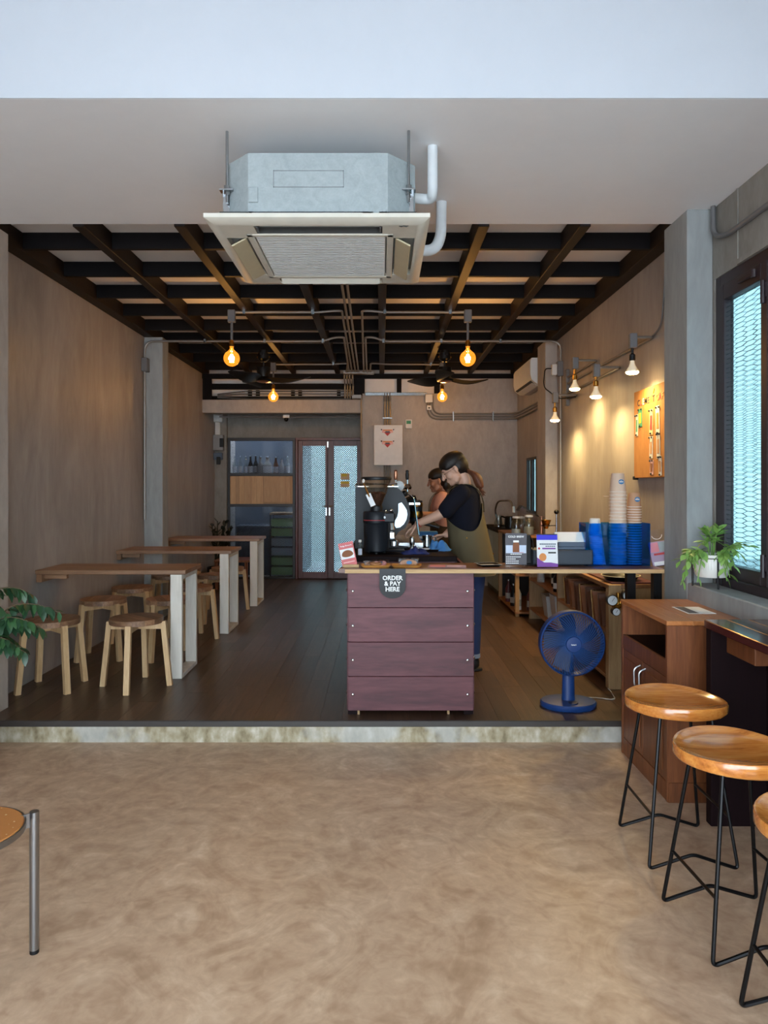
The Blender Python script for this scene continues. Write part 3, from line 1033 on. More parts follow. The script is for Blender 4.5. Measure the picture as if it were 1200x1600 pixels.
for i, w in enumerate((0.085, 0.05, 0.075, 0.105, 0.07, 0.105)):
    link('panel_board', MB().box(x, x + w - 0.002, YD + 0.012, YD + 0.03, 1.102, 1.513, 0.001).mesh('panel_board', 'plywood'), w3)
    x += w
hatch = link('hatch', MB().box(x + 0.004, PX1 - 0.062, YD + 0.006, YD + 0.03, 1.122, 1.497, 0.003).mesh('hatch', 'plywood'), w3)
link('panel_board', MB().box(x, PX1 - 0.041, YD + 0.022, YD + 0.031, 1.102, 1.513).mesh('panel_board', 'plywood'), w3)
# ================================================================== CASSETTE AIR CONDITIONER
AX, AY, AZ = -0.271, 3.45, 2.47
ac = thing('air_conditioner', (AX, AY, AZ), 'large cassette air conditioner hanging from the white soffit', 'air conditioner')


def octa(h, c):
    return [(-h + c, -h), (h - c, -h), (h, -h + c), (h, h - c), (h - c, h), (-h + c, h), (-h, h - c), (-h, -h + c)]


body = part('body', MB().prism(octa(0.42, 0.122), 'Z', 0.03, 0.312), 'galvanised', ac, False)
d = MB()
for (a, b, c_, e) in ((-0.19, 0.11, 0.235, 0.2375), (-0.19, 0.11, 0.165, 0.1675)):
    d.box(a, b, -0.4225, -0.4195, c_, e)
d.box(-0.19, -0.1875, -0.4225, -0.4195, 0.165, 0.2375).box(0.108, 0.11, -0.4225, -0.4195, 0.165, 0.2375)
d.box(-0.28, 0.19, -0.4225, -0.4195, 0.055, 0.058)
part('embossing', d, 'steel', body, False)
part('cover_plate', MB().box(-0.295, -0.255, -0.426, -0.4195, 0.10, 0.165, 0.002), 'galvanised', body, False)
part('seam_strip', MB().box(0.235, 0.262, -0.4225, -0.4195, 0.035, 0.312), 'galvanised', body, False)
sk = MB()
# skirt and underside frame
o_, i_ = 0.475, 0.44
sk.rings([[(-o_, -o_, 0.035), (o_, -o_, 0.035), (o_, o_, 0.035), (-o_, o_, 0.035)],
          [(-o_, -o_, 0.018), (o_, -o_, 0.018), (o_, o_, 0.018), (-o_, o_, 0.018)],
          [(-i_, -i_, 0.0), (i_, -i_, 0.0), (i_, i_, 0.0), (-i_, i_, 0.0)],
          [(-i_ + 0.02, -i_ + 0.02, 0.0), (i_ - 0.02, -i_ + 0.02, 0.0), (i_ - 0.02, i_ - 0.02, 0.0), (-i_ + 0.02, i_ - 0.02, 0.0)],
          [(-i_ + 0.02, -i_ + 0.02, 0.03), (i_ - 0.02, -i_ + 0.02, 0.03), (i_ - 0.02, i_ - 0.02, 0.03), (-i_ + 0.02, i_ - 0.02, 0.03)]], cap=False)
s0, s1, sl = 0.415, 0.325, 0.275
for k in range(4):
    sk.set(Matrix.Rotation(k * PI / 2, 4, 'Z'))
    sk.box(-0.421, -sl, -0.421, -s1, 0.0, 0.03)
    sk.box(sl, s1 - 0.0, -0.421, -s1, 0.0, 0.03)
    sk.box(-s1, s1, -s1, -0.295, -0.004, 0.03, 0.004)
sk.set()
panel = part('panel', sk, 'ac_plastic', ac, False)
for k in range(4):
    part('slot_wall', MB().set(Matrix.Rotation(k * PI / 2, 4, 'Z')).box(-sl, sl, -s1 - 0.003, -s1 - 0.0005, 0.002, 0.05), 'ac_dark', panel, False)
part('slot_lining', MB().box(-0.42, 0.42, -0.42, 0.42, 0.05, 0.062), 'ac_dark', panel, False)
g = MB()
for k in range(24):
    y = -0.283 + 0.566 * k / 23
    g.box(-0.285, 0.285, y - 0.0065, y + 0.0065, -0.003, 0.004)
for xx in (-0.285, -0.1, 0.1, 0.285):
    g.box(xx - 0.004, xx + 0.004, -0.29, 0.29, 0.0, 0.012)
part('intake_grille', g, 'white_plastic', panel, False)
part('filter', MB().box(-0.295, 0.295, -0.295, 0.295, 0.016, 0.02), 'ac_filter', panel, False)
fl_ = MB().box(-0.262, 0.262, -0.385, -0.35, 0.034, 0.038).box(-0.27, -0.262, -0.40, -0.345, 0.0, 0.03).box(0.262, 0.27, -0.40, -0.345, 0.0, 0.03)
part('flap', fl_, 'conduit_grey', panel, False)
for k, ang in ((1, 58), (3, 58), (2, 62)):
    f_ = MB()
    f_.set(Matrix.Rotation(k * PI / 2, 4, 'Z') @ Matrix.Translation((0, -0.335, 0.005)) @ Matrix.Rotation(math.radians(ang - 90 + 60), 4, 'X'))
    f_.box(-0.262, 0.262, -0.075 if k != 2 else -0.045, 0.0, -0.004, 0.004, 0.002)
    part('flap', f_, 'ac_flap' if k != 2 else 'ac_plastic', panel, False)
part('maker_mark', MB().tube([(0.345, -0.425, -0.001), (0.355, -0.422, -0.0015), (0.365, -0.426, -0.0015), (0.378, -0.423, -0.0015), (0.386, -0.427, -0.001)], [0.001, 0.0035, 0.0025, 0.0035, 0.001], 6), 'ac_dark', ac, False)
for (x, y) in ((-0.405, -0.34), (0.39, -0.345), (-0.405, 0.34), (0.39, 0.345)):
    rd = MB().cyl((x, y, 0.13), (x, y, Z_CEIL - AZ - 0.001), 0.0065, n=8)
    rod = part('hanger_rod', rd, 'steel', ac, False)
    br = MB().box(x - 0.03, x + 0.03, y - 0.02, y + 0.02, 0.18, 0.186).cyl((x, y, 0.165), (x, y, 0.205), 0.014, n=6)
    br.box(x - 0.022, x + 0.022, y + 0.02, y + 0.026, 0.05, 0.19)
    part('bracket', br, 'steel', rod, False)
pw = MB().tube(bend([(0.40, -0.14, 0.235), (0.505, -0.14, 0.225), (0.505, -0.2, 0.24), (0.505, -0.2, Z_CEIL - AZ - 0.001)], 0.05), 0.024, 12)
part('wrapped_pipe', pw, 'pipe_wrap', ac, False)
pw = MB().tube(bend([(0.40, 0.40, 0.16), (0.56, 0.40, 0.17), (0.595, 0.42, 0.25), (0.60, 0.44, Z_CEIL - AZ - 0.001)], 0.09), 0.03, 12)
part('wrapped_pipe', pw, 'pipe_wrap', ac, False)
part('pipe_port', MB().box(0.37, 0.425, -0.2, -0.1, 0.2, 0.27, 0.004), 'ac_flap', ac, False)

# ================================================================== CEILING CONDUITS
RZ = 2.88


def conduit(path, r, label, n=8, mat='conduit', name='conduit', clips=(), group='metal conduits under the ceiling', bend_r=0.06):
    org = Vector(path[0])
    mb = MB().tube(bend(path, bend_r), r, n)
    o = single(name, mb, mat, label, 'conduit', group, org)
    if clips:
        c = MB()
        for p in clips:
            c.box(p[0] - 0.012, p[0] + 0.012, p[1] - 0.012, p[1] + 0.012, p[2] - 0.014, p[2] + 0.022)
        part('clip', c, 'steel', o)
    return o


conduit([(-0.285, 4.22, RZ), (-0.345, 9.45, RZ)], 0.0105, 'inner long conduit running from the cassette to the rear, first of two')
conduit([(-0.245, 4.22, RZ), (-0.305, 9.45, RZ)], 0.0105, 'inner long conduit running from the cassette to the rear, second of two')
conduit([(-1.335, 6.2, RZ), (-0.55, 6.2, RZ), (-0.42, 6.2, RZ + 0.012), (-0.345, 6.2, RZ + 0.012), (-0.39, 9.45, RZ)], 0.0105,
        'conduit from the large pendant bulb over the tables to the rear bar', clips=[(-1.2, 6.2, RZ), (-0.6, 6.2, RZ)])
conduit([(0.76, 6.2, RZ), (0.02, 6.2, RZ), (-0.09, 6.2, RZ + 0.012), (-0.17, 6.2, RZ + 0.012), (-0.235, 9.45, RZ)], 0.0105,
        'conduit from the large pendant bulb over the bar to the rear bar', clips=[(0.6, 6.2, RZ), (0.03, 6.2, RZ)])
YB_ = 7.29
conduit([(XL + 0.02, YB_, 1.02), (XL + 0.02, YB_, RZ - 0.03), (-0.6, YB_, RZ - 0.03), (-0.48, YB_, RZ + 0.01), (-0.385, YB_, RZ + 0.01), (-0.43, 9.45, RZ)], 0.0115,
        'conduit climbing the wall by the timber tables and crossing the ceiling', clips=[(-1.81, YB_, RZ - 0.03), (-0.6, YB_, RZ - 0.03), (-1.2, YB_, RZ - 0.03)], bend_r=0.1)
conduit([(XR - 0.02, YB_, 0.85), (XR - 0.02, YB_, RZ - 0.03), (0.03, YB_, RZ - 0.03), (-0.08, YB_, RZ + 0.01), (-0.165, YB_, RZ + 0.01), (-0.195, 9.45, RZ)], 0.0115,
        'conduit climbing the wall by the bare lamps and crossing the ceiling', clips=[(1.22, YB_, RZ - 0.03), (0.615, YB_, RZ - 0.03), (0.02, YB_, RZ - 0.03)], bend_r=0.1)
conduit([(-1.35, 8.85, RZ), (-0.62, 8.85, RZ), (-0.5, 8.85, RZ + 0.012), (-0.42, 8.85, RZ + 0.012), (-0.465, 9.45, RZ)], 0.0105,
        'short conduit to the small pendant bulb over the far table', clips=[(-0.6, 8.85, RZ)])
conduit([(0.755, 8.85, RZ), (0.05, 8.85, RZ), (-0.06, 8.85, RZ + 0.012), (-0.135, 8.85, RZ + 0.012), (-0.15, 9.45, RZ)], 0.0105,
        'short conduit to the small pendant bulb over the bar', clips=[(0.615, 8.85, RZ)])
jb = single('junction_bar', MB().box(-0.51, -0.10, 9.44, 9.52, 2.855, 2.9, 0.004), 'conduit', 'metal junction bar gathering the long ceiling conduits', 'junction box')
for i, x in enumerate((-0.495, -0.46, -0.425, -0.385)):
    conduit([(x, 9.48, 2.855), (x, 9.48, 2.80), (x, 9.66, 2.74), (x, 9.66, 2.56)], 0.011,
            ('first', 'second', 'third', 'fourth')[i] + ' short conduit dropping from the junction bar to the lintel', group='conduits dropping to the lintel', bend_r=0.05)
for i, (z, nm) in enumerate(((2.575, 'lowest'), (2.61, 'lower middle'), (2.645, 'upper middle'), (2.68, 'topmost'))):
    conduit([(-2.28, 9.875, z - 0.02 * (i - 1)), (-1.9, 9.875, z), (-0.42, 9.875, z)], 0.008, nm + ' conduit lying along the gap above the lintel', group='conduits above the lintel', mat='conduit_grey')
single('conduit_box', MB().box(-0.40, -0.27, 9.60, 9.69, 2.55, 2.6, 0.004), 'conduit', 'small metal box where drop conduits meet the lintel', 'junction box')

# conduits and fittings on the recess wall and rear wall
cu = conduit([(-2.27, 9.95, 2.335), (-1.7, 9.95, 2.33), (-0.29, 9.95, 2.33)], 0.011, 'dark conduit under the cement lintel', group='conduits on the rear wall', mat='conduit_grey')
cm = thing('security_camera', (-1.33, 9.93, 2.33), 'small dome security camera under the cement lintel', 'camera')
part('housing', MB().box(-0.045, 0.045, -0.03, 0.03, -0.015, 0.03, 0.004), 'white_plastic', cm, False)
part('dome', MB().ell((0, 0, -0.03), (0.03, 0.03, 0.035)), 'black_gloss', cm, False)
conduit([(-0.275, 9.70, 2.60), (-0.275, 9.70, 0.2)], 0.011, 'upright conduit on the corner beside the doors', group='conduits on the rear wall')
for i, x in enumerate((0.045, 0.08, 0.115)):
    cc = conduit([(x, Y_BACK - 0.016, 0.9), (x, Y_BACK - 0.016, 2.6)], 0.0135,
            ('first', 'second', 'third')[i] + ' of three upright conduits behind the white panel', group='three upright conduits on the rear wall')
    s = MB().cyl((x, Y_BACK - 0.016, 2.52), (x, Y_BACK - 0.016, 2.635), 0.017, n=8)
    part('coupling', s, 'conduit_grey', cc)
single('conduit_strap', MB().box(0.015, 0.15, Y_BACK - 0.04, Y_BACK - 0.001, 2.285, 2.30, 0.003), 'steel', 'bright strap across three upright conduits', 'strap')
for i in range(3):
    dd = 0.035 * i
    conduit([(0.63 + dd, Y_BACK - 0.02, 2.60), (0.63 + dd, Y_BACK - 0.02, 2.28 + dd), (XR - 0.03 - 0.002, Y_BACK - 0.02, 2.28 + dd), (XR - 0.03, 7.9, 2.28 + dd)], 0.0125,
            ('lowest', 'middle', 'highest')[i] + ' of three curved conduits behind the baristas', group='curved conduits on the rear wall', bend_r=0.22)
for i, x in enumerate((0.98, 1.52)):
    single('conduit_strap', MB().box(x - 0.008, x + 0.008, Y_BACK - 0.04, Y_BACK - 0.001, 2.25, 2.38, 0.002), 'steel',
           ('strap on the curved conduits nearer the white panel', 'strap on the curved conduits nearer the room corner')[i], 'strap')
sw = thing('switch_box', (0.645, Y_BACK - 0.05, 2.44), 'small white switch box above the curved conduits', 'switch')
part('cover', MB().box(-0.05, 0.05, -0.03, 0.049, 0.06, 0.17, 0.004), 'white_plastic', sw, False)
part('socket', MB().box(-0.028, 0.032, -0.032, 0.049, -0.04, 0.02, 0.004), 'white_plastic', sw, False)
part('opening', MB().box(-0.012, 0.016, -0.034, -0.031, -0.025, -0.005), 'black_plastic', sw, False)

# white sheet with two pennants on the rear wall
k = Y_BACK / F
wp = thing('white_panel', at(606, 727, Y_BACK - 0.05), 'white panel with two red pennant stickers on rear wall', 'panel')
a, b = at(584.3, 664.5, Y_BACK - 0.05), at(629, 727, Y_BACK - 0.05)
part('board', MB().box(a.x, b.x, Y_BACK - 0.085, Y_BACK - 0.032, b.z, a.z, 0.004), 'white_card', wp)
for cy in (675, 693):
    c = at(605.5, cy, Y_BACK - 0.086)
    yy = Y_BACK - 0.0865
    st_ = part('pennant', MB().prism([(c.x - 0.075, c.z + 0.035), (c.x + 0.075, c.z + 0.035), (c.x + 0.075, c.z - 0.01), (c.x + 0.045, c.z - 0.012), (c.x, c.z - 0.055), (c.x - 0.045, c.z - 0.012), (c.x - 0.075, c.z - 0.01)], 'Y', yy - 0.001, yy + 0.0012), 'pink_pale', wp)
    part('pennant_tip', MB().prism([(c.x - 0.045, c.z - 0.003), (c.x + 0.045, c.z - 0.003), (c.x, c.z - 0.055)], 'Y', yy - 0.002, yy - 0.0012), 'red_print', st_)
    part('pennant_band', MB().box(c.x - 0.06, c.x + 0.06, yy - 0.002, yy - 0.0012, c.z + 0.016, c.z + 0.03), 'orange_print', st_)
    part('pennant_mark', MB().box(c.x - 0.03, c.x + 0.03, yy - 0.003, yy - 0.0022, c.z - 0.01, c.z + 0.012), 'grey_print', st_)
    mg = MB()
    for s in (-1, 1):
        mg.cyl((c.x + s * 0.082, yy - 0.008, c.z + 0.032), (c.x + s * 0.082, yy + 0.001, c.z + 0.032), 0.009, n=10)
    part('magnet', mg, 'black_plastic', st_)
rc = thing('wall_controller', at(638.5, 662.5, Y_BACK - 0.02), 'small pale controller with a display beside the white panel', 'controller')
part('case', MB().box(-0.045, 0.045, -0.008, 0.019, -0.062, 0.062, 0.006), 'white_plastic', rc, False)
part('display', MB().box(-0.03, 0.03, -0.0095, -0.008, 0.0, 0.045), 'green_print', rc, False)

# electrics on the pillar by the recess
eb = thing('fuse_box', (-2.33, 10.40, 1.75), 'pale fuse box with trunking on the recess pillar', 'fuse box')
part('trunking_cap', MB().box(-0.19, 0.01, -0.03, 0.019, 0.55, 0.665, 0.004), 'white_plastic', eb, False)
part('trunking', MB().box(-0.10, -0.03, -0.02, 0.019, 0.36, 0.55, 0.003), 'white_plastic', eb, False)
part('case', MB().box(-0.118, 0.03, -0.09, 0.019, 0.13, 0.36, 0.008), 'grey_box', eb, False)
part('window', MB().box(-0.02, 0.035, -0.094, -0.05, 0.18, 0.31, 0.003), 'black_plastic', eb, False)
part('socket', MB().box(-0.118, 0.01, -0.06, 0.019, 0.0, 0.10, 0.006), 'slate_mid', eb, False)
part('plug', MB().box(-0.07, -0.01, -0.08, -0.06, -0.07, 0.04, 0.006), 'black_plastic', eb, False)

jbx = single('junction_box', MB().box(XL + 0.0005, XL + 0.06, YB_ - 0.05, YB_ + 0.05, 2.535, 2.675, 0.004), 'conduit_grey',
             'grey conduit box on the wall above the second timber table', 'junction box')
jb2 = thing('wall_socket', (XR - 0.001, YB_, 2.56), 'grey wall socket box with a white plug beside the lamps', 'socket')
part('box', MB().box(-0.06, 0, -0.035, 0.035, -0.07, 0.08, 0.004), 'conduit_grey', jb2, False)
part('plug', MB().box(-0.115, -0.06, -0.028, 0.028, -0.06, 0.05, 0.006), 'white_plastic', jb2, False)
part('cable', MB().tube(bend([(-0.115, 0, 0.01), (-0.18, 0, 0.01), (-0.2, 0, -0.18), (-0.11, -0.3, -0.34), (-0.02, -0.55, -0.35)], 0.08), 0.006, 8), 'black_plastic', jb2, False)

# ================================================================== PENDANT BULBS
def pendant(x, y, zc, r, label, power):
    t = thing('pendant_light', (x, y, RZ), label, 'pendant light', 'amber globe pendant bulbs')
    part('ceiling_box', MB().box(-0.033, 0.033, -0.02, 0.02, -0.09, 0.02, 0.005), 'conduit_grey', t, False)
    h = zc - RZ
    part('stem', MB().cyl((0, 0, -0.09), (0, 0, h + r + 0.075), 0.011, n=10), 'conduit_grey', t, False)
    part('socket', MB().lathe([(0.016, h + r + 0.03), (0.022, h + r + 0.032), (0.022, h + r + 0.075), (0.012, h + r + 0.09)], 14), 'brass', t, False)
    prof = [(0.0155, r + 0.03), (0.017, r + 0.01)]
    for i in range(1, 13):
        a = 0.3 + (PI - 0.3) * i / 12.0
        prof.append((max(0.0004, r * math.sin(a)), r * math.cos(a)))
    gl = MB().lathe([(p[0], h + p[1]) for p in prof], 24, cap0=False)
    globe = part('globe', gl, 'amber_globe', t, False, 80)
    f = MB()
    for kx in range(6):
        a = 2 * PI * kx / 6
        f.cyl((0.008 * math.cos(a), 0.008 * math.sin(a), h + r * 0.5), (0.016 * math.cos(a), 0.016 * math.sin(a), h - r * 0.5), 0.0042, n=6)
    part('filament', f, 'filament', globe, False)
    part('glass_stem', MB().cyl((0, 0, h + r * 0.45), (0, 0, h + r + 0.02), 0.006, n=8), 'ac_plastic', globe, False)
    ld = bpy.data.lights.new('bulb_light', 'POINT')
    ld.energy = power
    ld.color = (1.0, 0.70, 0.43)
    ld.shadow_soft_size = 0.03
    lo = link('bulb_light', ld, t)
    lo.location = (0, 0, h)
    return t


pendant(-1.307, 6.2, 2.477, 0.070, 'large amber globe bulb on a pendant over the timber tables', 7.5)
pendant(0.754, 6.2, 2.477, 0.070, 'large amber globe bulb on a pendant over the bar', 7.5)
pendant(-1.347, 8.85, 2.476, 0.064, 'smaller amber globe bulb hanging before the cement lintel', 6.5)
pendant(0.757, 8.85, 2.476, 0.064, 'smaller amber globe bulb hanging before the rear cement wall', 6.5)

# ================================================================== CEILING FANS
def ceiling_fan(x, y, rz, label):
    t = thing('ceiling_fan', (x, y, 2.90), label, 'ceiling fan', 'black ceiling fans', rz)
    part('mount', MB().lathe([(0.05, 0), (0.05, -0.03), (0.065, -0.035), (0.065, -0.1), (0.03, -0.13)], 18).box(-0.02, 0.02, -0.07, 0.07, -0.06, -0.03), 'black_plastic', t, False)
    part('mount_screw', MB().cyl((-0.075, 0, -0.075), (-0.06, 0, -0.075), 0.01, n=8).cyl((0.06, 0, -0.075), (0.075, 0, -0.075), 0.01, n=8).cyl((0, -0.075, -0.11), (0, -0.06, -0.11), 0.01, n=8), 'brass', t, False)
    part('rod', MB().cyl((0, 0, -0.2), (0, 0, -0.12), 0.012, n=10), 'black_plastic', t, False)
    part('motor', MB().lathe([(0.075, -0.19), (0.08, -0.2), (0.065, -0.3), (0.10, -0.33), (0.085, -0.345)], 22), 'black_plastic', t, False)
    part('light_cap', MB().lathe([(0.08, -0.345), (0.085, -0.352), (0.05, -0.362)], 22), 'copper', t, False)
    bl = MB()
    N = 12
    rings = []
    for i in range(N + 1):
        s = i / N
        rr = 0.06 + 0.47 * s
        w = 0.05 + 0.06 * math.sin(PI * min(1, s * 1.05)) * (1 - 0.2 * s)
        if s > 0.93: w *= 0.55
        tw = math.radians(30 - 22 * s)
        z = -0.325 + 0.02 * s * s - 0.04 * math.sin(PI * s) * 0.5
        sweep = 0.08 * math.sin(PI * s * 0.8)
        cy, sy = math.cos(tw) * w, math.sin(tw) * w
        rings.append([(rr, sweep - cy, z - sy + 0.004), (rr, sweep + cy, z + sy + 0.004), (rr, sweep + cy, z + sy - 0.004), (rr, sweep - cy, z - sy - 0.004)])
    bl.rings(rings)
    me = bl.mesh('blade', 'black_plastic', 50)
    for kx in range(3):
        o = link('blade', me, t)
        o.rotation_euler = (0, 0, kx * 2 * PI / 3)
    return t


ceiling_fan(-1.337, 8.05, math.radians(-8), 'black three bladed ceiling fan above the far timber table')
ceiling_fan(0.717, 8.05, math.radians(12), 'black three bladed ceiling fan above the baristas')

# ================================================================== LAMPS ON THE RIGHT WALL
bk = single('conduit_bracket', MB().box(XR - 0.035, XR - 0.0005, 7.02, 7.08, 2.16, 2.52, 0.003), 'conduit_grey', 'upright grey bracket joining the lamp conduits on the wall', 'bracket')
WALL_LAMPS = [
    (4.835, 2.375, 1.707, 2.13, 'wall lamp nearest the cork board, on its own long conduit', 'black_plastic'),
    (5.49, 2.28, 1.657, 2.047, 'wall lamp second from the cork board, with a gold socket', 'brass'),
    (6.09, 2.44, 1.657, 2.188, 'wall lamp third from the cork board, raised with a gold socket', 'brass'),
    (6.725, 2.226, 1.642, 1.978, 'wall lamp farthest from the cork board, lowest of four', 'brass'),
]
for (y, z, xe, zb, lab, sock) in WALL_LAMPS:
    t = thing('wall_lamp', (XR, y, z), lab, 'wall lamp', 'bare reflector lamps on the wall')
    dx = xe - XR
    part('conduit', MB().tube(bend([(-0.016, 7.03 - y, 0.0), (-0.016, 0.05, 0), (-0.016, 0, 0.0), (dx + 0.03, 0, 0.0)], 0.03), 0.0105, 8), 'conduit', t, False)
    part('box', MB().box(dx - 0.022, dx + 0.03, -0.022, 0.022, -0.075, 0.025, 0.005), 'conduit_grey', t, False)
    zz = zb - z
    part('socket', MB().lathe([(0.009, -0.075), (0.009, zz + 0.135), (0.02, zz + 0.125), (0.021, zz + 0.09), (0.016, zz + 0.085)], 14, c=(dx, 0, 0)), sock, t, False)
    bulb = part('bulb', MB().lathe([(0.014, zz + 0.09), (0.016, zz + 0.07), (0.022, zz + 0.05), (0.034, zz + 0.03), (0.042, zz + 0.017), (0.043, zz + 0.01)], 20, c=(dx, 0, 0), cap1=False), 'lamp_collar', t, False)
    part('bulb_face', MB().lathe([(0.043, zz + 0.01), (0.042, zz + 0.002), (0.032, zz - 0.006), (0.012, zz - 0.009)], 20, c=(dx, 0, 0), cap0=False), 'lamp_face', bulb, False)
    ld = bpy.data.lights.new('lamp_light', 'SPOT')
    ld.energy = 30
    ld.color = (1.0, 0.71, 0.30)
    ld.spot_size = math.radians(168)
    ld.spot_blend = 1.0
    ld.shadow_soft_size = 0.04
    lo = link('lamp_light', ld, t)
    lo.location = (dx, 0, zz - 0.012)
tag(single('wall_cable', MB().tube(bend([(XR - 0.008, 4.86, 2.385), (XR - 0.008, 4.70, 2.42), (XR - 0.008, 4.66, 2.6), (XR - 0.008, 4.62, 2.895)], 0.1), 0.006, 8), 'conduit_grey', 'thin grey cable climbing the wall above the cork board', 'cable', org=Vector((XR, 4.62, 2.4))), 'thin grey cable climbing the wall above the cork board', 'cable')

# conduit high on the window wall
conduit([(XR - 0.02, 3.94, Z_CEIL - 0.002), (XR - 0.02, 3.94, 2.74), (XR - 0.02, 3.78, 2.70), (XR - 0.02, 2.0, 2.70)], 0.014, 'grey conduit bending along the wall above the window', group='conduit above the window', bend_r=0.12,
        mat='conduit_grey')

# ================================================================== SPLIT AIR CONDITIONER ON THE RIGHT WALL
sp = thing('split_air_conditioner', (XR - 0.001, 8.42, 2.50), 'white wall air conditioner high beside the cement pillar', 'air conditioner')
prof = [(0, 0.0), (-0.12, 0.0), (-0.185, 0.05), (-0.2, 0.12), (-0.2, 0.26), (-0.185, 0.295), (0, 0.295)]
part('case', MB().prism(prof, 'Y', -0.5, 0.5), 'white_plastic', sp, False)
part('outlet', MB().prism([(-0.115, -0.003), (-0.188, 0.046), (-0.18, 0.055), (-0.11, 0.008)], 'Y', -0.44, 0.44), 'black_plastic', sp, False)
part('flap', MB().prism([(-0.1, -0.012), (-0.17, 0.02), (-0.168, 0.024), (-0.1, -0.006)], 'Y', -0.44, 0.44), 'white_plastic', sp, False)
mk = MB()
for i in range(3):
    mk.box(-0.07 + 0.02 * (i % 2), -0.05 + 0.02 * (i % 2), -0.5015, -0.4998, 0.16 + 0.035 * i, 0.175 + 0.035 * i)
part('maker_label', mk, 'grey_box', sp, False)
part('drain_pipe', MB().tube(bend([(-0.03, -0.3, 0.0), (-0.03, -0.3, -0.06), (-0.03, -0.25, -0.13), (-0.03, -0.25, -0.24)], 0.03), 0.022, 10), 'conduit', sp, False)
# ================================================================== TIMBER TABLES ON THE LEFT
def wall_table(y0, y1, label):
    t = thing('wall_table', ((XL - 1.40) / 2, (y0 + y1) / 2, 0), label, 'table', 'wall tables with white loop legs')
    n = 3
    w = (y1 - y0) / n
    for i in range(n):
        part('top_board', MB().box(XL + 0.001, -1.385, y0 + i * w, y0 + (i + 1) * w - 0.0012, 0.737, 0.767, 0.0025), 'teak_top', t)
    part('cleat', MB().box(XL + 0.001, XL + 0.04, y0 + 0.02, y1 - 0.02, 0.68, 0.737).box(XL + 0.04, XL + 0.2, y0 + 0.06, y0 + 0.09, 0.70, 0.737), 'teak_top', t)
    a, b = y0 + 0.0, y1 - 0.02
    part('leg', MB().box(-1.492, -1.41, a, a + 0.035, 0.0, 0.736, 0.002), 'whitewash', t)
    part('leg', MB().box(-1.492, -1.41, b - 0.035, b, 0.0, 0.736, 0.002), 'whitewash', t)
    part('top_rail', MB().box(-1.492, -1.41, a + 0.036, b - 0.036, 0.70, 0.736, 0.002), 'whitewash', t)
    part('floor_rail', MB().box(-1.492, -1.41, a + 0.036, b - 0.036, 0.0, 0.03, 0.002), 'whitewash', t)


wall_table(5.02, 5.46, 'timber wall table nearest the step, with a white loop leg')
wall_table(6.55, 7.03, 'middle timber wall table beside the cement pillar')
wall_table(8.06, 8.54, 'farthest timber wall table, before the meshed panes')


# ------------------------------------------------------------------ low round stools
def make_stool():
    t = thing('round_stool', (0, 0, 0), 'x', 'stool', 'low round timber stools at the wall tables')
    n = 5
    R = 0.176
    for i in range(n):
        x0, x1 = -R + 2 * R * i / n + 0.0006, -R + 2 * R * (i + 1) / n - 0.0006
        pts_t, pts_b = [], []
        m = 7
        for k in range(m + 1):
            x = x0 + (x1 - x0) * k / m
            pts_t.append((x, math.sqrt(max(1e-6, R * R - x * x))))
        for k in range(m, -1, -1):
            x = x0 + (x1 - x0) * k / m
            pts_b.append((x, -math.sqrt(max(1e-6, R * R - x * x))))
        part('seat_strip', MB().prism(pts_t + pts_b, 'Z', 0.432, 0.468), 'stool_seat', t, False)
    L = 0.152
    H = 0.205
    for k in range(4):
        a = PI / 4 + k * PI / 2
        c, s = math.cos(a), math.sin(a)
        lg = MB()
        p0 = Vector((c * (H + 0.02), s * (H + 0.02), 0))
        p1 = Vector((c * (H - 0.025), s * (H - 0.025), 0.44))
        lg.bar(p0, p1, 0.036, 0.034, (c, s, 0))
        part('leg', lg, 'stool_leg', t, False)
    for k in range(2):
        a = PI / 4 + k * PI / 2
        c, s = math.cos(a), math.sin(a)
        part('cross_rail', MB().bar((-c * 0.175, -s * 0.175, 0.411 - 0.001 * k), (c * 0.175, s * 0.175, 0.411 - 0.001 * k), 0.03, 0.042), 'stool_leg', t, False)
    return t


stool0 = make_stool()
STOOLS = [
    (-2.225, 4.80, 3, 'low round stool nearest the leafy plant and wall'),
    (-1.672, 4.85, 48, 'low round stool nearest the step, beside the first loop leg'),
    (-2.215, 5.66, 8, 'low round stool against the wall just behind the first table'),
    (-1.70, 5.68, 25, 'low round stool just behind the first table by its loop leg'),
    (-2.215, 6.32, 12, 'low round stool against the wall just before the middle table'),
    (-1.69, 6.36, 40, 'low round stool just before the middle table by its loop leg'),
    (-2.15, 7.20, 5, 'low round stool in the pillar corner behind the middle table'),
    (-1.69, 7.22, 30, 'low round stool just behind the middle table by its loop leg'),
    (-2.16, 7.83, 10, 'low round stool against the wall just before the farthest table'),
    (-1.70, 7.86, 45, 'low round stool just before the farthest table by its loop leg'),
]
for i, (x, y, a, lab) in enumerate(STOOLS):
    o = stool0 if i == 0 else copy_tree(stool0)
    o.location = (x, y, 0)
    o.rotation_euler = (0, 0, math.radians(a))
    o['label'] = lab

# red side table glimpsed behind the farthest wall table
sd = thing('side_table', (-1.98, 9.55, 0), 'small dark red side table behind the farthest wall table', 'table')
part('tabletop', MB().box(-0.22, 0.24, -0.22, 0.22, 0.36, 0.39, 0.004), 'cabinet_teak', sd, False)
for sx in (-0.19, 0.2):
    for sy in (-0.19, 0.19):
        part('leg', MB().box(sx - 0.02, sx + 0.02, sy - 0.02, sy + 0.02, 0, 0.36, 0.003), 'cabinet_teak', sd, False)

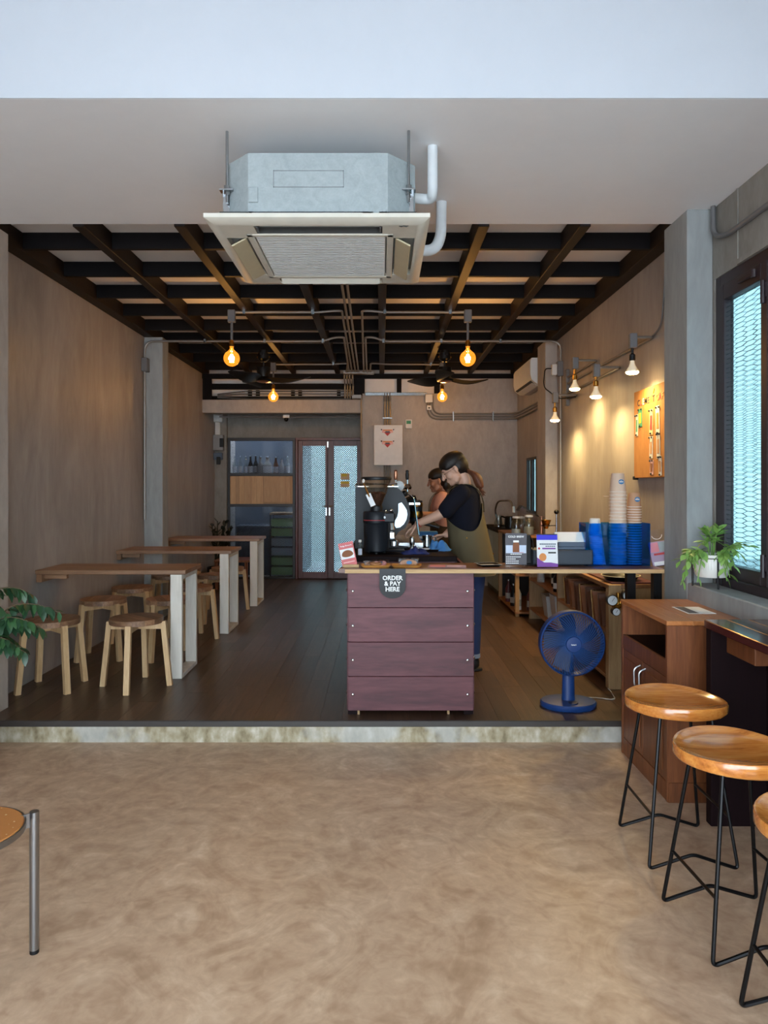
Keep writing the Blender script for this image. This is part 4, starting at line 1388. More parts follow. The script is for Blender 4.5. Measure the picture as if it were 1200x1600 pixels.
# ================================================================== ORDER COUNTER (end of the bench) AND BAR SLAB
CX0, CX1, CY0, CY1 = -0.205, 0.553, 4.215, 6.45
ct = thing('bar_counter', ((CX0 + CX1) / 2, (CY0 + CY1) / 2, 0), 'purplish timber bar counter with bolted boards facing the step', 'counter')
bz = [0.028, 0.232, 0.436, 0.640, 0.846]
for i in range(4):
    part('front_board', MB().box(CX0 + 0.008 - 0.002 * (i % 2), CX1 - 0.008 + 0.003 * (i % 2), CY0, CY0 + 0.022, bz[i] + 0.0012, bz[i + 1] - 0.0012, 0.002), 'purple_board', ct)
    for s, x0 in ((-1, CX0), (1, CX1 - 0.018)):
        part('side_board', MB().box(x0, x0 + 0.018, CY0 + 0.023, CY1, bz[i] + 0.0012, bz[i + 1] - 0.0012, 0.002), 'purple_side', ct)
bo = MB().ell((0, 0, 0), (0.0095, 0.006, 0.0095), 10, 6).mesh('bolt', 'chrome')
for i in range(4):
    zc = (bz[i] + bz[i + 1]) / 2 - 0.005
    for x in (CX0 + 0.035, CX1 - 0.042):
        o = link('bolt', bo, ct)
        o.location = Vector((x, CY0 - 0.001, zc)) - ct.location
    for x in (CX0 - 0.003, CX1 + 0.003):
        o = link('bolt', bo, ct)
        o.location = Vector((x, CY0 + 0.05, zc)) - ct.location
        o.rotation_euler = (0, 0, PI / 2)
part('back_panel', MB().box(CX0 + 0.02, CX1 - 0.02, CY1 - 0.02, CY1 - 0.001, 0.03, 0.846), 'purple_side', ct)
for x in (CX0 + 0.005, CX1 - 0.06):
    part('foot', MB().box(x, x + 0.055, CY0 + 0.024, CY0 + 0.08, 0, 0.845), 'dark_panel', ct)
    part('foot', MB().box(x, x + 0.055, CY1 - 0.09, CY1 - 0.03, 0, 0.845), 'dark_panel', ct)
for x in (CX0 + 0.062, CX1 - 0.16):
    part('wedge', MB().box(x, x + 0.013, CY0 + 0.024, CY0 + 0.05, 0, 0.04), 'shelf_oak', ct)
part('worktop', MB().box(CX0 - 0.02, 0.49, 4.60, CY1 + 0.02, 0.872, 0.908, 0.004), 'dark_panel', ct)
part('apron_rail', MB().box(CX0 + 0.02, 0.487, 4.605, 4.63, 0.80, 0.872), 'purple_board', ct)
ZT = 0.873       # top of the bar slab
sb = thing('bar_slab', (0.7, 4.36, 0.847), 'long narrow timber bar slab with a pale raw edge', 'counter top')
outl = [(-0.262, 4.20), (XR - 0.2, 4.19), (XR - 0.2, 4.52), (-0.21, 4.53), (-0.262, 4.33)]
outl = [(-0.255, 4.203), (1.668, 4.195), (1.668, 4.52), (-0.20, 4.53)]
part('board', MB().prism(outl, 'Z', 0.8475, ZT), 'slab_top', sb)
part('raw_edge', MB().box(-0.215, 1.668, 4.186, 4.1945, 0.848, ZT - 0.003).box(-0.215, 1.668, 4.1945, 4.203, 0.848, ZT - 0.0032), 'slab_edge', sb)
for x in (1.50, 1.66):
    part('support', MB().box(x, x + 0.05, 4.33, 4.38, 0.0, 0.847), 'black_metal', sb)

# order sign hanging over the front of the slab
sg = thing('order_sign', (0.065, 4.18, ZT), 'black rounded sign reading ORDER & PAY HERE on counter front', 'sign')
k = 4.18 / F
pl = [(-0.077, 0.0), (0.077, 0.0), (0.077, -0.105)]
for i in range(1, 12):
    a = -PI * i / 12
    pl.append((0.077 * math.cos(a), -0.105 + 0.068 * math.sin(a)))
pl.append((-0.077, -0.105))
part('plate', MB().prism(pl, 'Y', 0.0, 0.003), 'black_gloss', sg, False)
part('fold', MB().box(-0.077, 0.077, 0.0, 0.06, 0.0002, 0.0022), 'black_gloss', sg, False)
sx = sg.location
for s, zz in (('ORDER', -0.053), ('& PAY', -0.086), ('HERE', -0.119)):
    text(s, 0.036, 'lettering', sg, 'ink_white', (sx.x, sx.y - 0.0006, sx.z + zz), bold=0.0011)

# ================================================================== SHELF UNIT UNDER THE SLAB ALONG THE RIGHT WALL
def board(name, t, x0, x1, y0, y1, z0, z1, m='shelf_board'):
    return part(name, MB().box(x0, x1, y0, y1, z0, z1, 0.002), m, t)


SX0 = 1.523
su = thing('shelf_unit', (1.69, 6.0, 0), 'low open timber shelf unit along the wall behind the blue fan', 'shelf')
for y in (4.79, 6.14, 7.30):
    board('upright', su, SX0, XR - 0.002, y, y + 0.035, 0.0, 0.672 if y > 4.9 else 0.672, 'shelf_oak')
board('upright', su, SX0 - 0.002, SX0 + 0.085, 4.755, 4.789, 0.0, 0.70, 'shelf_oak')
for z in (0.06, 0.37):
    board('shelf', su, SX0, XR - 0.002, 4.826, 6.139, z, z + 0.025)
board('shelf', su, SX0, XR - 0.002, 6.176, 7.299, 0.10, 0.125)
board('shelf', su, SX0, XR - 0.002, 6.176, 7.299, 0.40, 0.425)
board('top', su, SX0 - 0.004, XR - 0.002, 4.789, 7.34, 0.673, 0.70)
part('mat', MB().box(SX0 + 0.03, XR - 0.01, 4.80, 6.0, 0.7005, 0.712, 0.002), 'maroon', su)
rk = thing('bottle_rack', (1.64, 7.95, 0), 'open timber rack with bottles beside the sink cabinet', 'rack')
for y in (7.42, 8.46):
    for x in (1.40, 1.80):
        board('post', rk, x, x + 0.04, y, y + 0.04, 0.0, 0.82, 'shelf_oak')
for z in (0.03, 0.42, 0.80):
    board('shelf', rk, 1.395, XR - 0.003, 7.40, 8.51, z + (0.0 if z < .7 else 0.0205), z + 0.02 + (0.0 if z < 0.7 else 0.0205))

# sink cabinet against the rear
sk_ = thing('sink_cabinet', (1.65, 9.1, 0), 'pale blue grey sink cabinet with dark top in rear corner', 'cabinet')
part('body', MB().box(1.452, XR - 0.003, 8.56, 9.715, 0.0, 0.79, 0.003), 'black_frame', sk_)
for i in range(2):
    y0 = 8.565 + i * 0.575
    dr = part('door', MB().box(1.434, 1.4515, y0 + 0.004, y0 + 0.569, 0.07, 0.785, 0.003), 'sink_panel', sk_)
    part('knob', MB().ell((1.426, y0 + (0.5 if i == 0 else 0.07), 0.5), (0.009, 0.014, 0.014), 10, 8), 'brass', dr)
part('worktop', MB().box(1.425, XR - 0.003, 8.545, 9.715, 0.791, 0.842, 0.004), 'dark_panel', sk_)
part('faucet', MB().tube(bend([(1.55, 9.4, 0.842), (1.50, 9.4, 1.04), (1.53, 9.35, 1.17), (1.68, 9.2, 1.18), (1.70, 9.15, 1.05)], 0.06), 0.012, 10), 'steel', sk_)
part('faucet_sprayer', MB().cyl((1.70, 9.15, 1.10), (1.703, 9.14, 1.02), 0.017, 0.019, 12), 'white_plastic', sk_)

# ================================================================== TEAK CABINET AND DARK WINDOW TABLE
KX0, KX1, KY0, KY1, KZ = 1.342, 1.714, 3.337, 3.976, 0.728
kb = thing('teak_cabinet', ((KX0 + KX1) / 2, (KY0 + KY1) / 2, ZF), 'reddish teak cabinet with open niche under the window ledge', 'cabinet')
part('side_panel', MB().box(KX0, KX1, KY0, KY0 + 0.022, ZF, KZ - 0.0225, 0.002), 'cabinet_teak', kb)
part('side_panel', MB().box(KX0, KX1, KY1 - 0.022, KY1, ZF, KZ - 0.0225, 0.002), 'cabinet_teak', kb)
for i in range(3):
    w = (KX1 - KX0 + 0.004) / 3
    part('top_board', MB().box(KX0 - 0.004 + i * w, KX0 - 0.004 + (i + 1) * w - 0.0008, KY0 - 0.004, KY1 + 0.004, KZ - 0.022, KZ, 0.002), 'cabinet_top', kb)
part('back_panel', MB().box(KX1 - 0.012, KX1, KY0 + 0.022, KY1 - 0.022, ZF, KZ - 0.0225), 'cabinet_teak', kb)
part('niche_shelf', MB().box(KX0 + 0.004, KX1 - 0.013, KY0 + 0.0225, KY1 - 0.0225, 0.515, 0.535), 'dark_panel', kb)
part('rail', MB().box(KX0 + 0.002, KX0 + 0.02, KY0 + 0.0225, KY1 - 0.0225, 0.46, 0.537, 0.002), 'cabinet_teak', kb)
part('plinth', MB().box(KX0 + 0.003, KX0 + 0.02, KY0 + 0.0225, KY1 - 0.0225, ZF, ZF + 0.09, 0.002), 'cabinet_teak', kb)
part('plinth', MB().box(KX0 + 0.002, KX1 - 0.005, KY0 - 0.008, KY0 - 0.0003, ZF, ZF + 0.095, 0.003), 'cabinet_teak', kb)
ym = (KY0 + KY1) / 2
for (a, b, hy) in ((KY0 + 0.024, ym - 0.001, ym - 0.035), (ym + 0.001, KY1 - 0.024, ym + 0.035)):
    dr = part('door', MB().box(KX0 + 0.004, KX0 + 0.022, a, b, ZF + 0.093, 0.457, 0.002), 'cabinet_teak', kb)
    part('door_panel', MB().box(KX0 - 0.001, KX0 + 0.004, a + 0.035, b - 0.035, ZF + 0.13, 0.42, 0.002), 'cabinet_teak', dr)
    part('handle', MB().tube(bend([(KX0 + 0.004, hy, 0.43), (KX0 - 0.03, hy, 0.415), (KX0 - 0.028, hy, 0.325), (KX0 + 0.004, hy, 0.31)], 0.03), 0.0055, 8), 'brushed_leg', dr)
single('leaflet', MB().box(1.52, 1.66, 3.52, 3.72, KZ + 0.0006, KZ + 0.0016), 'white_card', 'small pale leaflet lying on the teak cabinet', 'leaflet', org=Vector((1.59, 3.62, KZ + 0.0006)))
o = COL.objects[-1]
part('leaflet_print', MB().box(1.53, 1.58, 3.53, 3.71, KZ + 0.0016, KZ + 0.0022), 'grey_print', bpy.data.objects['leaflet'])

wt = thing('window_table', (1.57, 2.2, ZF), 'dark glossy rosewood table running along the window', 'table')
TZ = 0.770
for i, (a, b) in enumerate(((1.432, 1.53), (1.531, 1.625), (1.626, 1.713))):
    part('top_board', MB().box(a, b, 0.9, 3.155, TZ - 0.036, TZ, 0.003), 'rosewood', wt)
part('end_panel', MB().box(1.438, 1.69, 3.10, 3.148, ZF, TZ - 0.0365, 0.003), 'dark_panel', wt)
part('end_panel', MB().box(1.438, 1.69, 0.95, 1.0, ZF, TZ - 0.0365, 0.003), 'dark_panel', wt)
part('back_panel', MB().box(1.68, 1.70, 1.0, 3.10, ZF, TZ - 0.0365), 'dark_panel', wt)
part('drawer_box', MB().box(1.505, 1.679, 2.86, 3.099, TZ - 0.135, TZ - 0.0365, 0.003), 'cabinet_teak', wt)

# ================================================================== BAR STOOLS
def make_bar_stool():
    t = thing('bar_stool', (0, 0, 0), 'x', 'stool', 'bar stools with honey timber seats')
    rings = []
    N = 40

    def sup(a, rx, ry):
        return (rx * math.cos(a), ry * math.sin(a))

    def ring(sc, z, dip):
        out = []
        for k in range(N):
            a = 2 * PI * k / N
            x, y = sup(a, 0.2 * sc, 0.188 * sc)
            zz = z
            if dip:
                zz = z - 0.016 * (1 - min(1, sc) ** 2) + 0.010 * (abs(y) / 0.19) ** 2 - 0.006 * max(0.0, x / 0.2) ** 2
            out.append((x, y, zz))
        return out
    rings.append(ring(0.95, 0.578, False))
    rings.append(ring(0.985, 0.581, False))
    rings.append(ring(1.0, 0.588, False))
    rings.append(ring(1.0, 0.614, True))
    for s in (0.985, 0.93, 0.88, 0.7, 0.5, 0.3, 0.12):
        rings.append(ring(s, 0.613 if s < 0.9 else 0.618, True))
    part('seat', MB().rings(rings), 'honey_seat', t, False, 50)
    r = 0.0068
    for sy, nm in ((-1, 'near'), (1, 'far')):
        yf = sy * 0.172
        yt = sy * 0.10
        path = bend([(-0.10, yt, 0.585), (-0.172, yf, 0.008), (0.0, yf * 0.98, 0.062), (0.172, yf, 0.008), (0.10, yt, 0.585)], 0.02)
        part('frame', MB().tube(path, r, 8), 'black_metal', t, False)
    for sx in (-1, 1):
        f = 0.2 / 0.585
        x = sx * (0.172 + (0.10 - 0.172) * f)
        y = 0.172 + (0.10 - 0.172) * f
        part('side_brace', MB().tube([(x, -y, 0.2), (x, y, 0.2)], 0.0055, 8), 'black_metal', t, False)
    part('seat_plate', MB().box(-0.11, 0.11, -0.11, 0.11, 0.572, 0.578), 'black_metal', t, False)
    return t


bs = make_bar_stool()
for i, (x, y, a, lab) in enumerate(((1.205, 2.915, 0, 'honey timber bar stool nearest the teak cabinet'),
                                    (1.182, 2.367, 3, 'middle honey timber bar stool at the dark window table'),
                                    (1.185, 1.84, -2, 'honey timber bar stool cut by the picture edge'))):
    o = bs if i == 0 else copy_tree(bs)
    o.location = (x, y, ZF)
    o.rotation_euler = (0, 0, math.radians(a))
    o['label'] = lab

# ================================================================== METAL STOOL BOTTOM LEFT
ms = thing('metal_stool', (-1.256, 2.15, ZF), 'low round stool with steel legs and speckled orange top', 'stool')
part('seat', MB().lathe([(0.14, 0.428), (0.156, 0.43), (0.157, 0.444), (0.154, 0.447)], 40), 'terracotta_tile', ms, False)
sp_ = MB()
rr = random.Random(3)
for i in range(46):
    a, q = rr.uniform(0, 2 * PI), 0.148 * math.sqrt(rr.random())
    s = rr.uniform(0.0012, 0.0028)
    sp_.box(q * math.cos(a) - s, q * math.cos(a) + s, q * math.sin(a) - s, q * math.sin(a) + s, 0.4468, 0.4474)
o = part('speckles', sp_, 'beige_print', ms, False)
o['kind'] = 'stuff'
part('rim', MB().lathe([(0.1575, 0.425), (0.163, 0.425), (0.163, 0.444), (0.1575, 0.444), (0.1575, 0.425)], 40, cap0=False, cap1=False), 'brushed_leg', ms, False)
for kx in range(4):
    a = math.radians(37) + kx * PI / 2
    c, s = math.cos(a), math.sin(a)
    lg = part('leg', MB().cyl((0.188 * c, 0.188 * s, 0.012), (0.188 * c, 0.188 * s, 0.45), 0.0145, n=18), 'brushed_leg', ms, False)
    part('foot', MB().cyl((0.188 * c, 0.188 * s, 0.0), (0.188 * c, 0.188 * s, 0.012), 0.014, n=16), 'black_plastic', lg, False)
    part('bracket', MB().bar((0.15 * c, 0.15 * s, 0.425), (0.188 * c, 0.188 * s, 0.425), 0.006, 0.045), 'brushed_leg', lg, False)
# ================================================================== BLUE PEDESTAL FAN
FX, FY = 1.157, 4.40
bf = thing('pedestal_fan', (FX, FY, 0), 'blue pedestal fan on the floor before the shelf unit', 'fan')
part('base', MB().lathe([(0.165, 0.0), (0.172, 0.008), (0.173, 0.028), (0.165, 0.036), (0.10, 0.042)], 40, sy=0.8), 'fan_blue', bf, False)
part('control_dial', MB().lathe([(0.03, 0.040), (0.03, 0.046), (0.025, 0.048)], 20, c=(0.01, -0.075, 0)), 'fan_blue_dark', bf, False)
part('pole', MB().lathe([(0.042, 0.038), (0.04, 0.06), (0.037, 0.18), (0.032, 0.30), (0.03, 0.36)], 22, sy=0.8), 'fan_blue', bf, False)
ZH = 0.408
HY = -0.075
part('motor', MB().set(Matrix.Translation((0, 0.06 + HY * 0.6, ZH)) @ Matrix.Rotation(PI / 2, 4, 'X')).lathe([(0.03, -0.1), (0.06, -0.08), (0.07, 0.0), (0.06, 0.02)], 22), 'fan_blue_dark', bf, False)
hd = MB().set(Matrix.Translation((0, HY, ZH)) @ Matrix.Rotation(PI / 2, 4, 'X'))
hd.lathe([(0.185, -0.03), (0.197, -0.028), (0.197, 0.03), (0.19, 0.036), (0.186, 0.03), (0.186, -0.03)], 56, cap0=False, cap1=False)
part('guard_ring', hd, 'fan_blue', bf, False)
gd = MB().set(Matrix.Translation((0, -0.036 + HY, ZH)) @ Matrix.Rotation(PI / 2, 4, 'X'))
for kx in range(66):
    a = 2 * PI * kx / 66
    pts = []
    for i in range(7):
        s = i / 6
        q = 0.044 + 0.146 * s
        aa = a + 0.75 * s * (1 - 0.25 * s)
        pts.append((q * math.cos(aa), q * math.sin(aa), 0.010 * math.cos(s * PI / 2) - 0.002))
    gd.tube(pts, 0.0017, 4, cap=False)
o = part('front_guard', gd, 'fan_rib', bf, False)
o['kind'] = 'stuff'
gd = MB().set(Matrix.Translation((0, 0.035 + HY, ZH)) @ Matrix.Rotation(PI / 2, 4, 'X'))
for kx in range(60):
    a = 2 * PI * kx / 60
    gd.tube([(0.06 * math.cos(a), 0.06 * math.sin(a), 0), (0.19 * math.cos(a - 0.25), 0.19 * math.sin(a - 0.25), 0)], 0.0011, 4, cap=False)
o = part('rear_guard', gd, 'fan_blue_dark', bf, False)
o['kind'] = 'stuff'
part('hub', MB().set(Matrix.Translation((0, -0.046 + HY, ZH)) @ Matrix.Rotation(PI / 2, 4, 'X')).lathe([(0.047, -0.012), (0.048, 0.006), (0.044, 0.011), (0.02, 0.013)], 32), 'fan_blue', bf, False)
text('hatari', 0.013, 'lettering', bf, 'ink_white', (FX - 0.002, FY - 0.0597 + HY, ZH), bold=0.0003)
for kx in range(5):
    bl = MB().set(Matrix.Translation((0, -0.002 + HY, ZH)) @ Matrix.Rotation(PI / 2, 4, 'X') @ Matrix.Rotation(kx * 2 * PI / 5 + 0.3, 4, 'Z'))
    rg = []
    for i in range(8):
        s = i / 7
        q = 0.03 + 0.145 * s
        w = 0.035 + 0.06 * math.sin(s * PI * 0.62)
        off = 0.25 * s
        p = []
        for (u, zz) in ((-0.5, -0.016), (0.5, 0.016)):
            aa = off + u * w / max(q, 0.05)
            p.append((q * math.cos(aa), q * math.sin(aa), zz))
        rg.append([p[0], p[1], (p[1][0], p[1][1], p[1][2] - 0.002), (p[0][0], p[0][1], p[0][2] - 0.002)])
    part('blade', bl.rings(rg), 'fan_blue_dark', bf, False)
part('power_cord', MB().tube(bend([(0.10, 0.13, 0.012), (0.22, 0.16, 0.006), (0.33, 0.10, 0.006), (0.36, 0.30, 0.006), (0.36, 0.36, 0.006)], 0.06), 0.0035, 6), 'pale_bin', bf, False)

# ================================================================== ON THE BAR SLAB
def card_stand(x, y, w, h, lean, name, label, base_mat, card_mat, base=(0.05, 0.02)):
    t = thing(name, (x, y, ZT), label, 'sign')
    return t


# pink tent card with timber foot
k4 = 4.28 / F
p0 = at(548, 881, 4.28)
pc = thing('menu_card', (p0.x, 4.28, ZT), 'pink menu card with cake picture leaning in a timber foot', 'menu card')
part('foot', MB().box(-0.046, 0.05, -0.018, 0.022, 0.0, 0.018, 0.002), 'slab_edge', pc, False)
LM = Matrix.Translation((0, 0.0, 0.012)) @ Matrix.Rotation(math.radians(-14), 4, 'X') @ Matrix.Shear('XZ', 4, (-0.14, 0.0)) if False else Matrix.Translation((0, 0.0, 0.012)) @ Matrix.Rotation(math.radians(-12), 4, 'X') @ Matrix.Rotation(math.radians(-12), 4, 'Y')
part('card', MB().set(LM).box(-0.05, 0.04, 0, 0.002, -0.004, 0.142), 'pink_card', pc, False)
part('picture', MB().set(LM).box(-0.048, 0.034, -0.0008, -0.0002, 0.042, 0.103), 'white_card', pc, False)
cake = MB().set(LM @ Matrix.Translation((-0.006, -0.0012, 0.068)))
cake.prism([(0.034 * math.cos(a) if math.sin(a) > 0 else 0.036 * math.cos(a), (0.026 if math.sin(a) > 0 else 0.016) * math.sin(a)) for a in [2 * PI * i / 20 for i in range(20)]], 'Y', -0.0004, 0.0003)
part('cake_print', cake, 'cake_brown', pc, False)


def mtext(s, size, t, mat, M, name='lettering', bold=0.0):
    """lettering laid on a tilted card: M maps card coordinates (x right, z up) into the thing"""
    o = text(s, size, name, t, mat, t.location, (PI / 2, 0, 0), 0.0003, bold)
    o.data.transform(M)
    return o


mtext('Fudgy Brownie', 0.0115, pc, 'ink_white', LM @ Matrix.Translation((-0.005, -0.0009, 0.122)), bold=0.0002)
dl = MB().set(LM)
for i in range(8):
    dl.box(-0.038 + 0.0085 * i, -0.0315 + 0.0085 * i, -0.0008, -0.0002, 0.018, 0.0245)
part('print_lines', dl, 'pink_pale', pc, False)

# spray bottle of clear liquid beside the grinder foot
b0 = at(562.5, 864, 4.62)
cb = thing('small_bottle', (b0.x, 4.60 + 0.03, 0.9085), 'small clear bottle with pale label beside the black grinder', 'bottle')
part('body', MB().lathe([(0.012, 0), (0.0135, 0.002), (0.0135, 0.07), (0.009, 0.078), (0.009, 0.088)], 16), 'clear_glass', cb, False)
part('label_band', MB().lathe([(0.0137, 0.006), (0.0137, 0.045)], 16, cap0=False, cap1=False), 'print_mid', cb, False)
part('cap', MB().lathe([(0.0105, 0.088), (0.0105, 0.102), (0.008, 0.104)], 14), 'white_plastic', cb, False)


def wooden_tray(x, y, rz, label):
    t = thing('serving_tray', (x, y, ZT + 0.0005), label, 'tray', 'small timber trays on the bar', rz)
    w, d_ = 0.092, 0.062

    def rr(sx, sy, r=0.02, n=5):
        out = []
        for (cx, cy, a0) in ((sx - r, sy - r, 0), (-sx + r, sy - r, PI / 2), (-sx + r, -sy + r, PI), (sx - r, -sy + r, 3 * PI / 2)):
            for i in range(n):
                a = a0 + PI / 2 * i / (n - 1)
                out.append((cx + r * math.cos(a), cy + r * math.sin(a)))
        return out
    rings = [[(p[0], p[1], 0.0) for p in rr(w * 0.86, d_ * 0.82)], [(p[0], p[1], 0.014) for p in rr(w, d_)], [(p[0], p[1], 0.0145) for p in rr(w - 0.005, d_ - 0.005)], [(p[0], p[1], 0.004) for p in rr(w * 0.84, d_ * 0.8)]]
    part('dish', MB().rings(rings), 'tray_wood', t, False, 30)
    return t


tp = at(587, 881, 4.30)
wooden_tray(tp.x, 4.30, 0.02, 'timber tray holding wrapped cookies, nearest the menu card')
tp2 = at(635, 881, 4.30)
wooden_tray(tp2.x, 4.30, -0.03, 'timber tray holding a wrapped cake, beside the cookie tray')
ck = [(-0.03, 0.0, 0.3, 'cookie wrapped in printed film at the back of the tray', 'cookie', 'pink_paper'),
      (0.032, 0.008, -0.4, 'pink wrapped cookie with blue seal on the tray', 'pink_paper', 'logo_blue'),
      (0.0, -0.02, 0.1, 'flat brown cookie in clear film at the front of the tray', 'cookie', 'pink_pale')]
for i, (dx, dy, a, lab, m1, m2) in enumerate(ck):
    c = thing('wrapped_cookie', (tp.x + dx, 4.30 + dy, ZT + 0.0075 + 0.004 * i), lab, 'cookie', 'wrapped cookies on the tray', a)
    R = Matrix.Rotation(math.radians(18 if i != 2 else 6), 4, 'X')
    part('biscuit', MB().set(R).lathe([(0.028, 0.0), (0.036, 0.005), (0.034, 0.012), (0.02, 0.017)], 18), m1, c, False)
    part('film', MB().set(R @ Matrix.Translation((0, 0, 0.010))).box(-0.043, 0.043, -0.036, 0.036, -0.002, 0.0095, 0.002), 'clear_acrylic', c, False)
    part('seal', MB().set(R @ Matrix.Translation((0.004, -0.008, 0.0195))).lathe([(0.011, 0), (0.011, 0.001)], 14), m2, c, False)
ck = thing('wrapped_cake', (tp2.x + 0.012, 4.30, ZT + 0.006), 'arched pound cake slice in film with blue round label', 'cake')
ar = [(-0.048, 0), (0.048, 0), (0.05, 0.02)] + [(0.05 * math.cos(a), 0.02 + 0.018 * math.sin(a)) for a in [PI * i / 10 for i in range(1, 10)]] + [(-0.05, 0.02)]
part('slice', MB().prism(ar, 'Y', -0.012, 0.018), 'cookie', ck, False)
part('film', MB().box(-0.062, 0.062, -0.02, 0.024, -0.001, 0.046, 0.004), 'clear_acrylic', ck, False)
part('label_seal', MB().set(Matrix.Translation((0.004, -0.0205, 0.022)) @ Matrix.Rotation(PI / 2, 4, 'X')).lathe([(0.017, 0), (0.017, 0.0008)], 20, sy=0.62), 'logo_blue', ck, False)

fy = thing('flyer', (0.40, 4.33, ZT + 0.0006), 'lilac pink flyer lying flat on the bar slab', 'flyer', None, -0.12)
part('sheet', MB().box(-0.115, 0.115, -0.075, 0.075, 0, 0.0008), 'lilac_paper', fy, False)
part('picture', MB().box(-0.105, -0.01, -0.06, 0.06, 0.0009, 0.0014), 'pink_paper', fy, False)
ln = MB()
for i in range(6):
    ln.box(0.0, 0.1 - 0.012 * (i % 3), 0.045 - 0.018 * i, 0.05 - 0.018 * i, 0.0009, 0.0014)
part('print_lines', ln, 'pink_pale', fy, False)

ct_ = thing('cash_tray', (0.655, 4.36, ZT + 0.0005), 'small square dark tray with pale rim on the bar slab', 'tray', None, 0.2)
part('dish', MB().rings([[(s * 0.05, t * 0.05, 0) for s, t in ((-1, -1), (1, -1), (1, 1), (-1, 1))], [(s * 0.068, t * 0.068, 0.012) for s, t in ((-1, -1), (1, -1), (1, 1), (-1, 1))], [(s * 0.064, t * 0.064, 0.0122) for s, t in ((-1, -1), (1, -1), (1, 1), (-1, 1))], [(s * 0.05, t * 0.05, 0.003) for s, t in ((-1, -1), (1, -1), (1, 1), (-1, 1))]]), 'dark_panel', ct_, False)
part('lining', MB().box(-0.048, 0.048, -0.048, 0.048, 0.0032, 0.0045), 'pale_bin', ct_, False)
rim = [[(s * q, t * q, z) for s, t in ((-1, -1), (1, -1), (1, 1), (-1, 1))] for q, z in ((0.0685, 0.0115), (0.069, 0.013), (0.063, 0.0135), (0.0632, 0.0122))]
part('rim', MB().rings(rim, cap=False), 'pale_bin', ct_, False)

# acrylic cold brew sign
c0, c1 = at(789.5, 833, 4.27), at(823, 887, 4.27)
cs = thing('drink_sign', ((c0.x + c1.x) / 2, 4.27, ZT + 0.0005), 'grey acrylic sign for cold brew with a jar picture', 'sign')
w = (c1.x - c0.x) / 2
h = 0.205
part('foot', MB().box(-w - 0.003, w + 0.003, -0.025, 0.04, 0.0, 0.016, 0.003), 'clear_acrylic', cs, False)
part('sheet', MB().box(-w, w, 0.0, 0.002, 0.016, h, 0.0008), 'grey_print', cs, False)
part('picture_band', MB().box(-w + 0.003, w - 0.003, -0.0008, -0.0002, 0.085, 0.133), 'print_mid', cs, False)
jar = part('jar_print', MB().prism([(-0.02, 0.09), (0.02, 0.09), (0.02, 0.135), (0.016, 0.142), (0.016, 0.152), (-0.016, 0.152), (-0.016, 0.142), (-0.02, 0.135)], 'Y', -0.0014, -0.0009), 'cake_brown', cs, False)
part('jar_lid', MB().box(-0.017, 0.017, -0.002, -0.0014, 0.15, 0.162), 'ink_white', jar, False)
part('jar_straw', MB().box(0.018, 0.045, -0.0016, -0.001, 0.088, 0.0905), 'red_print', jar, False)
L = cs.location
text('COLD BREW', 0.0165, 'lettering', cs, 'ink_white', (L.x, L.y - 0.0006, L.z + 0.184), bold=0.0004)
ln = MB()
for i, (x0, x1) in enumerate(((-0.033, 0.036), (-0.06, 0.03), (-0.06, 0.0), (-0.06, 0.018), (-0.06, 0.018))):
    z = 0.077 - (0 if i == 0 else 0.004) - 0.0125 * i
    nb = max(3, int((x1 - x0) / 0.011))
    for j in range(nb):
        a = x0 + (x1 - x0) * j / nb
        ln.box(a, a + (x1 - x0) / nb - 0.0022, -0.0008, -0.0002, z, z + 0.0045)
part('print_lines', ln, 'ink_white', cs, False)

# payment promotion card
c0, c1 = at(839.5, 834, 4.26), at(872, 886, 4.26)
pm = thing('payment_sign', ((c0.x + c1.x) / 2, 4.26, ZT + 0.0005), 'white and purple payment card standing before the till', 'sign')
w = (c1.x - c0.x) / 2
LM = Matrix.Rotation(math.radians(-6), 4, 'X')
part('foot', MB().box(-w, w, 0.0, 0.05, 0, 0.004, 0.001), 'clear_acrylic', pm, False)
part('sheet', MB().set(LM).box(-w, w, 0.0, 0.002, 0.004, 0.2), 'white_card', pm, False)
part('blue_header', MB().set(LM).box(-w, w, -0.0008, -0.0002, 0.165, 0.195), 'blue_print', pm, False)
part('black_edge', MB().set(LM).box(-w, w, -0.0008, -0.0002, 0.195, 0.2005), 'ink_black', pm, False)
part('purple_footer', MB().set(LM).prism([(-w, 0.004), (w, 0.004), (w, 0.022), (0.02, 0.03), (-0.02, 0.03), (-w, 0.06)], 'Y', -0.0008, -0.0002), 'purple_print', pm, False)
part('orange_disc', MB().set(LM).prism([(-0.028 + 0.022 * math.cos(a), 0.062 + 0.024 * math.sin(a)) for a in [2 * PI * i / 18 for i in range(18)]], 'Y', -0.0014, -0.0009), 'orange_print', pm, False)
part('purple_strip', MB().set(LM).box(-0.03, 0.05, -0.0008, -0.0002, 0.109, 0.118), 'purple_print', pm, False)
part('dark_strip', MB().set(LM).box(0.005, 0.052, -0.0008, -0.0002, 0.084, 0.093), 'ink_black', pm, False)
part('red_mark', MB().set(LM).prism([(-0.049, 0.106), (-0.041, 0.114), (-0.049, 0.122), (-0.057, 0.114)], 'Y', -0.0008, -0.0002), 'red_print', pm, False)
ln = MB().set(LM)
for i in range(9):
    ln.box(-0.045 + 0.011 * i, -0.0365 + 0.011 * i, -0.0008, -0.0002, 0.136, 0.144)
for i in range(5):
    ln.box(-0.01 + 0.012 * i, 0.0 + 0.012 * i, -0.0008, -0.0002, 0.124, 0.13)
part('print_lines', ln, 'slate_mid', pm, False)

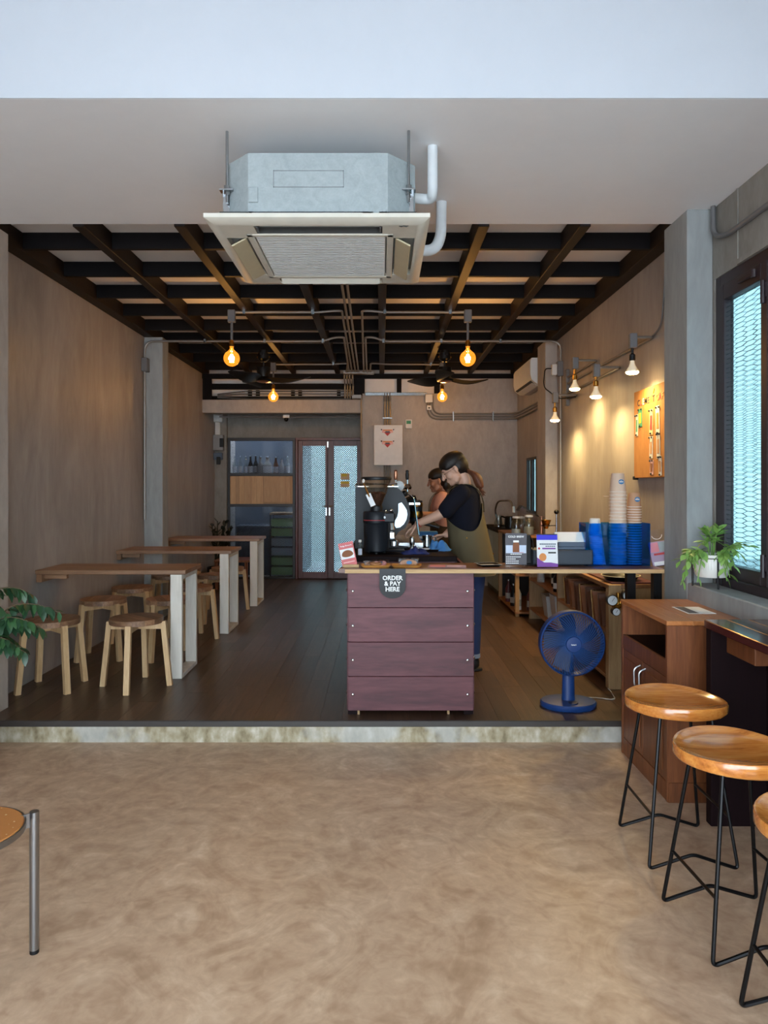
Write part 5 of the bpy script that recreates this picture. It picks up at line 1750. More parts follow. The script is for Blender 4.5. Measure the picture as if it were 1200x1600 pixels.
# till: cash drawer, printer block and tilted screen
c0, c1 = at(832, 861, 4.36), at(925, 884, 4.36)
tl = thing('cash_box', ((c0.x + c1.x) / 2, 4.42, ZT + 0.0005), 'dark slate cash box on the bar slab', 'cash box')
w = (c1.x - c0.x) / 2
part('case', MB().box(-w, w, -0.08, 0.10, 0.006, 0.098, 0.004), 'slate_box', tl, False)
part('front', MB().box(-w + 0.005, w - 0.005, -0.084, -0.0805, 0.012, 0.088, 0.002), 'slate_box', tl, False)
for sx in (-w + 0.03, w - 0.04):
    part('foot', MB().box(sx, sx + 0.012, -0.07, -0.055, 0, 0.006), 'black_plastic', tl, False)
pr = thing('order_screen', (tl.location.x + 0.062, 4.42, ZT + 0.099), 'pale tilted order screen standing on the cash box', 'screen')
part('stand', MB().box(-0.085, 0.082, -0.05, 0.06, 0.0, 0.016, 0.002).box(-0.082, 0.08, -0.045, 0.06, 0.0165, 0.045, 0.002), 'slate_mid', pr, False)
SM = Matrix.Translation((0, -0.04, 0.048)) @ Matrix.Rotation(math.radians(-48), 4, 'X')
part('screen_back', MB().set(SM).box(-0.092, 0.086, 0.0, 0.012, 0.0, 0.085, 0.003), 'white_card', pr, False)
part('screen_edge', MB().set(SM).box(-0.094, 0.088, 0.0125, 0.018, -0.004, 0.09, 0.002), 'slate_mid', pr, False)

# black chair-like phone stand behind the cold brew sign
ps = thing('card_reader', (0.905, 4.40, ZT + 0.0005), 'black upright card reader behind the cold brew sign', 'card reader')
part('case', MB().set(Matrix.Rotation(math.radians(-12), 4, 'X')).box(-0.03, 0.03, 0, 0.03, 0.005, 0.19, 0.006), 'black_plastic', ps, False)
part('base', MB().box(-0.038, 0.038, -0.02, 0.06, 0, 0.012, 0.004), 'black_plastic', ps, False)
part('cable', MB().tube(bend([(0.02, 0.05, 0.18), (0.04, 0.04, 0.15), (0.045, 0.03, 0.05), (0.03, 0.05, 0.01)], 0.03), 0.004, 6), 'black_plastic', ps, False)

# blue acrylic cup holder with stacks of cups
H0, H1 = at(914, 818, 4.36), at(1015, 887, 4.36)
hx0, hx1 = H0.x, H1.x
ch = thing('cup_holder', ((hx0 + hx1) / 2, 4.42, ZT + 0.0005), 'translucent blue acrylic cup holder on the bar slab', 'cup holder')
w = (hx1 - hx0) / 2
hh = 0.26
part('front_sheet', MB().box(-w, w, -0.072, -0.068, 0.004, hh), 'blue_acrylic', ch, False)
part('back_sheet', MB().box(-w, w, 0.068, 0.072, 0.004, hh), 'blue_acrylic', ch, False)
part('side_sheet', MB().box(-w, -w + 0.004, -0.0675, 0.0675, 0.004, hh), 'blue_acrylic', ch, False)
part('side_sheet', MB().box(w - 0.004, w, -0.0675, 0.0675, 0.004, hh), 'blue_acrylic', ch, False)
part('base_sheet', MB().box(-w, w, -0.072, 0.072, 0.0, 0.004), 'blue_acrylic', ch, False)


def cup_mesh(name, rb, rt, h, mat):
    """paper cup standing upside down: open rim below, base above"""
    return MB().lathe([(rt - 0.004, 0.0), (rt + 0.0015, 0.0), (rt + 0.0022, 0.003), (rt, 0.005), (rb, h - 0.004), (rb - 0.002, h), (rb - 0.006, h - 0.006), (rt - 0.004, 0.001)], 22, cap0=False, cap1=False).mesh(name, mat, 40)


ORD = ['first', 'second', 'third', 'fourth', 'fifth', 'sixth', 'seventh', 'eighth', 'ninth', 'tenth', 'eleventh', 'twelfth', 'thirteenth', 'fourteenth', 'fifteenth', 'sixteenth', 'seventeenth', 'eighteenth', 'nineteenth', 'twentieth', 'twenty-first', 'twenty-second', 'twenty-third']


def cup_stack(x, y, n, pitch, rb, rt, h, mat, lab, top_lab, group, base_z):
    me = cup_mesh('paper_cup', rb, rt, h, mat)
    for i in range(n):
        o = link('paper_cup', me)
        o.location = (x + 0.0007 * math.sin(i * 1.7), y + 0.0007 * math.cos(i * 2.3), base_z + pitch * i)
        tag(o, (lab + ', ' + ORD[n - 1 - i] + ' from the top') if i < n - 1 else top_lab, 'cup', group)
        part('rim', MB().lathe([(rt + 0.0003, 0.0008), (rt + 0.0032, 0.002), (rt + 0.003, 0.0045), (rt + 0.0001, 0.0058)], 22, cap0=False, cap1=False), 'cup_white', o, False) if i == 0 else None
        if i == 0:
            rim_me = [c for c in o.children][0].data
        else:
            link('rim', rim_me, o)
        if i == n - 1:
            part('base_disc', MB().lathe([(rb - 0.003, h - 0.0055), (rb - 0.003, h - 0.0045)], 20), 'cup_white', o, False)
            lg = MB().set(Matrix.Translation((0.006, -(rb + (rt - rb) * 0.45) - 0.0012, h * 0.55)) @ Matrix.Rotation(math.radians(-7) + PI / 2, 4, 'X'))
            lg.lathe([(0.017, 0), (0.017, 0.0012)], 22, sy=0.9)
            bd = part('logo_badge', lg, 'logo_blue', o, False)
            s_ = MB().set(Matrix.Translation((0.006, -(rb + (rt - rb) * 0.45) - 0.0026, h * 0.55)) @ Matrix.Rotation(math.radians(-7), 4, 'X'))
            s_.box(-0.013, 0.013, -0.0004, 0.0004, -0.003, 0.003).box(-0.006, 0.006, -0.0004, 0.0004, 0.0065, 0.0085)
            part('logo_band', s_, 'cup_white', bd, False)


bzc = ZT + 0.0052
mx_ = at(965, 800, 4.42).x
cup_stack(mx_, 4.415, 22, 0.0212, 0.0395, 0.051, 0.118, 'kraft_pale', 'pale brown paper cup in the tallest stack', 'top paper cup with blue round logo on the tallest stack', 'paper cups in the tall stack', bzc)
rx_ = at(990.5, 800, 4.42).x
cup_stack(rx_, 4.415, 23, 0.0160, 0.0335, 0.0425, 0.09, 'kraft', 'small brown paper cup in the shorter stack', 'top small paper cup of the shorter stack', 'paper cups in the shorter stack', bzc)
lx_ = at(932, 800, 4.42).x
portion_me = cup_mesh('portion_cup', 0.031, 0.041, 0.085, 'cup_white')
for i in range(16):
    o = link('portion_cup', portion_me)
    o.location = (lx_ + 0.012 - 0.0016 * i, 4.415, bzc + 0.0132 * i)
    tag(o, 'pale cup in the leaning stack by the cash box, ' + ORD[15 - i] + ' from the top', 'cup', 'leaning stack of pale cups')
    if i == 15:
        o['label'] = 'topmost pale cup of the leaning stack by the cash box'
        part('base_disc', MB().lathe([(0.029, 0.0795), (0.029, 0.0805)], 20), 'cup_white', o, False)
sv = thing('cup_sleeve', (mx_ - 0.005, 4.415, bzc + 0.0212 * 20 - 0.004), 'cardboard tab sticking out of the tallest cup stack', 'tab')
part('tab', MB().box(-0.085, -0.054, -0.012, 0.012, 0.0, 0.002), 'kraft_pale', sv, False)

# brochure holder
bh0 = at(1022, 886, 4.36)
bh = thing('brochure_holder', (bh0.x + 0.045, 4.34, ZT + 0.0005), 'clear brochure holder with colourful leaflet beside the potted plant', 'holder', None, -0.25)
BM = Matrix.Rotation(math.radians(-17), 4, 'X') @ Matrix.Rotation(math.radians(-10), 4, 'Y')
part('back', MB().set(BM).box(-0.06, 0.065, 0.03, 0.033, 0.0, 0.235), 'clear_acrylic', bh, False)
part('foot', MB().box(-0.055, 0.065, -0.01, 0.085, 0.0, 0.003), 'clear_acrylic', bh, False)
lf = part('leaflet', MB().set(BM).box(-0.055, 0.06, 0.0, 0.022, 0.004, 0.155, 0.001), 'lilac_paper', bh, False)
part('picture', MB().set(BM).box(-0.05, 0.0, -0.001, -0.0002, 0.09, 0.15), 'pink_paper', lf, False)
part('picture', MB().set(BM).box(0.004, 0.055, -0.001, -0.0002, 0.09, 0.15), 'grey_crate', lf, False)
part('stripe', MB().set(BM).box(-0.035, 0.058, -0.001, -0.0002, 0.07, 0.083), 'red_print', lf, False)
part('picture', MB().set(BM).box(-0.045, 0.04, -0.001, -0.0002, 0.006, 0.03), 'ink_white', lf, False)
part('logo_arc', MB().set(BM @ Matrix.Translation((0.01, 0.028, 0.2))).tube([(0.03 * math.cos(a), 0, 0.025 * math.sin(a)) for a in [PI + PI * i / 10 for i in range(11)]], 0.0015, 6), 'ink_white', bh, False)

# ================================================================== ESPRESSO MACHINE, GRINDER AND BENCH ITEMS
BZ = 0.9085
MY0, MY1 = 5.06, 5.86
em = thing('espresso_machine', (0.0, (MY0 + MY1) / 2, BZ), 'large black espresso machine with rounded chrome side', 'espresso machine')
km = MY0 / F


def mp(px, py):
    v = at(px, py, MY0)
    return (v.x, v.z - BZ)


side = [mp(555, 861), mp(555, 762), mp(621, 762), mp(628, 768), mp(634, 778), mp(639, 790), mp(641, 803), mp(639, 815), mp(633, 825), mp(623, 831), mp(618, 838), mp(618, 852), mp(640, 854), mp(640, 861)]
side = [(x, max(z, 0.012)) for x, z in side]
part('side_panel', MB().prism(side, 'Y', MY0 - em.location.y, MY0 + 0.03 - em.location.y), 'machine_black', em, False)
part('side_panel', MB().prism(side, 'Y', MY1 - 0.03 - em.location.y, MY1 - em.location.y), 'machine_black', em, False)
bodyp = [mp(557, 858), mp(557, 764), mp(620, 764), mp(626, 770), mp(632, 782), mp(634, 800), mp(628, 820), mp(612, 828), mp(608, 858)]
part('body', MB().prism([(x, max(z, 0.015)) for x, z in bodyp], 'Y', MY0 + 0.031 - em.location.y, MY1 - 0.031 - em.location.y), 'machine_black', em, False)
cres = [mp(622.5, 787), mp(627.5, 785), mp(632, 791), mp(635.5, 797), mp(636.5, 804), mp(635, 812), mp(631, 819), mp(625, 824), mp(619, 825), mp(616.5, 821), mp(617, 814), mp(621, 807), mp(622.5, 799)]
part('chrome_crescent', MB().prism(cres, 'Y', MY0 - 0.004 - em.location.y, MY0 - 0.0003 - em.location.y), 'crescent_steel', em, False)
part('drip_tray', MB().box(-0.02, 0.30, -0.38, 0.38, 0.012, 0.05, 0.003), 'steel', em, False)
part('top_rail', MB().tube(bend([(-0.185, -0.37, 0.446), (-0.185, -0.37, 0.47), (0.11, -0.37, 0.47), (0.11, 0.37, 0.47), (-0.185, 0.37, 0.47), (-0.185, 0.37, 0.446)], 0.02), 0.006, 8), 'chrome', em, False)
part('cup_tray', MB().box(-0.17, -0.09, -0.395, 0.37, 0.4475, 0.453, 0.001).box(0.04, 0.12, -0.395, 0.37, 0.4475, 0.453, 0.001), 'chrome', em, False)
for sx in (-0.16, 0.16):
    for sy in (-0.34, 0.34):
        part('foot', MB().cyl((sx, sy, 0), (sx, sy, 0.013), 0.02, n=14), 'black_plastic', em, False)
for i, yy in enumerate((-0.12, 0.2)):
    g = part('group_head', MB().cyl((0.17, yy, 0.30), (0.27, yy, 0.34), 0.045, 0.05, 20).cyl((0.262, yy, 0.19), (0.262, yy, 0.345), 0.046, n=22), 'machine_black', em, False)
    part('group_ring', MB().lathe([(0.048, 0.22), (0.051, 0.235), (0.051, 0.25), (0.048, 0.265)], 22, c=(0.262, yy, 0), cap0=False, cap1=False).lathe([(0.048, 0.30), (0.05, 0.31), (0.05, 0.32), (0.048, 0.33)], 22, c=(0.262, yy, 0), cap0=False, cap1=False), 'brass', g, False)
    pf = part('portafilter', MB().lathe([(0.02, 0.15), (0.036, 0.16), (0.038, 0.19)], 20, c=(0.262, yy, 0)), 'chrome', em, False)
    part('handle', MB().tube([(0.295, yy - 0.02, 0.175), (0.36, yy - 0.03, 0.165), (0.43, yy - 0.04, 0.145)], [0.01, 0.014, 0.013], 12), 'black_plastic', pf, False)
for (x, yy, col) in ((0.105, -0.22, 'copper'), (0.19, -0.22, 'black_plastic')):
    lv = part('lever', MB().tube([(x, yy, 0.40), (x, yy, 0.53)], 0.008, 10).lathe([(0.03, 0.43), (0.035, 0.445), (0.02, 0.47)], 16, c=(x, yy, 0)), 'chrome', em, False)
    part('lever_handle', MB().lathe([(0.009, 0.50), (0.013, 0.51), (0.014, 0.54), (0.011, 0.555), (0.013, 0.565), (0.008, 0.572)], 14, c=(x, yy, 0)), col, lv, False)
part('pressure_gauge', MB().set(Matrix.Translation((0.13, -0.25, 0.455)) @ Matrix.Rotation(PI / 2, 4, 'X')).lathe([(0.035, -0.01), (0.037, 0.0), (0.037, 0.012), (0.03, 0.016)], 22), 'gauge_face', em, False)
part('steam_valve', MB().ell((0.17, -0.30, 0.40), (0.024, 0.024, 0.024), 14, 10), 'black_plastic', em, False)
part('steam_wand', MB().tube(bend([(0.19, -0.30, 0.40), (0.235, -0.30, 0.37), (0.25, -0.30, 0.25), (0.27, -0.32, 0.10)], 0.03), 0.006, 8), 'chrome', em, False)
part('spout', MB().set(Matrix.Translation((0.245, -0.27, 0.325))).box(-0.05, 0.04, -0.03, 0.03, -0.012, 0.012, 0.006), 'chrome', em, False)

GX, GY = -0.034, 4.80
gr = thing('coffee_grinder', (GX, GY, BZ), 'black coffee grinder with bean hopper on the bench', 'coffee grinder')
part('body', MB().lathe([(0.078, 0.012), (0.086, 0.02), (0.086, 0.20), (0.089, 0.205)], 40), 'machine_black', gr, False)
part('upper_housing', MB().lathe([(0.0885, 0.206), (0.0895, 0.21), (0.0895, 0.272), (0.084, 0.282), (0.03, 0.286)], 40).box(0.02, 0.125, -0.07, 0.06, 0.21, 0.278, 0.008), 'machine_black', gr, False)
part('red_line', MB().lathe([(0.0902, 0.224), (0.0906, 0.2255), (0.0902, 0.227)], 40, cap0=False, cap1=False), 'red_print', gr, False)
part('neck', MB().lathe([(0.042, 0.286), (0.042, 0.318), (0.036, 0.322)], 24), 'black_plastic', gr, False)
hp = part('hopper', MB().lathe([(0.034, 0.318), (0.038, 0.325), (0.075, 0.42), (0.097, 0.495)], 32, cap0=False, cap1=False), 'hopper_plastic', gr, False)
part('beans', MB().lathe([(0.03, 0.322), (0.036, 0.33), (0.063, 0.40), (0.05, 0.412), (0.02, 0.418)], 28), 'beans', hp, False)
part('lid', MB().lathe([(0.099, 0.494), (0.102, 0.497), (0.102, 0.512), (0.096, 0.516)], 32), 'black_plastic', hp, False)
for a in (0.5, 2.6, 4.7):
    part('foot', MB().cyl((0.06 * math.cos(a), 0.06 * math.sin(a), 0), (0.06 * math.cos(a), 0.06 * math.sin(a), 0.013), 0.013, n=12), 'black_plastic', gr, False)
part('spout', MB().tube([(0.10, -0.04, 0.215), (0.105, -0.045, 0.16)], [0.012, 0.018], 14).box(0.085, 0.125, -0.062, -0.02, 0.10, 0.15, 0.008), 'chrome', gr, False)
part('fork', MB().tube(bend([(0.085, -0.02, 0.095), (0.13, -0.03, 0.095), (0.15, -0.05, 0.07)], 0.02), 0.007, 8).cyl((0.12, -0.05, 0.055), (0.12, -0.05, 0.085), 0.03, n=18), 'steel', gr, False)
part('tray', MB().box(0.06, 0.19, -0.09, 0.05, 0.018, 0.026, 0.004), 'machine_black', gr, False)
part('adjust_knob', MB().ell((0.098, -0.075, 0.292), (0.013, 0.013, 0.011), 12, 8).ell((0.062, -0.07, 0.288), (0.007, 0.007, 0.007), 10, 6), 'chrome', gr, False)
part('timer_button', MB().cyl((0.055, -0.0705, 0.245), (0.055, -0.074, 0.245), 0.008, n=12), 'gauge_face', gr, False)
br_ = thing('grinder_brush', (GX - 0.02, GY - 0.055, BZ + 0.31), 'brush with brass handle and paper tag before the hopper', 'brush')
A0, A1 = Vector((0.0, -0.008, 0.01)), Vector((-0.065, -0.055, 0.165))
part('handle', MB().tube([A0, A0 + (A1 - A0) * 0.5, A1], [0.007, 0.0055, 0.004], 10), 'brass', br_, False)
part('head', MB().ell(A1 + Vector((0, 0, 0.012)), (0.01, 0.008, 0.014), 12, 8), 'pot_white', br_, False)
part('paper_tag', MB().set(Matrix.Translation(A0 + (A1 - A0) * 0.26 + Vector((0, -0.010, 0))) @ Matrix.Rotation(math.radians(-24), 4, 'Y')).box(-0.017, 0.017, -0.0015, 0.0, -0.042, 0.045), 'white_card', br_, False)

# things on the bench beside the machine
def crumple(name, loc, w, d_, h, mat, label, cat, seed, rz=0.0):
    rr = random.Random(seed)
    nx_, ny_ = 26, 20
    v, f = [], []
    for j in range(ny_ + 1):
        for i in range(nx_ + 1):
            x, y = (i / nx_ - 0.5) * w, (j / ny_ - 0.5) * d_
            e = min(i, nx_ - i) / 6.0
            e2 = min(j, ny_ - j) / 6.0
            m_ = min(1, e) * min(1, e2)
            z = 0.003 + h * m_ * (0.6 + 0.4 * math.sin(i * 0.42 + j * 0.24 + seed) * math.cos(j * 0.33 - i * 0.14) + 0.12 * math.sin(i * 0.9 - j * 0.7)) * 1.0
            v.append((x + 0.008 * math.sin(j * 0.9 + seed), y + 0.006 * math.sin(i * 0.8), z))
    n = len(v)
    for j in range(ny_):
        for i in range(nx_):
            a = j * (nx_ + 1) + i
            f.append((a, a + 1, a + nx_ + 2, a + nx_ + 1))
    v2 = [(p[0], p[1], max(0.0, p[2] - 0.003)) for p in v]
    v2 = [(p[0], p[1], 0.0) for p in v]
    mb = MB()
    border = [i for i in range(nx_ + 1)] + [(j) * (nx_ + 1) + nx_ for j in range(1, ny_ + 1)] + [ny_ * (nx_ + 1) + i for i in range(nx_ - 1, -1, -1)] + [j * (nx_ + 1) for j in range(ny_ - 1, 0, -1)]
    faces = list(f)
    bb = []
    for q in border:
        bb.append(n + len(bb))
    low = [(v[q][0], v[q][1], 0.0) for q in border]
    for i in range(len(border)):
        j = (i + 1) % len(border)
        faces.append((border[i], bb[i], bb[j], border[j]))
    faces.append(tuple(bb[::-1]))
    mb.add(v + low, faces)
    o = link(name, mb.mesh(name, mat, 100))
    o.location = loc
    o.rotation_euler = (0, 0, rz)
    return tag(o, label, cat)


crumple('folded_cloth', (0.225, 4.76, BZ + 0.0005), 0.17, 0.12, 0.045, 'navy_cloth', 'dark navy cloth lying on the bench behind the cake tray', 'cloth', 2, 0.15)
crumple('folded_cloth', (0.405, 5.02, BZ + 0.0005), 0.16, 0.14, 0.07, 'blue_cloth', 'light blue cloth bunched at the bench edge under a hand', 'cloth', 5, -0.2)
wt_ = thing('knock_tray', (0.30, 4.93, BZ + 0.0005), 'shallow steel tray lying between the two cloths', 'tray')
part('dish', MB().rings([[(s * 0.085, t * 0.05, 0) for s, t in ((-1, -1), (1, -1), (1, 1), (-1, 1))], [(s * 0.095, t * 0.06, 0.018) for s, t in ((-1, -1), (1, -1), (1, 1), (-1, 1))], [(s * 0.09, t * 0.055, 0.018) for s, t in ((-1, -1), (1, -1), (1, 1), (-1, 1))], [(s * 0.083, t * 0.048, 0.003) for s, t in ((-1, -1), (1, -1), (1, 1), (-1, 1))]]), 'chrome', wt_, False)
tc_ = thing('tamper', (0.215, 5.02 - 0.05, BZ + 0.0005), 'steel tamper standing on the bench under the hand', 'tamper')
part('base', MB().lathe([(0.029, 0), (0.029, 0.025), (0.012, 0.032)], 20), 'steel', tc_, False)
part('handle', MB().lathe([(0.012, 0.032), (0.018, 0.05), (0.02, 0.085), (0.014, 0.1)], 16), 'steel', tc_, False)
mc = thing('milk_carton', (0.365, 5.78, BZ + 0.0005), 'blue and white milk carton lying beyond the machine', 'carton')
part('carton', MB().box(-0.06, 0.09, -0.05, 0.05, 0.0, 0.085, 0.003), 'blue_cloth', mc, False)
part('band', MB().box(-0.061, 0.091, -0.051, 0.051, 0.03, 0.05), 'white_card', mc, False)
sh = thing('steel_jug', (0.34, 5.30, BZ + 0.0005), 'steel milk jug on the bench near the drip tray', 'jug')
part('body', MB().lathe([(0.036, 0), (0.04, 0.004), (0.034, 0.06), (0.036, 0.085), (0.034, 0.085), (0.032, 0.06)], 22, cap1=False), 'steel', sh, False)
part('handle', MB().tube(bend([(0.034, 0, 0.075), (0.065, 0, 0.075), (0.065, 0, 0.025), (0.037, 0, 0.02)], 0.015), 0.004, 8), 'steel', sh, False)

# ================================================================== BEHIND THE BAR, RIGHT SIDE
RT = 0.8412      # top of the bottle rack worktop
kt = thing('kettle', (1.60, 8.80, 0.8425), 'black kettle beside the faucet on the sink cabinet', 'kettle')
part('body', MB().lathe([(0.075, 0), (0.08, 0.005), (0.072, 0.14), (0.06, 0.15)], 26), 'black_gloss', kt, False)
part('handle', MB().tube(bend([(-0.06, 0, 0.13), (-0.12, 0, 0.15), (-0.12, 0, 0.03), (-0.075, 0, 0.03)], 0.02), 0.01, 8), 'black_gloss', kt, False)
gj = thing('glass_server', (1.475, 8.95, 0.8425), 'clear glass coffee server beside the black kettle', 'glass jug')
part('glass', MB().lathe([(0.045, 0.0), (0.058, 0.01), (0.055, 0.06), (0.035, 0.12), (0.045, 0.16)], 22, cap1=False), 'clear_glass', gj, False)
part('coffee', MB().lathe([(0.043, 0.003), (0.054, 0.012), (0.053, 0.04)], 22), 'beans', gj, False)
for i, (x, y, r, h) in enumerate(((1.47, 7.75, 0.05, 0.17), (1.58, 7.62, 0.055, 0.19), (1.56, 7.95, 0.05, 0.16))):
    jr = thing('glass_jar', (x, y, RT + 0.0005), ('clear glass jar at the corner of the rack worktop', 'tallest clear glass jar on the rack worktop', 'clear glass jar behind the other two jars')[i], 'jar', 'glass jars on the rack')
    part('glass', MB().lathe([(r * 0.9, 0), (r, 0.008), (r, h * 0.8), (r * 0.75, h * 0.92), (r * 0.78, h)], 22, cap1=False), 'clear_glass', jr, False)
    part('contents', MB().lathe([(r * 0.88, 0.004), (r * 0.95, 0.01), (r * 0.95, h * (0.3 + 0.15 * i))], 20), ('print_mid', 'pale_bin', 'cake_brown')[i], jr, False)
    part('lid', MB().lathe([(r * 0.8, h), (r * 0.82, h + 0.004), (r * 0.8, h + 0.02), (r * 0.3, h + 0.022)], 20), 'print_mid', jr, False)
bn = thing('clear_bin', (1.66, 7.80, RT + 0.0005), 'clear acrylic bin with its lid propped open', 'bin')
part('box', MB().box(-0.10, 0.12, 0.06, 0.063, 0.0, 0.2).box(-0.10, -0.097, -0.1, 0.06, 0.0, 0.2).box(0.117, 0.12, -0.1, 0.06, 0.0, 0.2).box(-0.1, 0.12, -0.1, 0.06, 0.0, 0.003), 'clear_acrylic', bn, False)
LD = Matrix.Translation((-0.13, 0, 0.30)) @ Matrix.Rotation(math.radians(32), 4, 'Y')
part('lid', MB().set(LD).box(0, 0.22, -0.1, 0.06, 0.0, 0.004).box(0, 0.22, -0.1, -0.097, -0.06, 0.0).box(-0.004, 0.0, -0.1, 0.06, -0.06, 0.004), 'clear_acrylic', bn, False)
part('lid_trim', MB().set(LD).box(0, 0.22, -0.104, -0.1005, -0.003, 0.008).box(-0.012, -0.0045, -0.1, 0.06, -0.06, 0.008), 'black_plastic', bn, False)
sy_ = thing('copper_syphon', (1.70, 7.55, RT + 0.0005), 'slim copper pump stick before the slit window', 'pump')
part('stick', MB().lathe([(0.018, 0), (0.018, 0.12), (0.009, 0.16), (0.009, 0.19), (0.03, 0.195), (0.03, 0.20)], 14), 'copper', sy_, False)

# pour-over stand with a gold dripper on the shelf unit
po = thing('pour_over_stand', (1.675, 6.80, 0.7005), 'black pour over stand with a ball topped rod', 'stand')
part('base', MB().box(-0.14, 0.06, -0.07, 0.07, 0, 0.012, 0.004), 'black_metal', po, False)
part('rod', MB().cyl((0, 0, 0.012), (0, 0, 0.40), 0.0085, n=12), 'steel', po, False)
part('ball_knob', MB().ell((0, 0, 0.415), (0.024, 0.024, 0.022), 18, 12), 'black_gloss', po, False)
part('arm', MB().bar((0, 0, 0.285), (-0.06, 0, 0.285), 0.012, 0.008).lathe([(0.04, 0.28), (0.046, 0.28), (0.046, 0.288), (0.04, 0.288), (0.04, 0.28)], 22, c=(-0.10, 0, 0), cap0=False, cap1=False), 'black_metal', po, False)
dp = thing('coffee_dripper', (1.575, 6.80, 0.7005 + 0.288), 'gold coffee dripper cone on the pour over stand', 'dripper')
part('cone', MB().lathe([(0.014, -0.035), (0.02, -0.03), (0.047, 0.045), (0.05, 0.05), (0.046, 0.048), (0.018, -0.028)], 24, cap1=False), 'gold', dp, False)
for i, (x, y, m, h) in enumerate(((1.58, 6.45, 'black_gloss', 0.2), (1.70, 6.40, 'black_gloss', 0.24))):
    b = thing('coffee_tin', (x, y, 0.7005), ('shorter black tin on the shelf unit', 'taller black tin on the shelf unit near the wall')[i], 'tin', 'black tins on the shelf unit')
    part('body', MB().lathe([(0.05, 0), (0.052, 0.003), (0.052, h - 0.02)], 22), m, b, False)
    part('lid', MB().lathe([(0.053, h - 0.02), (0.054, h - 0.018), (0.053, h), (0.03, h + 0.002)], 22), 'steel', b, False)

# bags of coffee on the middle shelf near the fan
def pouch(i, y, mat, foil):
    t = thing('coffee_bag', (1.60, y, 0.3955), ('foil edged ' if foil else 'brown ') + 'coffee bag on the shelf unit, ' + ('nearest the gauges', 'second from the gauges', 'third from the gauges', 'fourth from the gauges', 'fifth from the gauges', 'sixth from the gauges', 'farthest from the gauges')[i], 'coffee bag', 'coffee bags on the shelf unit')
    w, h = 0.075, 0.215
    rings = []
    for s, th in ((0, 0.032), (0.1, 0.036), (0.5, 0.03), (0.8, 0.014), (0.9, 0.004), (1.0, 0.003)):
        z = h * s
        lean = 0.06 * s
        rings.append([(-w, -th + lean, z), (w, -th + lean, z), (w + 0.004, lean, z), (w, th + lean, z), (-w, th + lean, z), (-w - 0.004, lean, z)])
    part('pouch', MB().rings(rings), mat, t, False, 50)
    e = MB()
    lo = [r_[5] for r_ in rings]
    e.tube([(p[0] - 0.003, p[1], p[2]) for p in lo], 0.004 if foil else 0.0025, 6)
    part('side_seal', e, 'foil' if foil else mat, t, False)
    part('top_seal', MB().box(-w, w, 0.054, 0.0605, h * 0.9, h + 0.001), 'foil' if foil else mat, t, False)


for i in range(7):
    pouch(i, 4.93 + 0.155 * i, 'coffee_bag' if i % 2 else 'coffee_bag_dark', i in (1, 3, 6))
# regulator gauges in front of the shelf upright
rg = thing('gas_regulator', (1.53, 4.68, 0.56), 'brass gas regulator with three round gauges by the teak cabinet', 'regulator')
part('valve_body', MB().cyl((0.0, 0.0, 0.0), (0.12, 0.02, 0.05), 0.022, n=16).cyl((0.03, 0.0, 0.0), (0.03, 0.0, 0.1), 0.012, n=12), 'brass', rg, False)
for (x, z, r) in ((-0.02, 0.055, 0.036), (0.082, 0.085, 0.037), (0.005, -0.02, 0.027)):
    gg = part('gauge', MB().set(Matrix.Translation((x, -0.03, z)) @ Matrix.Rotation(PI / 2, 4, 'X')).lathe([(r, -0.03), (r, 0.008), (r * 0.9, 0.01)], 24), 'black_metal', rg, False)
    part('dial', MB().set(Matrix.Translation((x, -0.0405, z)) @ Matrix.Rotation(PI / 2, 4, 'X')).lathe([(r * 0.86, 0), (r * 0.86, 0.001)], 24), 'gauge_face', gg, False)
    part('needle', MB().set(Matrix.Translation((x, -0.0425, z)) @ Matrix.Rotation(0.6, 4, 'Y')).box(-0.0012, 0.0012, 0, 0.0006, -r * 0.2, r * 0.65), 'ink_black', gg, False)
part('hanger_pipe', MB().tube(bend([(0.12, 0.02, 0.05), (0.16, 0.02, 0.05), (0.16, 0.05, -0.2), (0.16, 0.06, -0.56)], 0.04), 0.009, 8), 'black_metal', rg, False)
pn = thing('round_pan', (1.66, 4.93, 0.7125), 'dark round pan on the shelf unit under the slab', 'pan')
part('dish', MB().lathe([(0.10, 0), (0.125, 0.03), (0.13, 0.031), (0.122, 0.028), (0.10, 0.006)], 30), 'black_metal', pn, False)
part('rim', MB().lathe([(0.126, 0.029), (0.132, 0.03), (0.132, 0.034), (0.126, 0.034), (0.126, 0.029)], 30, cap0=False, cap1=False), 'ac_flap', pn, False)

# boxes, bins and bottles on the far shelves
bi = thing('storage_bin', (1.665, 6.42, 0.1255), 'pale translucent bin on the lower shelf behind the fan', 'bin')
part('body', MB().rings([[(s * q, t * q * 0.8, z) for s, t in ((-1, -1), (1, -1), (1, 1), (-1, 1))] for q, z in ((0.1, 0), (0.125, 0.25), (0.122, 0.25), (0.098, 0.004))]), 'pale_bin', bi, False)
part('rim', MB().box(-0.13, 0.13, -0.104, 0.104, 0.2505, 0.258, 0.003), 'grey_box', bi, False)
bi = thing('storage_bin', (1.665, 6.75, 0.1255), 'shorter pale bin on the lower shelf, beyond the other', 'bin')
part('body', MB().rings([[(s * q, t * q * 0.8, z) for s, t in ((-1, -1), (1, -1), (1, 1), (-1, 1))] for q, z in ((0.1, 0), (0.125, 0.2), (0.122, 0.2), (0.098, 0.004))]), 'pale_bin', bi, False)
part('rim', MB().box(-0.13, 0.13, -0.104, 0.104, 0.2005, 0.208, 0.003), 'grey_box', bi, False)
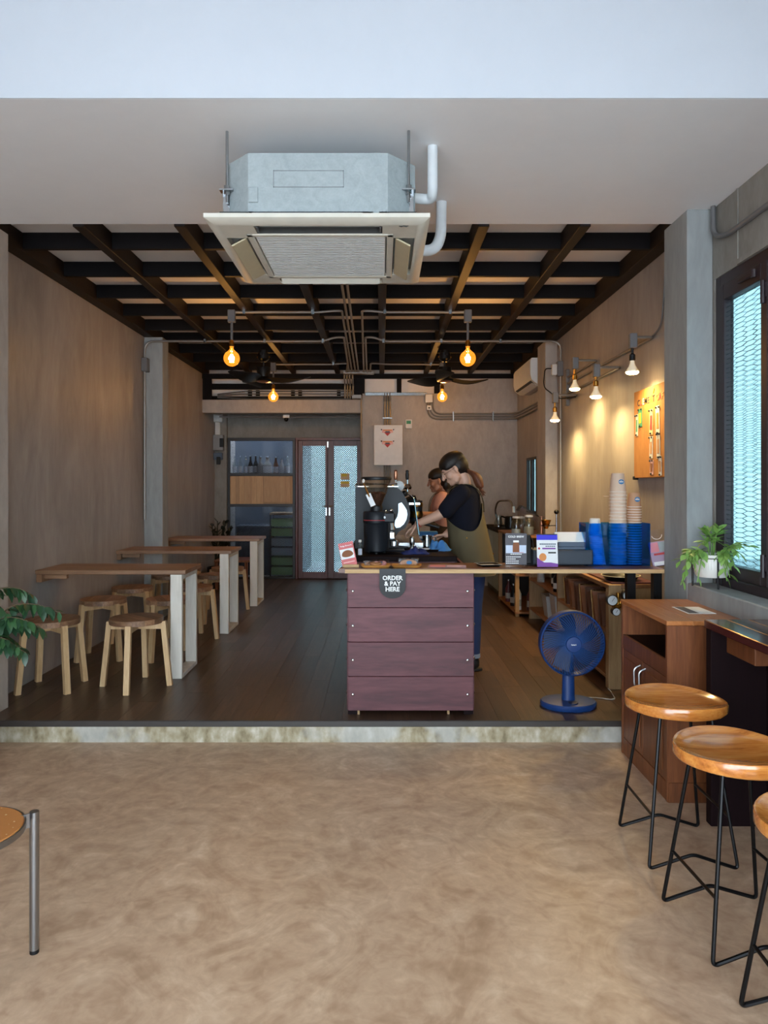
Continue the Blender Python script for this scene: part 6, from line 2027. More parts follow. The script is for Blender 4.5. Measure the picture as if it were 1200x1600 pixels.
BT = [(1.44, 7.50, 0.4405, 'maroon', 0.28, 'maroon bottle at the front of the rack upper shelf'),
      (1.56, 7.52, 0.4405, 'teal', 0.30, 'teal bottle at the front of the rack upper shelf'),
      (1.46, 7.95, 0.4405, 'black_gloss', 0.26, 'black bottle on the rack upper shelf'),
      (1.45, 7.55, 0.0505, 'white_card', 0.28, 'white bottle on the rack bottom shelf'),
      (1.57, 7.50, 0.0505, 'maroon', 0.26, 'maroon bottle on the rack bottom shelf near the front'),
      (1.45, 7.80, 0.0505, 'black_gloss', 0.24, 'black bottle on the rack bottom shelf'),
      (1.45, 8.10, 0.0505, 'maroon', 0.25, 'maroon bottle deep on the rack bottom shelf'),
      (1.56, 6.30, 0.4255, 'black_gloss', 0.2, 'black bottle on the shelf behind the coffee bags'),
      (1.62, 6.62, 0.4255, 'black_gloss', 0.21, 'tall black bottle farther along the upper shelf'),
      (1.56, 6.95, 0.4255, 'pale_bin', 0.18, 'pale bottle farthest along the upper shelf')]
for (x, y, z, m, h, lab) in BT:
    b = thing('bottle', (x, y, z), lab, 'bottle', 'bottles on the bar shelves')
    part('body', MB().lathe([(0.034, 0), (0.037, 0.004), (0.037, h * 0.6), (0.014, h * 0.8), (0.013, h * 0.93)], 18), m, b, False)
    part('label_band', MB().lathe([(0.0376, h * 0.15), (0.0376, h * 0.4)], 18, cap0=False, cap1=False), 'pale_bin', b, False)
    part('cap', MB().lathe([(0.0155, h * 0.93), (0.0155, h), (0.01, h + 0.002)], 14), 'steel', b, False)

# ================================================================== CORK BOARD
CY0_, CY1_ = 4.34, 5.15
cbd = thing('cork_board', (XR - 0.001, (CY0_ + CY1_) / 2, 1.42), 'timber notice board with pinned cards beside the pillar', 'notice board')
part('board', MB().box(-0.028, 0.0, -0.405, 0.405, 0.0, 0.62, 0.003), 'cork', cbd, False)
part('clip', MB().box(-0.034, 0.0, 0.39, 0.42, -0.012, 0.014, 0.003), 'black_plastic', cbd, False)
XF = XR - 0.001 - 0.0285
NAMES = [('C', 'ink_black'), ('L', 'red_print'), ('E', 'pink_pale'), ('M', 'ink_black'), ('E', 'ink_white'), ('N', 'green_print'), ('T', 'yellow_print')]
# coloured letters, read from the far end towards the camera
word = 'CLEMENT CAFE'
cols = ['ink_black', 'red_print', 'pink_pale', 'ink_black', 'slate_box', 'yellow_print', 'ink_black', None, 'orange_print', 'red_print', 'orange_print', 'ink_black']
y = 5.055
for ch_, cl in zip(word, cols):
    if ch_ != ' ':
        text(ch_, 0.062, 'letter', cbd, cl, (XF - 0.0006, y, 1.42 + 0.53), (PI / 2, 0, -PI / 2), 0.0012, bold=0.001)
    y -= 0.046 if ch_ != ' ' else 0.02
part('leaf_mark', MB().set(Matrix.Translation((-0.031, 0.03, 0.585)) @ Matrix.Rotation(0.5, 4, 'X')).ell((0, 0, 0), (0.002, 0.008, 0.022), 10, 6), 'yellow_print', cbd, False)
notes = [(5.09, 0.30, 0.045, 0.155, 'pot_white', 'green_print'), (5.02, 0.36, 0.075, 0.13, 'green_print', 'yellow_print'),
         (4.82, 0.29, 0.062, 0.175, 'beige_print', 'red_print'), (4.70, 0.285, 0.066, 0.19, 'pot_white', 'orange_print'),
         (4.82, 0.13, 0.06, 0.15, 'pot_white', 'kraft'), (4.69, 0.125, 0.062, 0.17, 'pot_white', 'kraft'),
         (4.81, 0.02, 0.058, 0.10, 'pink_pale', 'cake_brown'), (4.66, 0.01, 0.05, 0.13, 'pot_white', 'kraft')]
for i, (yy, z0, w, h, m1, m2) in enumerate(notes):
    yl = yy - cbd.location.y
    nm = part('pinned_card', MB().set(Matrix.Translation((-0.0295, yl, z0)) @ Matrix.Rotation(0.04 * (-1) ** i, 4, 'X')).box(-0.0015, 0, -w / 2, w / 2, 0, h), m1, cbd, False)
    part('card_print', MB().set(Matrix.Translation((-0.0318, yl, z0)) @ Matrix.Rotation(0.04 * (-1) ** i, 4, 'X')).box(-0.0006, 0, -w * 0.3, w * 0.3, h * 0.2, h * 0.75), m2, nm, False)
    pn_ = MB()
    for s in (-0.35, 0.35):
        pn_.ell((-0.036, yl + s * w, z0 + h * 0.94), (0.006, 0.007, 0.007), 8, 6)
    pn_.ell((-0.036, yl, z0 + h * 0.05), (0.006, 0.007, 0.007), 8, 6)
    part('pin', pn_, 'ink_black', nm, False)

# ================================================================== STOREROOM BEHIND THE PANES
ss = single('store_shelf', MB().box(-2.25, -1.29, 10.53, 10.75, 1.515, 1.55), 'black_frame', 'dark shelf carrying bottles behind the upper pane', 'shelf', org=Vector((-1.77, 10.64, 1.515)))
BX = [(367, 0.030, 0.26, 'tall slim'), (375.5, 0.030, 0.27, 'tall slim'), (384, 0.030, 0.26, 'tall slim'), (391.5, 0.036, 0.27, 'dark'), (399.5, 0.036, 0.27, 'dark'), (407, 0.045, 0.26, 'pale'), (418, 0.068, 0.26, 'broad clear'), (431, 0.04, 0.25, 'brown topped'), (440.5, 0.038, 0.23, 'white capped'), (449, 0.042, 0.26, 'clear')]
ordn = ['first', 'second', 'third', 'fourth', 'fifth', 'sixth', 'seventh', 'eighth', 'ninth', 'tenth']
for i, (px, r, h, kind) in enumerate(BX):
    x = (px - 596) * 10.63 / F
    b = thing('syrup_bottle', (x, 10.63, 1.5505), f'{kind} bottle behind the upper pane, {ordn[i]} from the recess pillar', 'bottle', 'bottles behind the meshed pane')
    m = {'tall slim': 'clear_glass', 'dark': 'black_gloss', 'pale': 'pale_bin', 'broad clear': 'pale_bin', 'brown topped': 'cake_brown', 'white capped': 'white_card', 'clear': 'clear_glass'}[kind]
    part('body', MB().lathe([(r * 0.95, 0), (r, 0.005), (r, h * 0.48), (r * 0.8, h * 0.58), (r * 0.4, h * 0.72), (r * 0.38, h * 0.93)], 16), m, b, False)
    part('label_band', MB().lathe([(r + 0.001, h * 0.05), (r + 0.001, h * 0.42)], 16, cap0=False, cap1=False), 'white_card' if i < 4 or i > 5 else 'pale_bin', b, False)
    part('cap', MB().lathe([(r * 0.45, h * 0.93), (r * 0.45, h), (r * 0.3, h + 0.002)], 12), 'steel', b, False)
cr = thing('crate_rack', (-1.48, 10.85, 0), 'rack of green and grey trays behind the lower pane', 'rack')
for sx in (-0.19, 0.18):
    part('post', MB().box(sx - 0.008, sx + 0.008, -0.18, -0.16, 0, 0.93).box(sx - 0.008, sx + 0.008, 0.16, 0.18, 0, 0.93), 'black_metal', cr, False)
for i in range(6):
    z0 = 0.03 + 0.145 * i
    part('tray', MB().box(-0.178, 0.168, -0.17, 0.17, z0, z0 + 0.115, 0.004), ('green_crate', 'green_crate', 'grey_crate', 'grey_crate', 'green_crate', 'green_crate')[i], cr, False)
part('top_board', MB().box(-0.2, 0.19, -0.185, 0.185, 0.93, 0.965, 0.003), 'shelf_oak', cr, False)
bd = thing('storage_box', (-1.98, 11.1, 0), 'dark slate storage box behind the lower pane', 'box')
part('box', MB().box(-0.25, 0.28, -0.2, 0.2, 0, 0.72, 0.005), 'slate_box', bd, False)
part('lid', MB().box(-0.26, 0.29, -0.21, 0.21, 0.7205, 0.76, 0.005), 'slate_box', bd, False)

# ================================================================== PLANTS
def leaf_mesh(name, L, W, mat, fold=0.25, droop=0.25):
    pr_ = [(0.0, 0.02), (0.2, 0.7), (0.45, 1.0), (0.72, 0.75), (0.92, 0.28), (1.0, 0.02)]
    v, f = [], []
    for s, w in pr_:
        x = L * s
        z = -droop * L * s * s
        hw = W * w / 2
        v += [(x, -hw, z + fold * hw), (x, 0, z), (x, hw, z + fold * hw)]
    for i in range(len(pr_) - 1):
        for k in (0, 1):
            a = i * 3 + k
            f.append((a, a + 1, a + 4, a + 3))
    return MB().add(v, f).mesh(name, mat, 60, recalc=False)


def orient(d, roll=0.0):
    d = Vector(d).normalized()
    s = Vector((0, 0, 1)).cross(d)
    if s.length < 1e-4:
        s = Vector((0, 1, 0))
    s.normalize()
    u = d.cross(s)
    M = Matrix((d, s, u)).transposed()
    return (M @ Matrix.Rotation(roll, 3, 'X')).to_euler()


def leaves_on(t, path, me_list, n, rr, spread=0.9, hang=-0.3, start=0.25, scale=(0.8, 1.15)):
    pts = [Vector(p) for p in path]
    for i in range(n):
        s = start + (1 - start) * (i + 0.5) / n
        q = s * (len(pts) - 1)
        j = min(int(q), len(pts) - 2)
        p = pts[j].lerp(pts[j + 1], q - j)
        d = (pts[j + 1] - pts[j]).normalized()
        side = d.cross(Vector((0, 0, 1)))
        if side.length < 0.05:
            side = Vector((1, 0, 0))
        side.normalize()
        up = side.cross(d)
        a = (1 if i % 2 else -1) * rr.uniform(0.6, 1.1) * spread
        dd = d * rr.uniform(0.3, 0.8) + side * math.sin(a) * rr.uniform(0.5, 1.1) + up * rr.uniform(-0.45, 0.45) + Vector((0, 0, hang * rr.uniform(0.3, 1.3)))
        o = link('leaf', rr.choice(me_list), t)
        o.location = p
        o.rotation_euler = orient(dd, rr.uniform(-0.5, 0.5))
        k_ = rr.uniform(*scale)
        o.scale = (k_, k_, k_)


# leafy plant at the left edge, standing on the lower floor before the pillar
lp = thing('leafy_plant', (-2.12, 3.42, ZF), 'dark green leafy plant arching in before the cement pillar', 'plant')
part('pot', MB().lathe([(0.12, 0), (0.13, 0.005), (0.165, 0.26), (0.175, 0.265), (0.175, 0.3), (0.158, 0.3), (0.15, 0.26)], 32), 'terracotta', lp, False)
part('soil', MB().lathe([(0.152, 0.255), (0.155, 0.275), (0.1, 0.285)], 24), 'soil', lp, False)
rr = random.Random(11)
la = leaf_mesh('leaf', 0.072, 0.032, 'leaf_dark')
lb = leaf_mesh('leaf', 0.064, 0.03, 'leaf_dark_b')
tg = [(0.52, 0.12, 0.855), (0.47, 0.02, 0.80), (0.36, 0.18, 0.93), (0.40, -0.05, 0.72), (0.30, 0.05, 0.86), (0.25, -0.15, 0.98), (0.05, 0.15, 1.05), (-0.05, -0.2, 1.0), (0.33, 0.22, 0.76), (0.1, -0.25, 0.85),
      (0.36, 0.10, 0.66), (0.28, 0.16, 0.70), (0.42, 0.15, 0.76), (0.24, 0.02, 0.74), (0.30, -0.08, 0.92), (0.20, 0.12, 0.95)]
for i, tgt in enumerate(tg):
    e = Vector(tgt)
    path = [Vector((0.02 * math.cos(i), 0.02 * math.sin(i), 0.27)), Vector((e.x * 0.25, e.y * 0.3, 0.62)), Vector((e.x * 0.55, e.y * 0.6 + 0.03 * math.sin(i * 2.1), e.z + 0.05)), Vector((e.x * 0.8, e.y * 0.85, e.z + 0.05)), e]
    path = bend(path, 0.12, 4)
    part('stem', MB().tube(path, [0.006 - 0.0045 * q / (len(path) - 1) for q in range(len(path))], 6), 'twig', lp, False)
    leaves_on(lp, path, [la, lb], 26 if e.x > 0.2 else 10, rr, 1.3, -0.75, 0.45, (0.7, 1.25))

# dark plant behind the farthest table
dk = thing('dark_plant', (-2.30, 9.9, 0), 'dark stiff leaved plant standing before the meshed panes', 'plant')
part('pot', MB().lathe([(0.10, 0), (0.12, 0.01), (0.13, 0.24), (0.115, 0.24), (0.11, 0.2)], 26), 'black_plastic', dk, False)
ld_ = leaf_mesh('leaf', 0.10, 0.055, 'leaf_black', droop=0.05)
rr = random.Random(4)
for i, (ex, ey, ez) in enumerate(((-0.06, 0.0, 0.82), (0.03, -0.05, 0.88), (0.12, 0.05, 0.86), (0.22, -0.05, 0.78), (0.30, 0.0, 0.70), (0.05, -0.15, 0.72), (-0.05, 0.1, 0.7))):
    e = Vector((ex, ey, ez))
    path = [Vector((0, 0, 0.2)), Vector((ex * 0.35, ey * 0.4, 0.5)), e]
    part('stem', MB().tube(path, [0.012, 0.01, 0.006], 6), 'leaf_black', dk, False)
    leaves_on(dk, path, [ld_], 10, rr, 0.9, 0.25, 0.35)

# white pot on a wire stand on the window ledge
PX_, PY_ = 1.765, 3.80
k_ = PY_ / F
wp_ = thing('potted_plant', (PX_, PY_, 0.8205), 'white ribbed pot of green trailing succulent on a wire stand', 'plant')
prof = [(0.045, 0.055), (0.075, 0.058), (0.086, 0.08), (0.0885, 0.12), (0.0885, 0.165), (0.091, 0.168), (0.091, 0.178), (0.084, 0.178), (0.082, 0.16)]
part('pot', MB().lathe(prof, 40), 'pot_white', wp_, False)
rb_ = MB()
for i in range(44):
    a = 2 * PI * i / 44
    rb_.tube([(0.0885 * math.cos(a), 0.0885 * math.sin(a), 0.10), (0.0885 * math.cos(a), 0.0885 * math.sin(a), 0.163)], 0.0015, 5)
part('ribs', rb_, 'pot_white', wp_, False)
part('soil', MB().lathe([(0.08, 0.158), (0.082, 0.165), (0.03, 0.17)], 24), 'soil', wp_, False)
part('stand_ring', MB().tube([(0.093 * math.cos(a), 0.093 * math.sin(a), 0.160) for a in [2 * PI * i / 40 for i in range(40)]], 0.0025, 6, closed=True), 'black_metal', wp_, False)
for a in (math.radians(-95), math.radians(25), math.radians(145)):
    c, s = math.cos(a), math.sin(a)
    tx, ty = -s * 0.017, c * 0.017
    if a < 0:
        tx, ty = -s * 0.003, c * 0.003
    pth = bend([(0.093 * c - tx, 0.093 * s - ty, 0.16), (0.093 * c - tx * 0.9, 0.093 * s - ty * 0.9, 0.003), (0.093 * c + tx * 0.9, 0.093 * s + ty * 0.9, 0.003), (0.093 * c + tx, 0.093 * s + ty, 0.16)], 0.006)
    part('stand_leg', MB().tube(pth, 0.0025, 6), 'black_metal', wp_, False)
rr = random.Random(21)
l1 = leaf_mesh('leaf', 0.056, 0.025, 'leaf_light', 0.15, 0.2)
l2 = leaf_mesh('leaf', 0.046, 0.02, 'leaf_light_b', 0.15, 0.3)
ends = [(-0.16, -0.05, 0.08, 0.10), (-0.185, -0.02, 0.13, 0.06), (-0.14, -0.09, 0.15, 0.05), (-0.19, -0.06, 0.02, 0.11), (-0.12, -0.1, 0.04, 0.09),
        (0.03, -0.14, 0.07, 0.07), (0.045, -0.17, 0.12, 0.05), (0.05, -0.2, 0.20, 0.03), (0.06, -0.28, 0.24, 0.02), (0.02, -0.13, 0.05, 0.09),
        (0.0, 0.0, 0.27, 0.0), (0.03, -0.03, 0.32, 0.0), (-0.03, 0.02, 0.30, 0.0), (0.05, 0.02, 0.29, 0.0), (0.0, -0.05, 0.25, 0.0), (-0.05, -0.02, 0.24, 0.0)]
for i, (ex, ey, ez, dr_) in enumerate(ends):
    e = Vector((ex, ey, ez))
    base = Vector((ex * 0.25, ey * 0.25, 0.165))
    top = Vector((ex * 0.6, ey * 0.6, max(0.21, ez * 0.5 + 0.13 + dr_ * 0.3)))
    path = bend([base, top, e], 0.05, 4)
    part('stem', MB().tube(path, 0.0028, 5), 'leaf_light_b', wp_, False)
    leaves_on(wp_, path, [l1, l2], 13, rr, 0.9, -0.1 if i < 10 else 0.2, 0.3, (0.8, 1.3))
# ================================================================== BARISTAS
def loft(mb, secs, n=24, pw=2.0):
    """closed volume through elliptical sections (cx, cy, z, rx, ry)"""
    rings = []
    for (cx, cy, z, rx, ry) in secs:
        r = []
        for k in range(n):
            a = 2 * PI * k / n
            c, s = math.cos(a), math.sin(a)
            r.append((cx + rx * math.copysign(abs(c) ** (2 / pw), c), cy + ry * math.copysign(abs(s) ** (2 / pw), s), z))
        rings.append(r)
    mb.rings(rings)


def limb(mb, pts, rs, n=14):
    """tapered limb through the joints, rounded at both ends"""
    P = [Vector(p) for p in pts]
    path, rad = [], []
    for i in range(len(P) - 1):
        m = 6
        for k in range(m):
            t = k / m
            path.append(P[i].lerp(P[i + 1], t))
            rad.append(rs[i] + (rs[i + 1] - rs[i]) * t)
    path.append(P[-1])
    rad.append(rs[-1])
    # soften the bend at the joints
    for _ in range(2):
        q = [path[0]] + [(path[i - 1] + path[i] * 2 + path[i + 1]) / 4 for i in range(1, len(path) - 1)] + [path[-1]]
        path = q
    mb.tube(path, rad, n)
    mb.ell(path[0], (rad[0],) * 3, 12, 8)
    mb.ell(path[-1], (rad[-1],) * 3, 12, 8)


def hand(mb, wrist, d, palm_n, size=1.0, curl=0.5, thumb_side=1):
    """palm and five bent fingers; d = pointing direction, palm_n = direction the palm faces"""
    w = Vector(wrist)
    d = Vector(d).normalized()
    pn = Vector(palm_n)
    pn = (pn - d * pn.dot(d)).normalized()
    s = d.cross(pn) * thumb_side
    S = size
    # palm
    for i in range(5):
        t = i / 4
        c = w + d * (0.012 + 0.07 * t) * S
        R = Matrix((s, pn, d)).transposed()
        mb.ell(c, (0.024 * S + 0.012 * S * t, 0.0125 * S, 0.02 * S), 12, 8, R)
    lens = [0.070, 0.078, 0.073, 0.058]
    for i in range(4):
        off = (1.5 - i) * 0.0178 * S
        b = w + d * 0.082 * S + s * off
        L = lens[i] * S
        dirs = []
        a = 0.0
        p = b
        pts = [b - d * 0.015 * S, b]
        for j, f in enumerate((0.45, 0.32, 0.23)):
            a += curl * (0.55 + 0.3 * j) * (1 + 0.12 * i)
            dd = d * math.cos(a) + pn * math.sin(a) + s * (off * 2.0 / S) * math.cos(a)
            p = p + dd.normalized() * L * f
            pts.append(p)
        mb.tube(pts, [0.0092 * S, 0.009 * S, 0.0083 * S, 0.0076 * S, 0.0066 * S], 10)
        mb.ell(pts[-1], (0.0066 * S,) * 3, 8, 6)
    tb = w + d * 0.026 * S + s * 0.026 * S
    td = (d * 0.7 + s * 0.6 + pn * 0.35).normalized()
    p1 = tb + td * 0.034 * S
    td2 = (d * 0.9 + s * 0.15 + pn * 0.45).normalized()
    p2 = p1 + td2 * 0.028 * S
    p3 = p2 + td2 * 0.02 * S
    mb.tube([tb - td * 0.012 * S, tb, p1, p2, p3], [0.012 * S, 0.0125 * S, 0.0105 * S, 0.0095 * S, 0.0075 * S], 10)
    mb.ell(p3, (0.0075 * S,) * 3, 8, 6)


def barista(loc, S, label, head_c, pitch, torso_shift, near_arm, far_arm, near_hand, far_hand, cols, tail, glasses, strap):
    """person facing -X.  All points are in metres relative to loc, head facing tilts down by pitch"""
    t = thing('person', loc, label, 'person')
    skin, hair, hair2, shirt, apron_m = cols
    hc = Vector(head_c)
    f = Vector((-math.cos(pitch), 0, -math.sin(pitch)))
    u = Vector((-math.sin(pitch), 0, math.cos(pitch)))
    s = Vector((0, 1, 0))
    R = Matrix((f, s, u)).transposed()

    def hp(a, b, c):
        return hc + (f * a + s * b + u * c) * S
    T = torso_shift
    # ---------------- body (one continuous skin)
    b = MB()
    b.ell(hp(-0.008, 0, 0.02), (0.094 * S, 0.074 * S, 0.098 * S), 22, 16, R)
    b.ell(hp(0.028, 0, -0.045), (0.060 * S, 0.056 * S, 0.070 * S), 18, 12, R)
    b.ell(hp(0.066, 0, -0.092), (0.025 * S, 0.028 * S, 0.021 * S), 14, 10, R)      # chin
    b.tube([hp(0.0, 0.045, -0.07), hp(0.035, 0.035, -0.088), hp(0.066, 0, -0.096), hp(0.035, -0.035, -0.088), hp(0.0, -0.045, -0.07)], 0.017 * S, 10)      # jaw line
    b.ell(hp(0.064, 0, 0.024), (0.026 * S, 0.05 * S, 0.032 * S), 14, 10, R)      # forehead
    b.tube([hp(0.088, 0, 0.012), hp(0.098, 0, -0.012), hp(0.108, 0, -0.03)], [0.009 * S, 0.0105 * S, 0.0135 * S], 10)   # nose
    b.ell(hp(0.109, 0, -0.033), (0.0135 * S, 0.0155 * S, 0.011 * S), 12, 8, R)
    b.ell(hp(0.086, 0, -0.058), (0.0125 * S, 0.021 * S, 0.008 * S), 12, 8, R)     # lips
    b.ell(hp(0.083, 0, -0.069), (0.0125 * S, 0.018 * S, 0.008 * S), 12, 8, R)
    for sy in (-1, 1):
        b.ell(hp(0.055, sy * 0.042, -0.03), (0.03 * S, 0.022 * S, 0.03 * S), 12, 8, R)   # cheeks
        b.ell(hp(-0.005, sy * 0.077, -0.012), (0.015 * S, 0.008 * S, 0.026 * S), 12, 8, R)   # ears
        b.ell(hp(-0.0, sy * 0.075, -0.036), (0.009 * S, 0.008 * S, 0.011 * S), 10, 6, R)
    nb = Vector((T[0], 0, 1.385 * S))
    limb(b, [hp(-0.03, 0, -0.05), hp(-0.045, 0, -0.10) * 0.5 + nb * 0.5, nb - Vector((0, 0, 0.05))], [0.043 * S, 0.041 * S, 0.052 * S])
    loft(b, [(T[0], 0, 1.36 * S, 0.05 * S, 0.075 * S), (T[0], 0, 1.32 * S, 0.075 * S, 0.135 * S), (T[1], 0, 1.25 * S, 0.10 * S, 0.15 * S), (T[1], 0, 1.15 * S, 0.105 * S, 0.145 * S), (T[2], 0, 1.02 * S, 0.09 * S, 0.13 * S), (T[3], 0, 0.90 * S, 0.105 * S, 0.155 * S), (T[3], 0, 0.80 * S, 0.11 * S, 0.165 * S)], 28)
    for sy, arm, hd_ in ((-1, near_arm, near_hand), (1, far_arm, far_hand)):
        limb(b, arm, [0.048 * S, 0.040 * S, 0.036 * S, 0.025 * S] if len(arm) == 4 else [0.048 * S, 0.039 * S, 0.026 * S])
        hand(b, arm[-1], hd_[0], hd_[1], 0.95 * S, hd_[2], hd_[3])
    for sy in (-1, 1):
        limb(b, [(T[3], sy * 0.085 * S, 0.80 * S), (T[3] + 0.01, sy * 0.09 * S, 0.46 * S), (T[3] - 0.005, sy * 0.09 * S, 0.09 * S)], [0.075 * S, 0.052 * S, 0.036 * S])
        b.ell((T[3] - 0.05, sy * 0.09 * S, 0.04), (0.09 * S, 0.035 * S, 0.03 * S), 14, 8)
    body = remeshed(b, 'body', 0.0048, skin, t, None, 3, 0.5)
    # ---------------- face details
    for sy in (-1, 1):
        part('eye', MB().ell(hp(0.083, sy * 0.031, -0.004), (0.004 * S, 0.012 * S, 0.0022 * S), 10, 6, R), 'hair_dark', body, False)
        part('eyebrow', MB().ell(hp(0.090, sy * 0.033, 0.016), (0.004 * S, 0.017 * S, 0.003 * S), 10, 6, R), 'hair_dark', body, False)
    part('mouth', MB().ell(hp(0.0965, 0, -0.0635), (0.003 * S, 0.017 * S, 0.0045 * S), 10, 6, R), 'lips', body, False)
    # ---------------- hair
    h = MB()
    h.ell(hp(-0.014, 0, 0.045), (0.106 * S, 0.084 * S, 0.076 * S), 22, 16, R)
    h.ell(hp(-0.045, 0, 0.005), (0.075 * S, 0.079 * S, 0.088 * S), 20, 14, R)
    for sy in (-1, 1):
        h.ell(hp(0.02, sy * 0.05, 0.035), (0.05 * S, 0.028 * S, 0.03 * S), 14, 10, R)
        h.ell(hp(-0.035, sy * 0.06, -0.005), (0.035 * S, 0.022 * S, 0.04 * S), 14, 10, R)
    for p, r_ in tail.get('extra', []):
        h.ell(Vector(p), r_, 16, 12)
    remeshed(h, 'hair', 0.005, hair, t, None, 3, 0.5)
    if tail.get('path'):
        pt = [Vector(p) for p in tail['path']]
        tl_ = MB()
        path = bend(pt, 0.08, 5)
        n_ = len(path)
        rad = [tail['r'] * (0.55 + 0.75 * math.sin(PI * min(1, 0.15 + 0.75 * i / (n_ - 1)))) * (1.0 if i < n_ - 2 else 0.55) for i in range(n_)]
        rs_ = random.Random(5)
        for q in range(16):
            a = 2 * PI * q / 16
            k1 = 0.0 if q < 4 else 0.75
            sp = []
            for i, p_ in enumerate(path):
                w_ = rad[i] * k1
                f_ = 1 - 0.15 * i / (n_ - 1)
                sp.append(p_ + Vector((math.cos(a) * w_ * f_, math.sin(a) * w_ * 0.9 * f_, math.sin(a * 2) * w_ * 0.25)))
            e_ = sp[-1] + Vector((rs_.uniform(-0.01, 0.03), rs_.uniform(-0.012, 0.012), rs_.uniform(-0.035, 0.0)))
            sp.append(e_)
            tl_.tube(sp, [0.35 * rad[0]] + [0.42 * rad[i] for i in range(1, n_)] + [0.0015], 8)
        part('ponytail', tl_, hair2, t, False, 60)
        part('hair_tie', MB().ell(pt[0], (0.016, 0.02, 0.022), 12, 8), 'black_plastic', t, False)
        st_ = MB()
        rr = random.Random(9)
        for i in range(7):
            e = path[-1] + Vector((rr.uniform(-0.005, 0.035), rr.uniform(-0.015, 0.015), rr.uniform(-0.03, 0.012)))
            st_.tube([path[-3], path[-2], e], [0.012, 0.009, 0.002], 6)
        part('hair_ends', st_, hair2, t, False, 60)
    # ---------------- shirt
    sh_ = MB()
    loft(sh_, [(T[0], 0, 1.375 * S, 0.058 * S, 0.078 * S), (T[0], 0, 1.345 * S, 0.085 * S, 0.135 * S), (T[0], 0, 1.30 * S, 0.112 * S, 0.165 * S), (T[1], 0, 1.22 * S, 0.128 * S, 0.168 * S), (T[1], 0, 1.12 * S, 0.13 * S, 0.165 * S), (T[2], 0, 1.02 * S, 0.12 * S, 0.155 * S), (T[3], 0, 0.90 * S, 0.125 * S, 0.17 * S), (T[3], 0, 0.82 * S, 0.13 * S, 0.178 * S)], 28)
    for sy, arm in ((-1, near_arm), (1, far_arm)):
        p0, p1 = Vector(arm[0]), Vector(arm[1])
        k = strap['sleeve']
        limb(sh_, [p0 + Vector((0.01, 0, 0.0)), p0.lerp(p1, k * 0.5), p0.lerp(p1, k)], [0.066 * S, 0.064 * S, 0.062 * S])
    remeshed(sh_, 'shirt', 0.007, shirt, t, None, 6, 0.5)
    # ---------------- pinafore apron: a thin shell whose rim dips at the sides
    N = 48
    grid = []
    zl = 0.705 * S
    for lay in (0, 1):
        rows = []
        for j in range(15):
            row = []
            for k in range(N):
                a = 2 * PI * k / N
                side = abs(math.sin(a))
                front = math.cos(a) < 0
                top = (1.12 if front else 1.235) * S + (1.03 * S - (1.12 if front else 1.235) * S) * (side ** 1.6)
                z = top + (zl - top) * j / 14
                zz = max(0.0, min(1.0, (1.2 * S - z) / (0.7 * S)))
                cx = T[1] + (T[3] - T[1]) * min(1, zz * 1.6) + 0.02 * zz
                rx = (0.137 + 0.05 * zz) * S - lay * 0.004
                ry = (0.172 + 0.045 * zz) * S - lay * 0.004
                wv = 0.006 * math.sin(a * 9 + 1.3) * zz
                row.append((cx + (rx + wv) * math.cos(a), (ry + wv) * math.sin(a), z))
            rows.append(row)
        grid.append(rows)
    ap = MB()
    outer, inner = grid
    v = [p for r_ in outer for p in r_] + [p for r_ in inner for p in r_]
    fcs = []
    M_ = 15 * N
    for j in range(14):
        for k in range(N):
            k2 = (k + 1) % N
            fcs.append((j * N + k, j * N + k2, (j + 1) * N + k2, (j + 1) * N + k))
            fcs.append((M_ + j * N + k, M_ + (j + 1) * N + k, M_ + (j + 1) * N + k2, M_ + j * N + k2))
    for k in range(N):
        k2 = (k + 1) % N
        fcs.append((k, M_ + k, M_ + k2, k2))
        fcs.append((14 * N + k, 14 * N + k2, M_ + 14 * N + k2, M_ + 14 * N + k))
    ap.add(v, fcs)
    apo = part('apron', ap, apron_m, t, False, 60)
    # piping along the rim, side button, shoulder straps
    rim_ = [Vector(p) for p in outer[0]]
    part('apron_piping', MB().tube(rim_, 0.0035, 6, closed=True), strap['mat'], apo, False)
    part('apron_button', MB().ell((T[1] + 0.0, -0.182 * S, 0.985 * S), (0.006, 0.003, 0.006), 10, 6), 'brass', apo, False)
    for sy in (-1, 1):
        pth = []
        for i in range(15):
            a = PI * i / 14
            x = T[1] + math.cos(a) * 0.137 * S
            z = 1.17 * S + 0.205 * S * math.sin(a) ** 0.75
            pth.append((x, sy * 0.085 * S, z))
        mbs = MB()
        rg = []
        for (x, y, z) in pth:
            dx, dz = x - T[1], z - 1.17 * S
            n_ = Vector((dx, 0, dz)).normalized() * 0.004
            w2 = strap['w']
            rg.append([(x, y - w2, z), (x, y + w2, z), (x + n_.x, y + w2, z + n_.z), (x + n_.x, y - w2, z + n_.z)])
        mbs.rings(rg)
        part('apron_strap', mbs, strap['mat'], apo, False)
    # ---------------- jeans and shoes
    for sy in (-1, 1):
        j_ = MB()
        loft(j_, [(T[3] - 0.005, sy * 0.09 * S, 0.105 * S, 0.058 * S, 0.058 * S), (T[3] - 0.005, sy * 0.09 * S, 0.30 * S, 0.066 * S, 0.064 * S), (T[3] - 0.005, sy * 0.09 * S, 0.48 * S, 0.075 * S, 0.07 * S), (T[3], sy * 0.085 * S, 0.70 * S, 0.095 * S, 0.088 * S), (T[3], sy * 0.08 * S, 0.84 * S, 0.10 * S, 0.09 * S)], 22)
        tr = part('trouser_leg', j_, 'jeans', t, False)
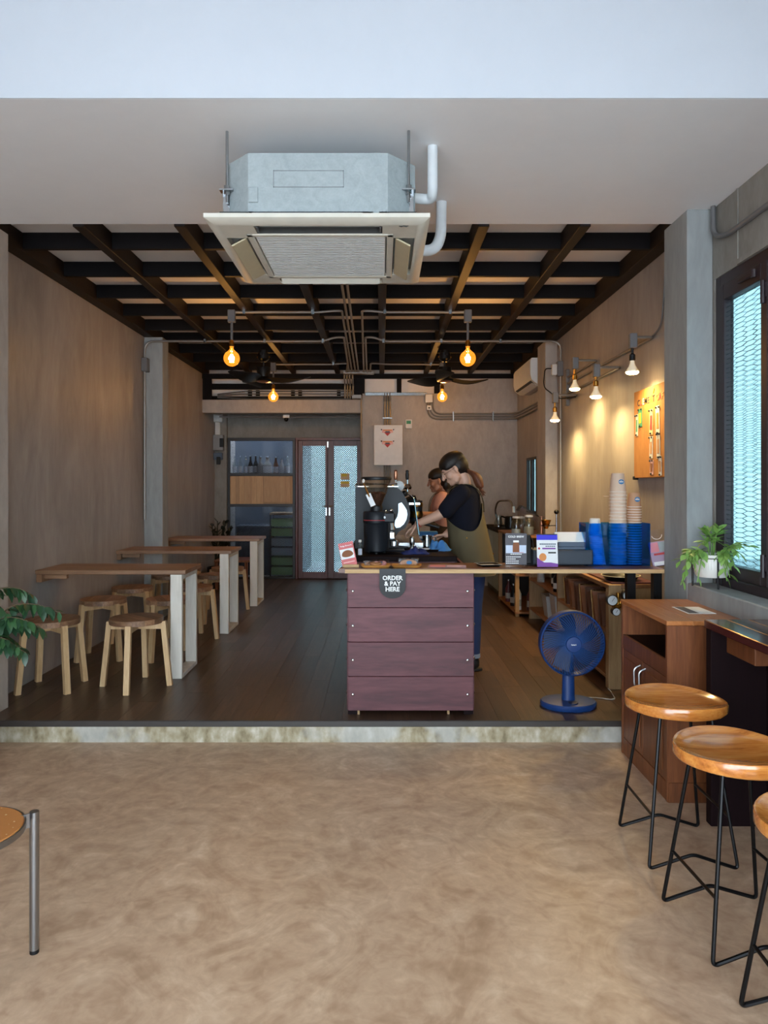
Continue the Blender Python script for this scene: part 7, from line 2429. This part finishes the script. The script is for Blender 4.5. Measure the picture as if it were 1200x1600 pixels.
        part('cuff', MB().lathe([(0.061 * S, 0.10 * S), (0.062 * S, 0.102 * S), (0.061 * S, 0.13 * S), (0.057 * S, 0.13 * S)], 22, c=(T[3] - 0.006, sy * 0.09 * S, 0), cap0=False, cap1=False), 'cuff', tr, False)
        sho = MB()
        sho.ell((T[3] - 0.065, sy * 0.09 * S, 0.04), (0.115 * S, 0.045 * S, 0.038), 18, 10)
        sho.ell((T[3] - 0.005, sy * 0.09 * S, 0.06), (0.055 * S, 0.042 * S, 0.055), 16, 10)
        part('shoe', sho, 'shoe', t, False)
        part('sole', MB().lathe([(0.044 * S, 0.0), (0.047 * S, 0.004), (0.046 * S, 0.018)], 26, c=((T[3] - 0.05), sy * 0.09 * S, 0), sx=2.6), 'shoe', t, False)
    if glasses:
        g_ = MB()
        for sy in (-1, 1):
            c = hp(0.098, sy * 0.032, -0.004)
            g_.tube([c + (s * 0.024 * math.cos(a) + u * 0.019 * math.sin(a)) * S for a in [2 * PI * i / 16 for i in range(16)]], 0.0011, 5, closed=True)
            g_.tube([hp(0.098, sy * 0.056, 0.0), hp(0.06, sy * 0.077, 0.0), hp(0.0, sy * 0.083, 0.0)], 0.0011, 5)
        g_.tube([hp(0.1, -0.008, 0.0), hp(0.1, 0.008, 0.0)], 0.0011, 5)
        part('eyeglasses', g_, 'steel', t, False)
    return t


# nearer barista in a navy shirt and olive pinafore apron
BY = 5.34
O = Vector((0.62, BY, 0))


def rel(px, py, Y):
    return at(px, py, Y) - O


sh_n = rel(719, 770, BY - 0.155)
el_n = rel(694, 801, BY - 0.20)
wr_n = rel(653, 818, BY - 0.13)
sh_f = Vector((sh_n.x, 0.155, sh_n.z))
el_f = Vector((0.02, 0.20, 1.10))
wr_f = rel(697, 835, BY + 0.03)
p1 = barista(O, 1.0, 'barista in navy shirt and olive apron working at the machine', rel(708.5, 731.5, BY), math.radians(33), (0.005, 0.0, 0.02, 0.055),
             [sh_n, el_n, wr_n], [sh_f, el_f, wr_f],
             ((-0.85, 0.05, -0.55), (-0.35, 0.1, -0.9), 0.55, 1), ((-0.95, -0.05, -0.15), (0, -0.2, -1), 0.75, -1),
             ('skin_a', 'hair_dark', 'hair_auburn', 'tee_navy', 'apron_olive'),
             {'path': [rel(731, 735, BY - 0.02), rel(744, 741, BY - 0.05), rel(749, 756, BY - 0.07), rel(752, 769, BY - 0.07)], 'r': 0.026,
              'extra': [(rel(722, 729, BY), (0.05, 0.062, 0.055)), (rel(726.5, 733, BY - 0.005), (0.032, 0.042, 0.036)), (rel(729.5, 735, BY - 0.015), (0.02, 0.026, 0.024))]}, True, {'sleeve': 0.86, 'mat': 'apron_olive', 'w': 0.02})
# red bracelet and watch strap
bw = MB()
w_ = wr_n + (wr_n - el_n).normalized() * -0.012
ax = (wr_n - el_n).normalized()
sd_ = ax.cross(Vector((0, 0, 1))).normalized()
up_ = sd_.cross(ax)
bw.tube([w_ + (sd_ * math.cos(a) + up_ * math.sin(a)) * 0.030 for a in [2 * PI * i / 20 for i in range(20)]], 0.003, 6, closed=True)
part('bracelet', bw, 'red_print', p1, False)

# farther barista in a coral top and dark apron
BY2 = 6.74
O2 = Vector((0.575, BY2, 0))
S2 = 0.955


def rel2(px, py, Y):
    return at(px, py, Y) - O2


sh_n = rel2(690, 778, BY2 - 0.15)
el_n = rel2(684, 806, BY2 - 0.2)
wr_n = rel2(651, 803, BY2 - 0.22)
barista(O2, S2, 'barista in coral top and dark apron behind the other', rel2(684.5, 750, BY2), math.radians(12), (0.015, 0.01, 0.02, 0.04),
        [sh_n, el_n, wr_n], [Vector((sh_n.x, 0.15, sh_n.z)), Vector((-0.05, 0.18, 1.02)), Vector((-0.2, 0.08, 1.05))],
        ((-1, 0.1, -0.1), (0, 0.3, -1), 0.5, 1), ((-1, -0.1, 0.0), (0, 0, -1), 0.6, -1),
        ('skin_b', 'hair_dark', 'hair_dark', 'tee_pink', 'apron_brown'),
        {'path': None, 'r': 0.02, 'extra': [(rel2(697, 757, BY2), (0.05, 0.065, 0.075)), (rel2(699, 767, BY2), (0.035, 0.055, 0.05)), (rel2(692, 742, BY2), (0.06, 0.075, 0.06))]}, False, {'sleeve': 0.55, 'mat': 'apron_brown', 'w': 0.018})

bpy.context.view_layer.update()
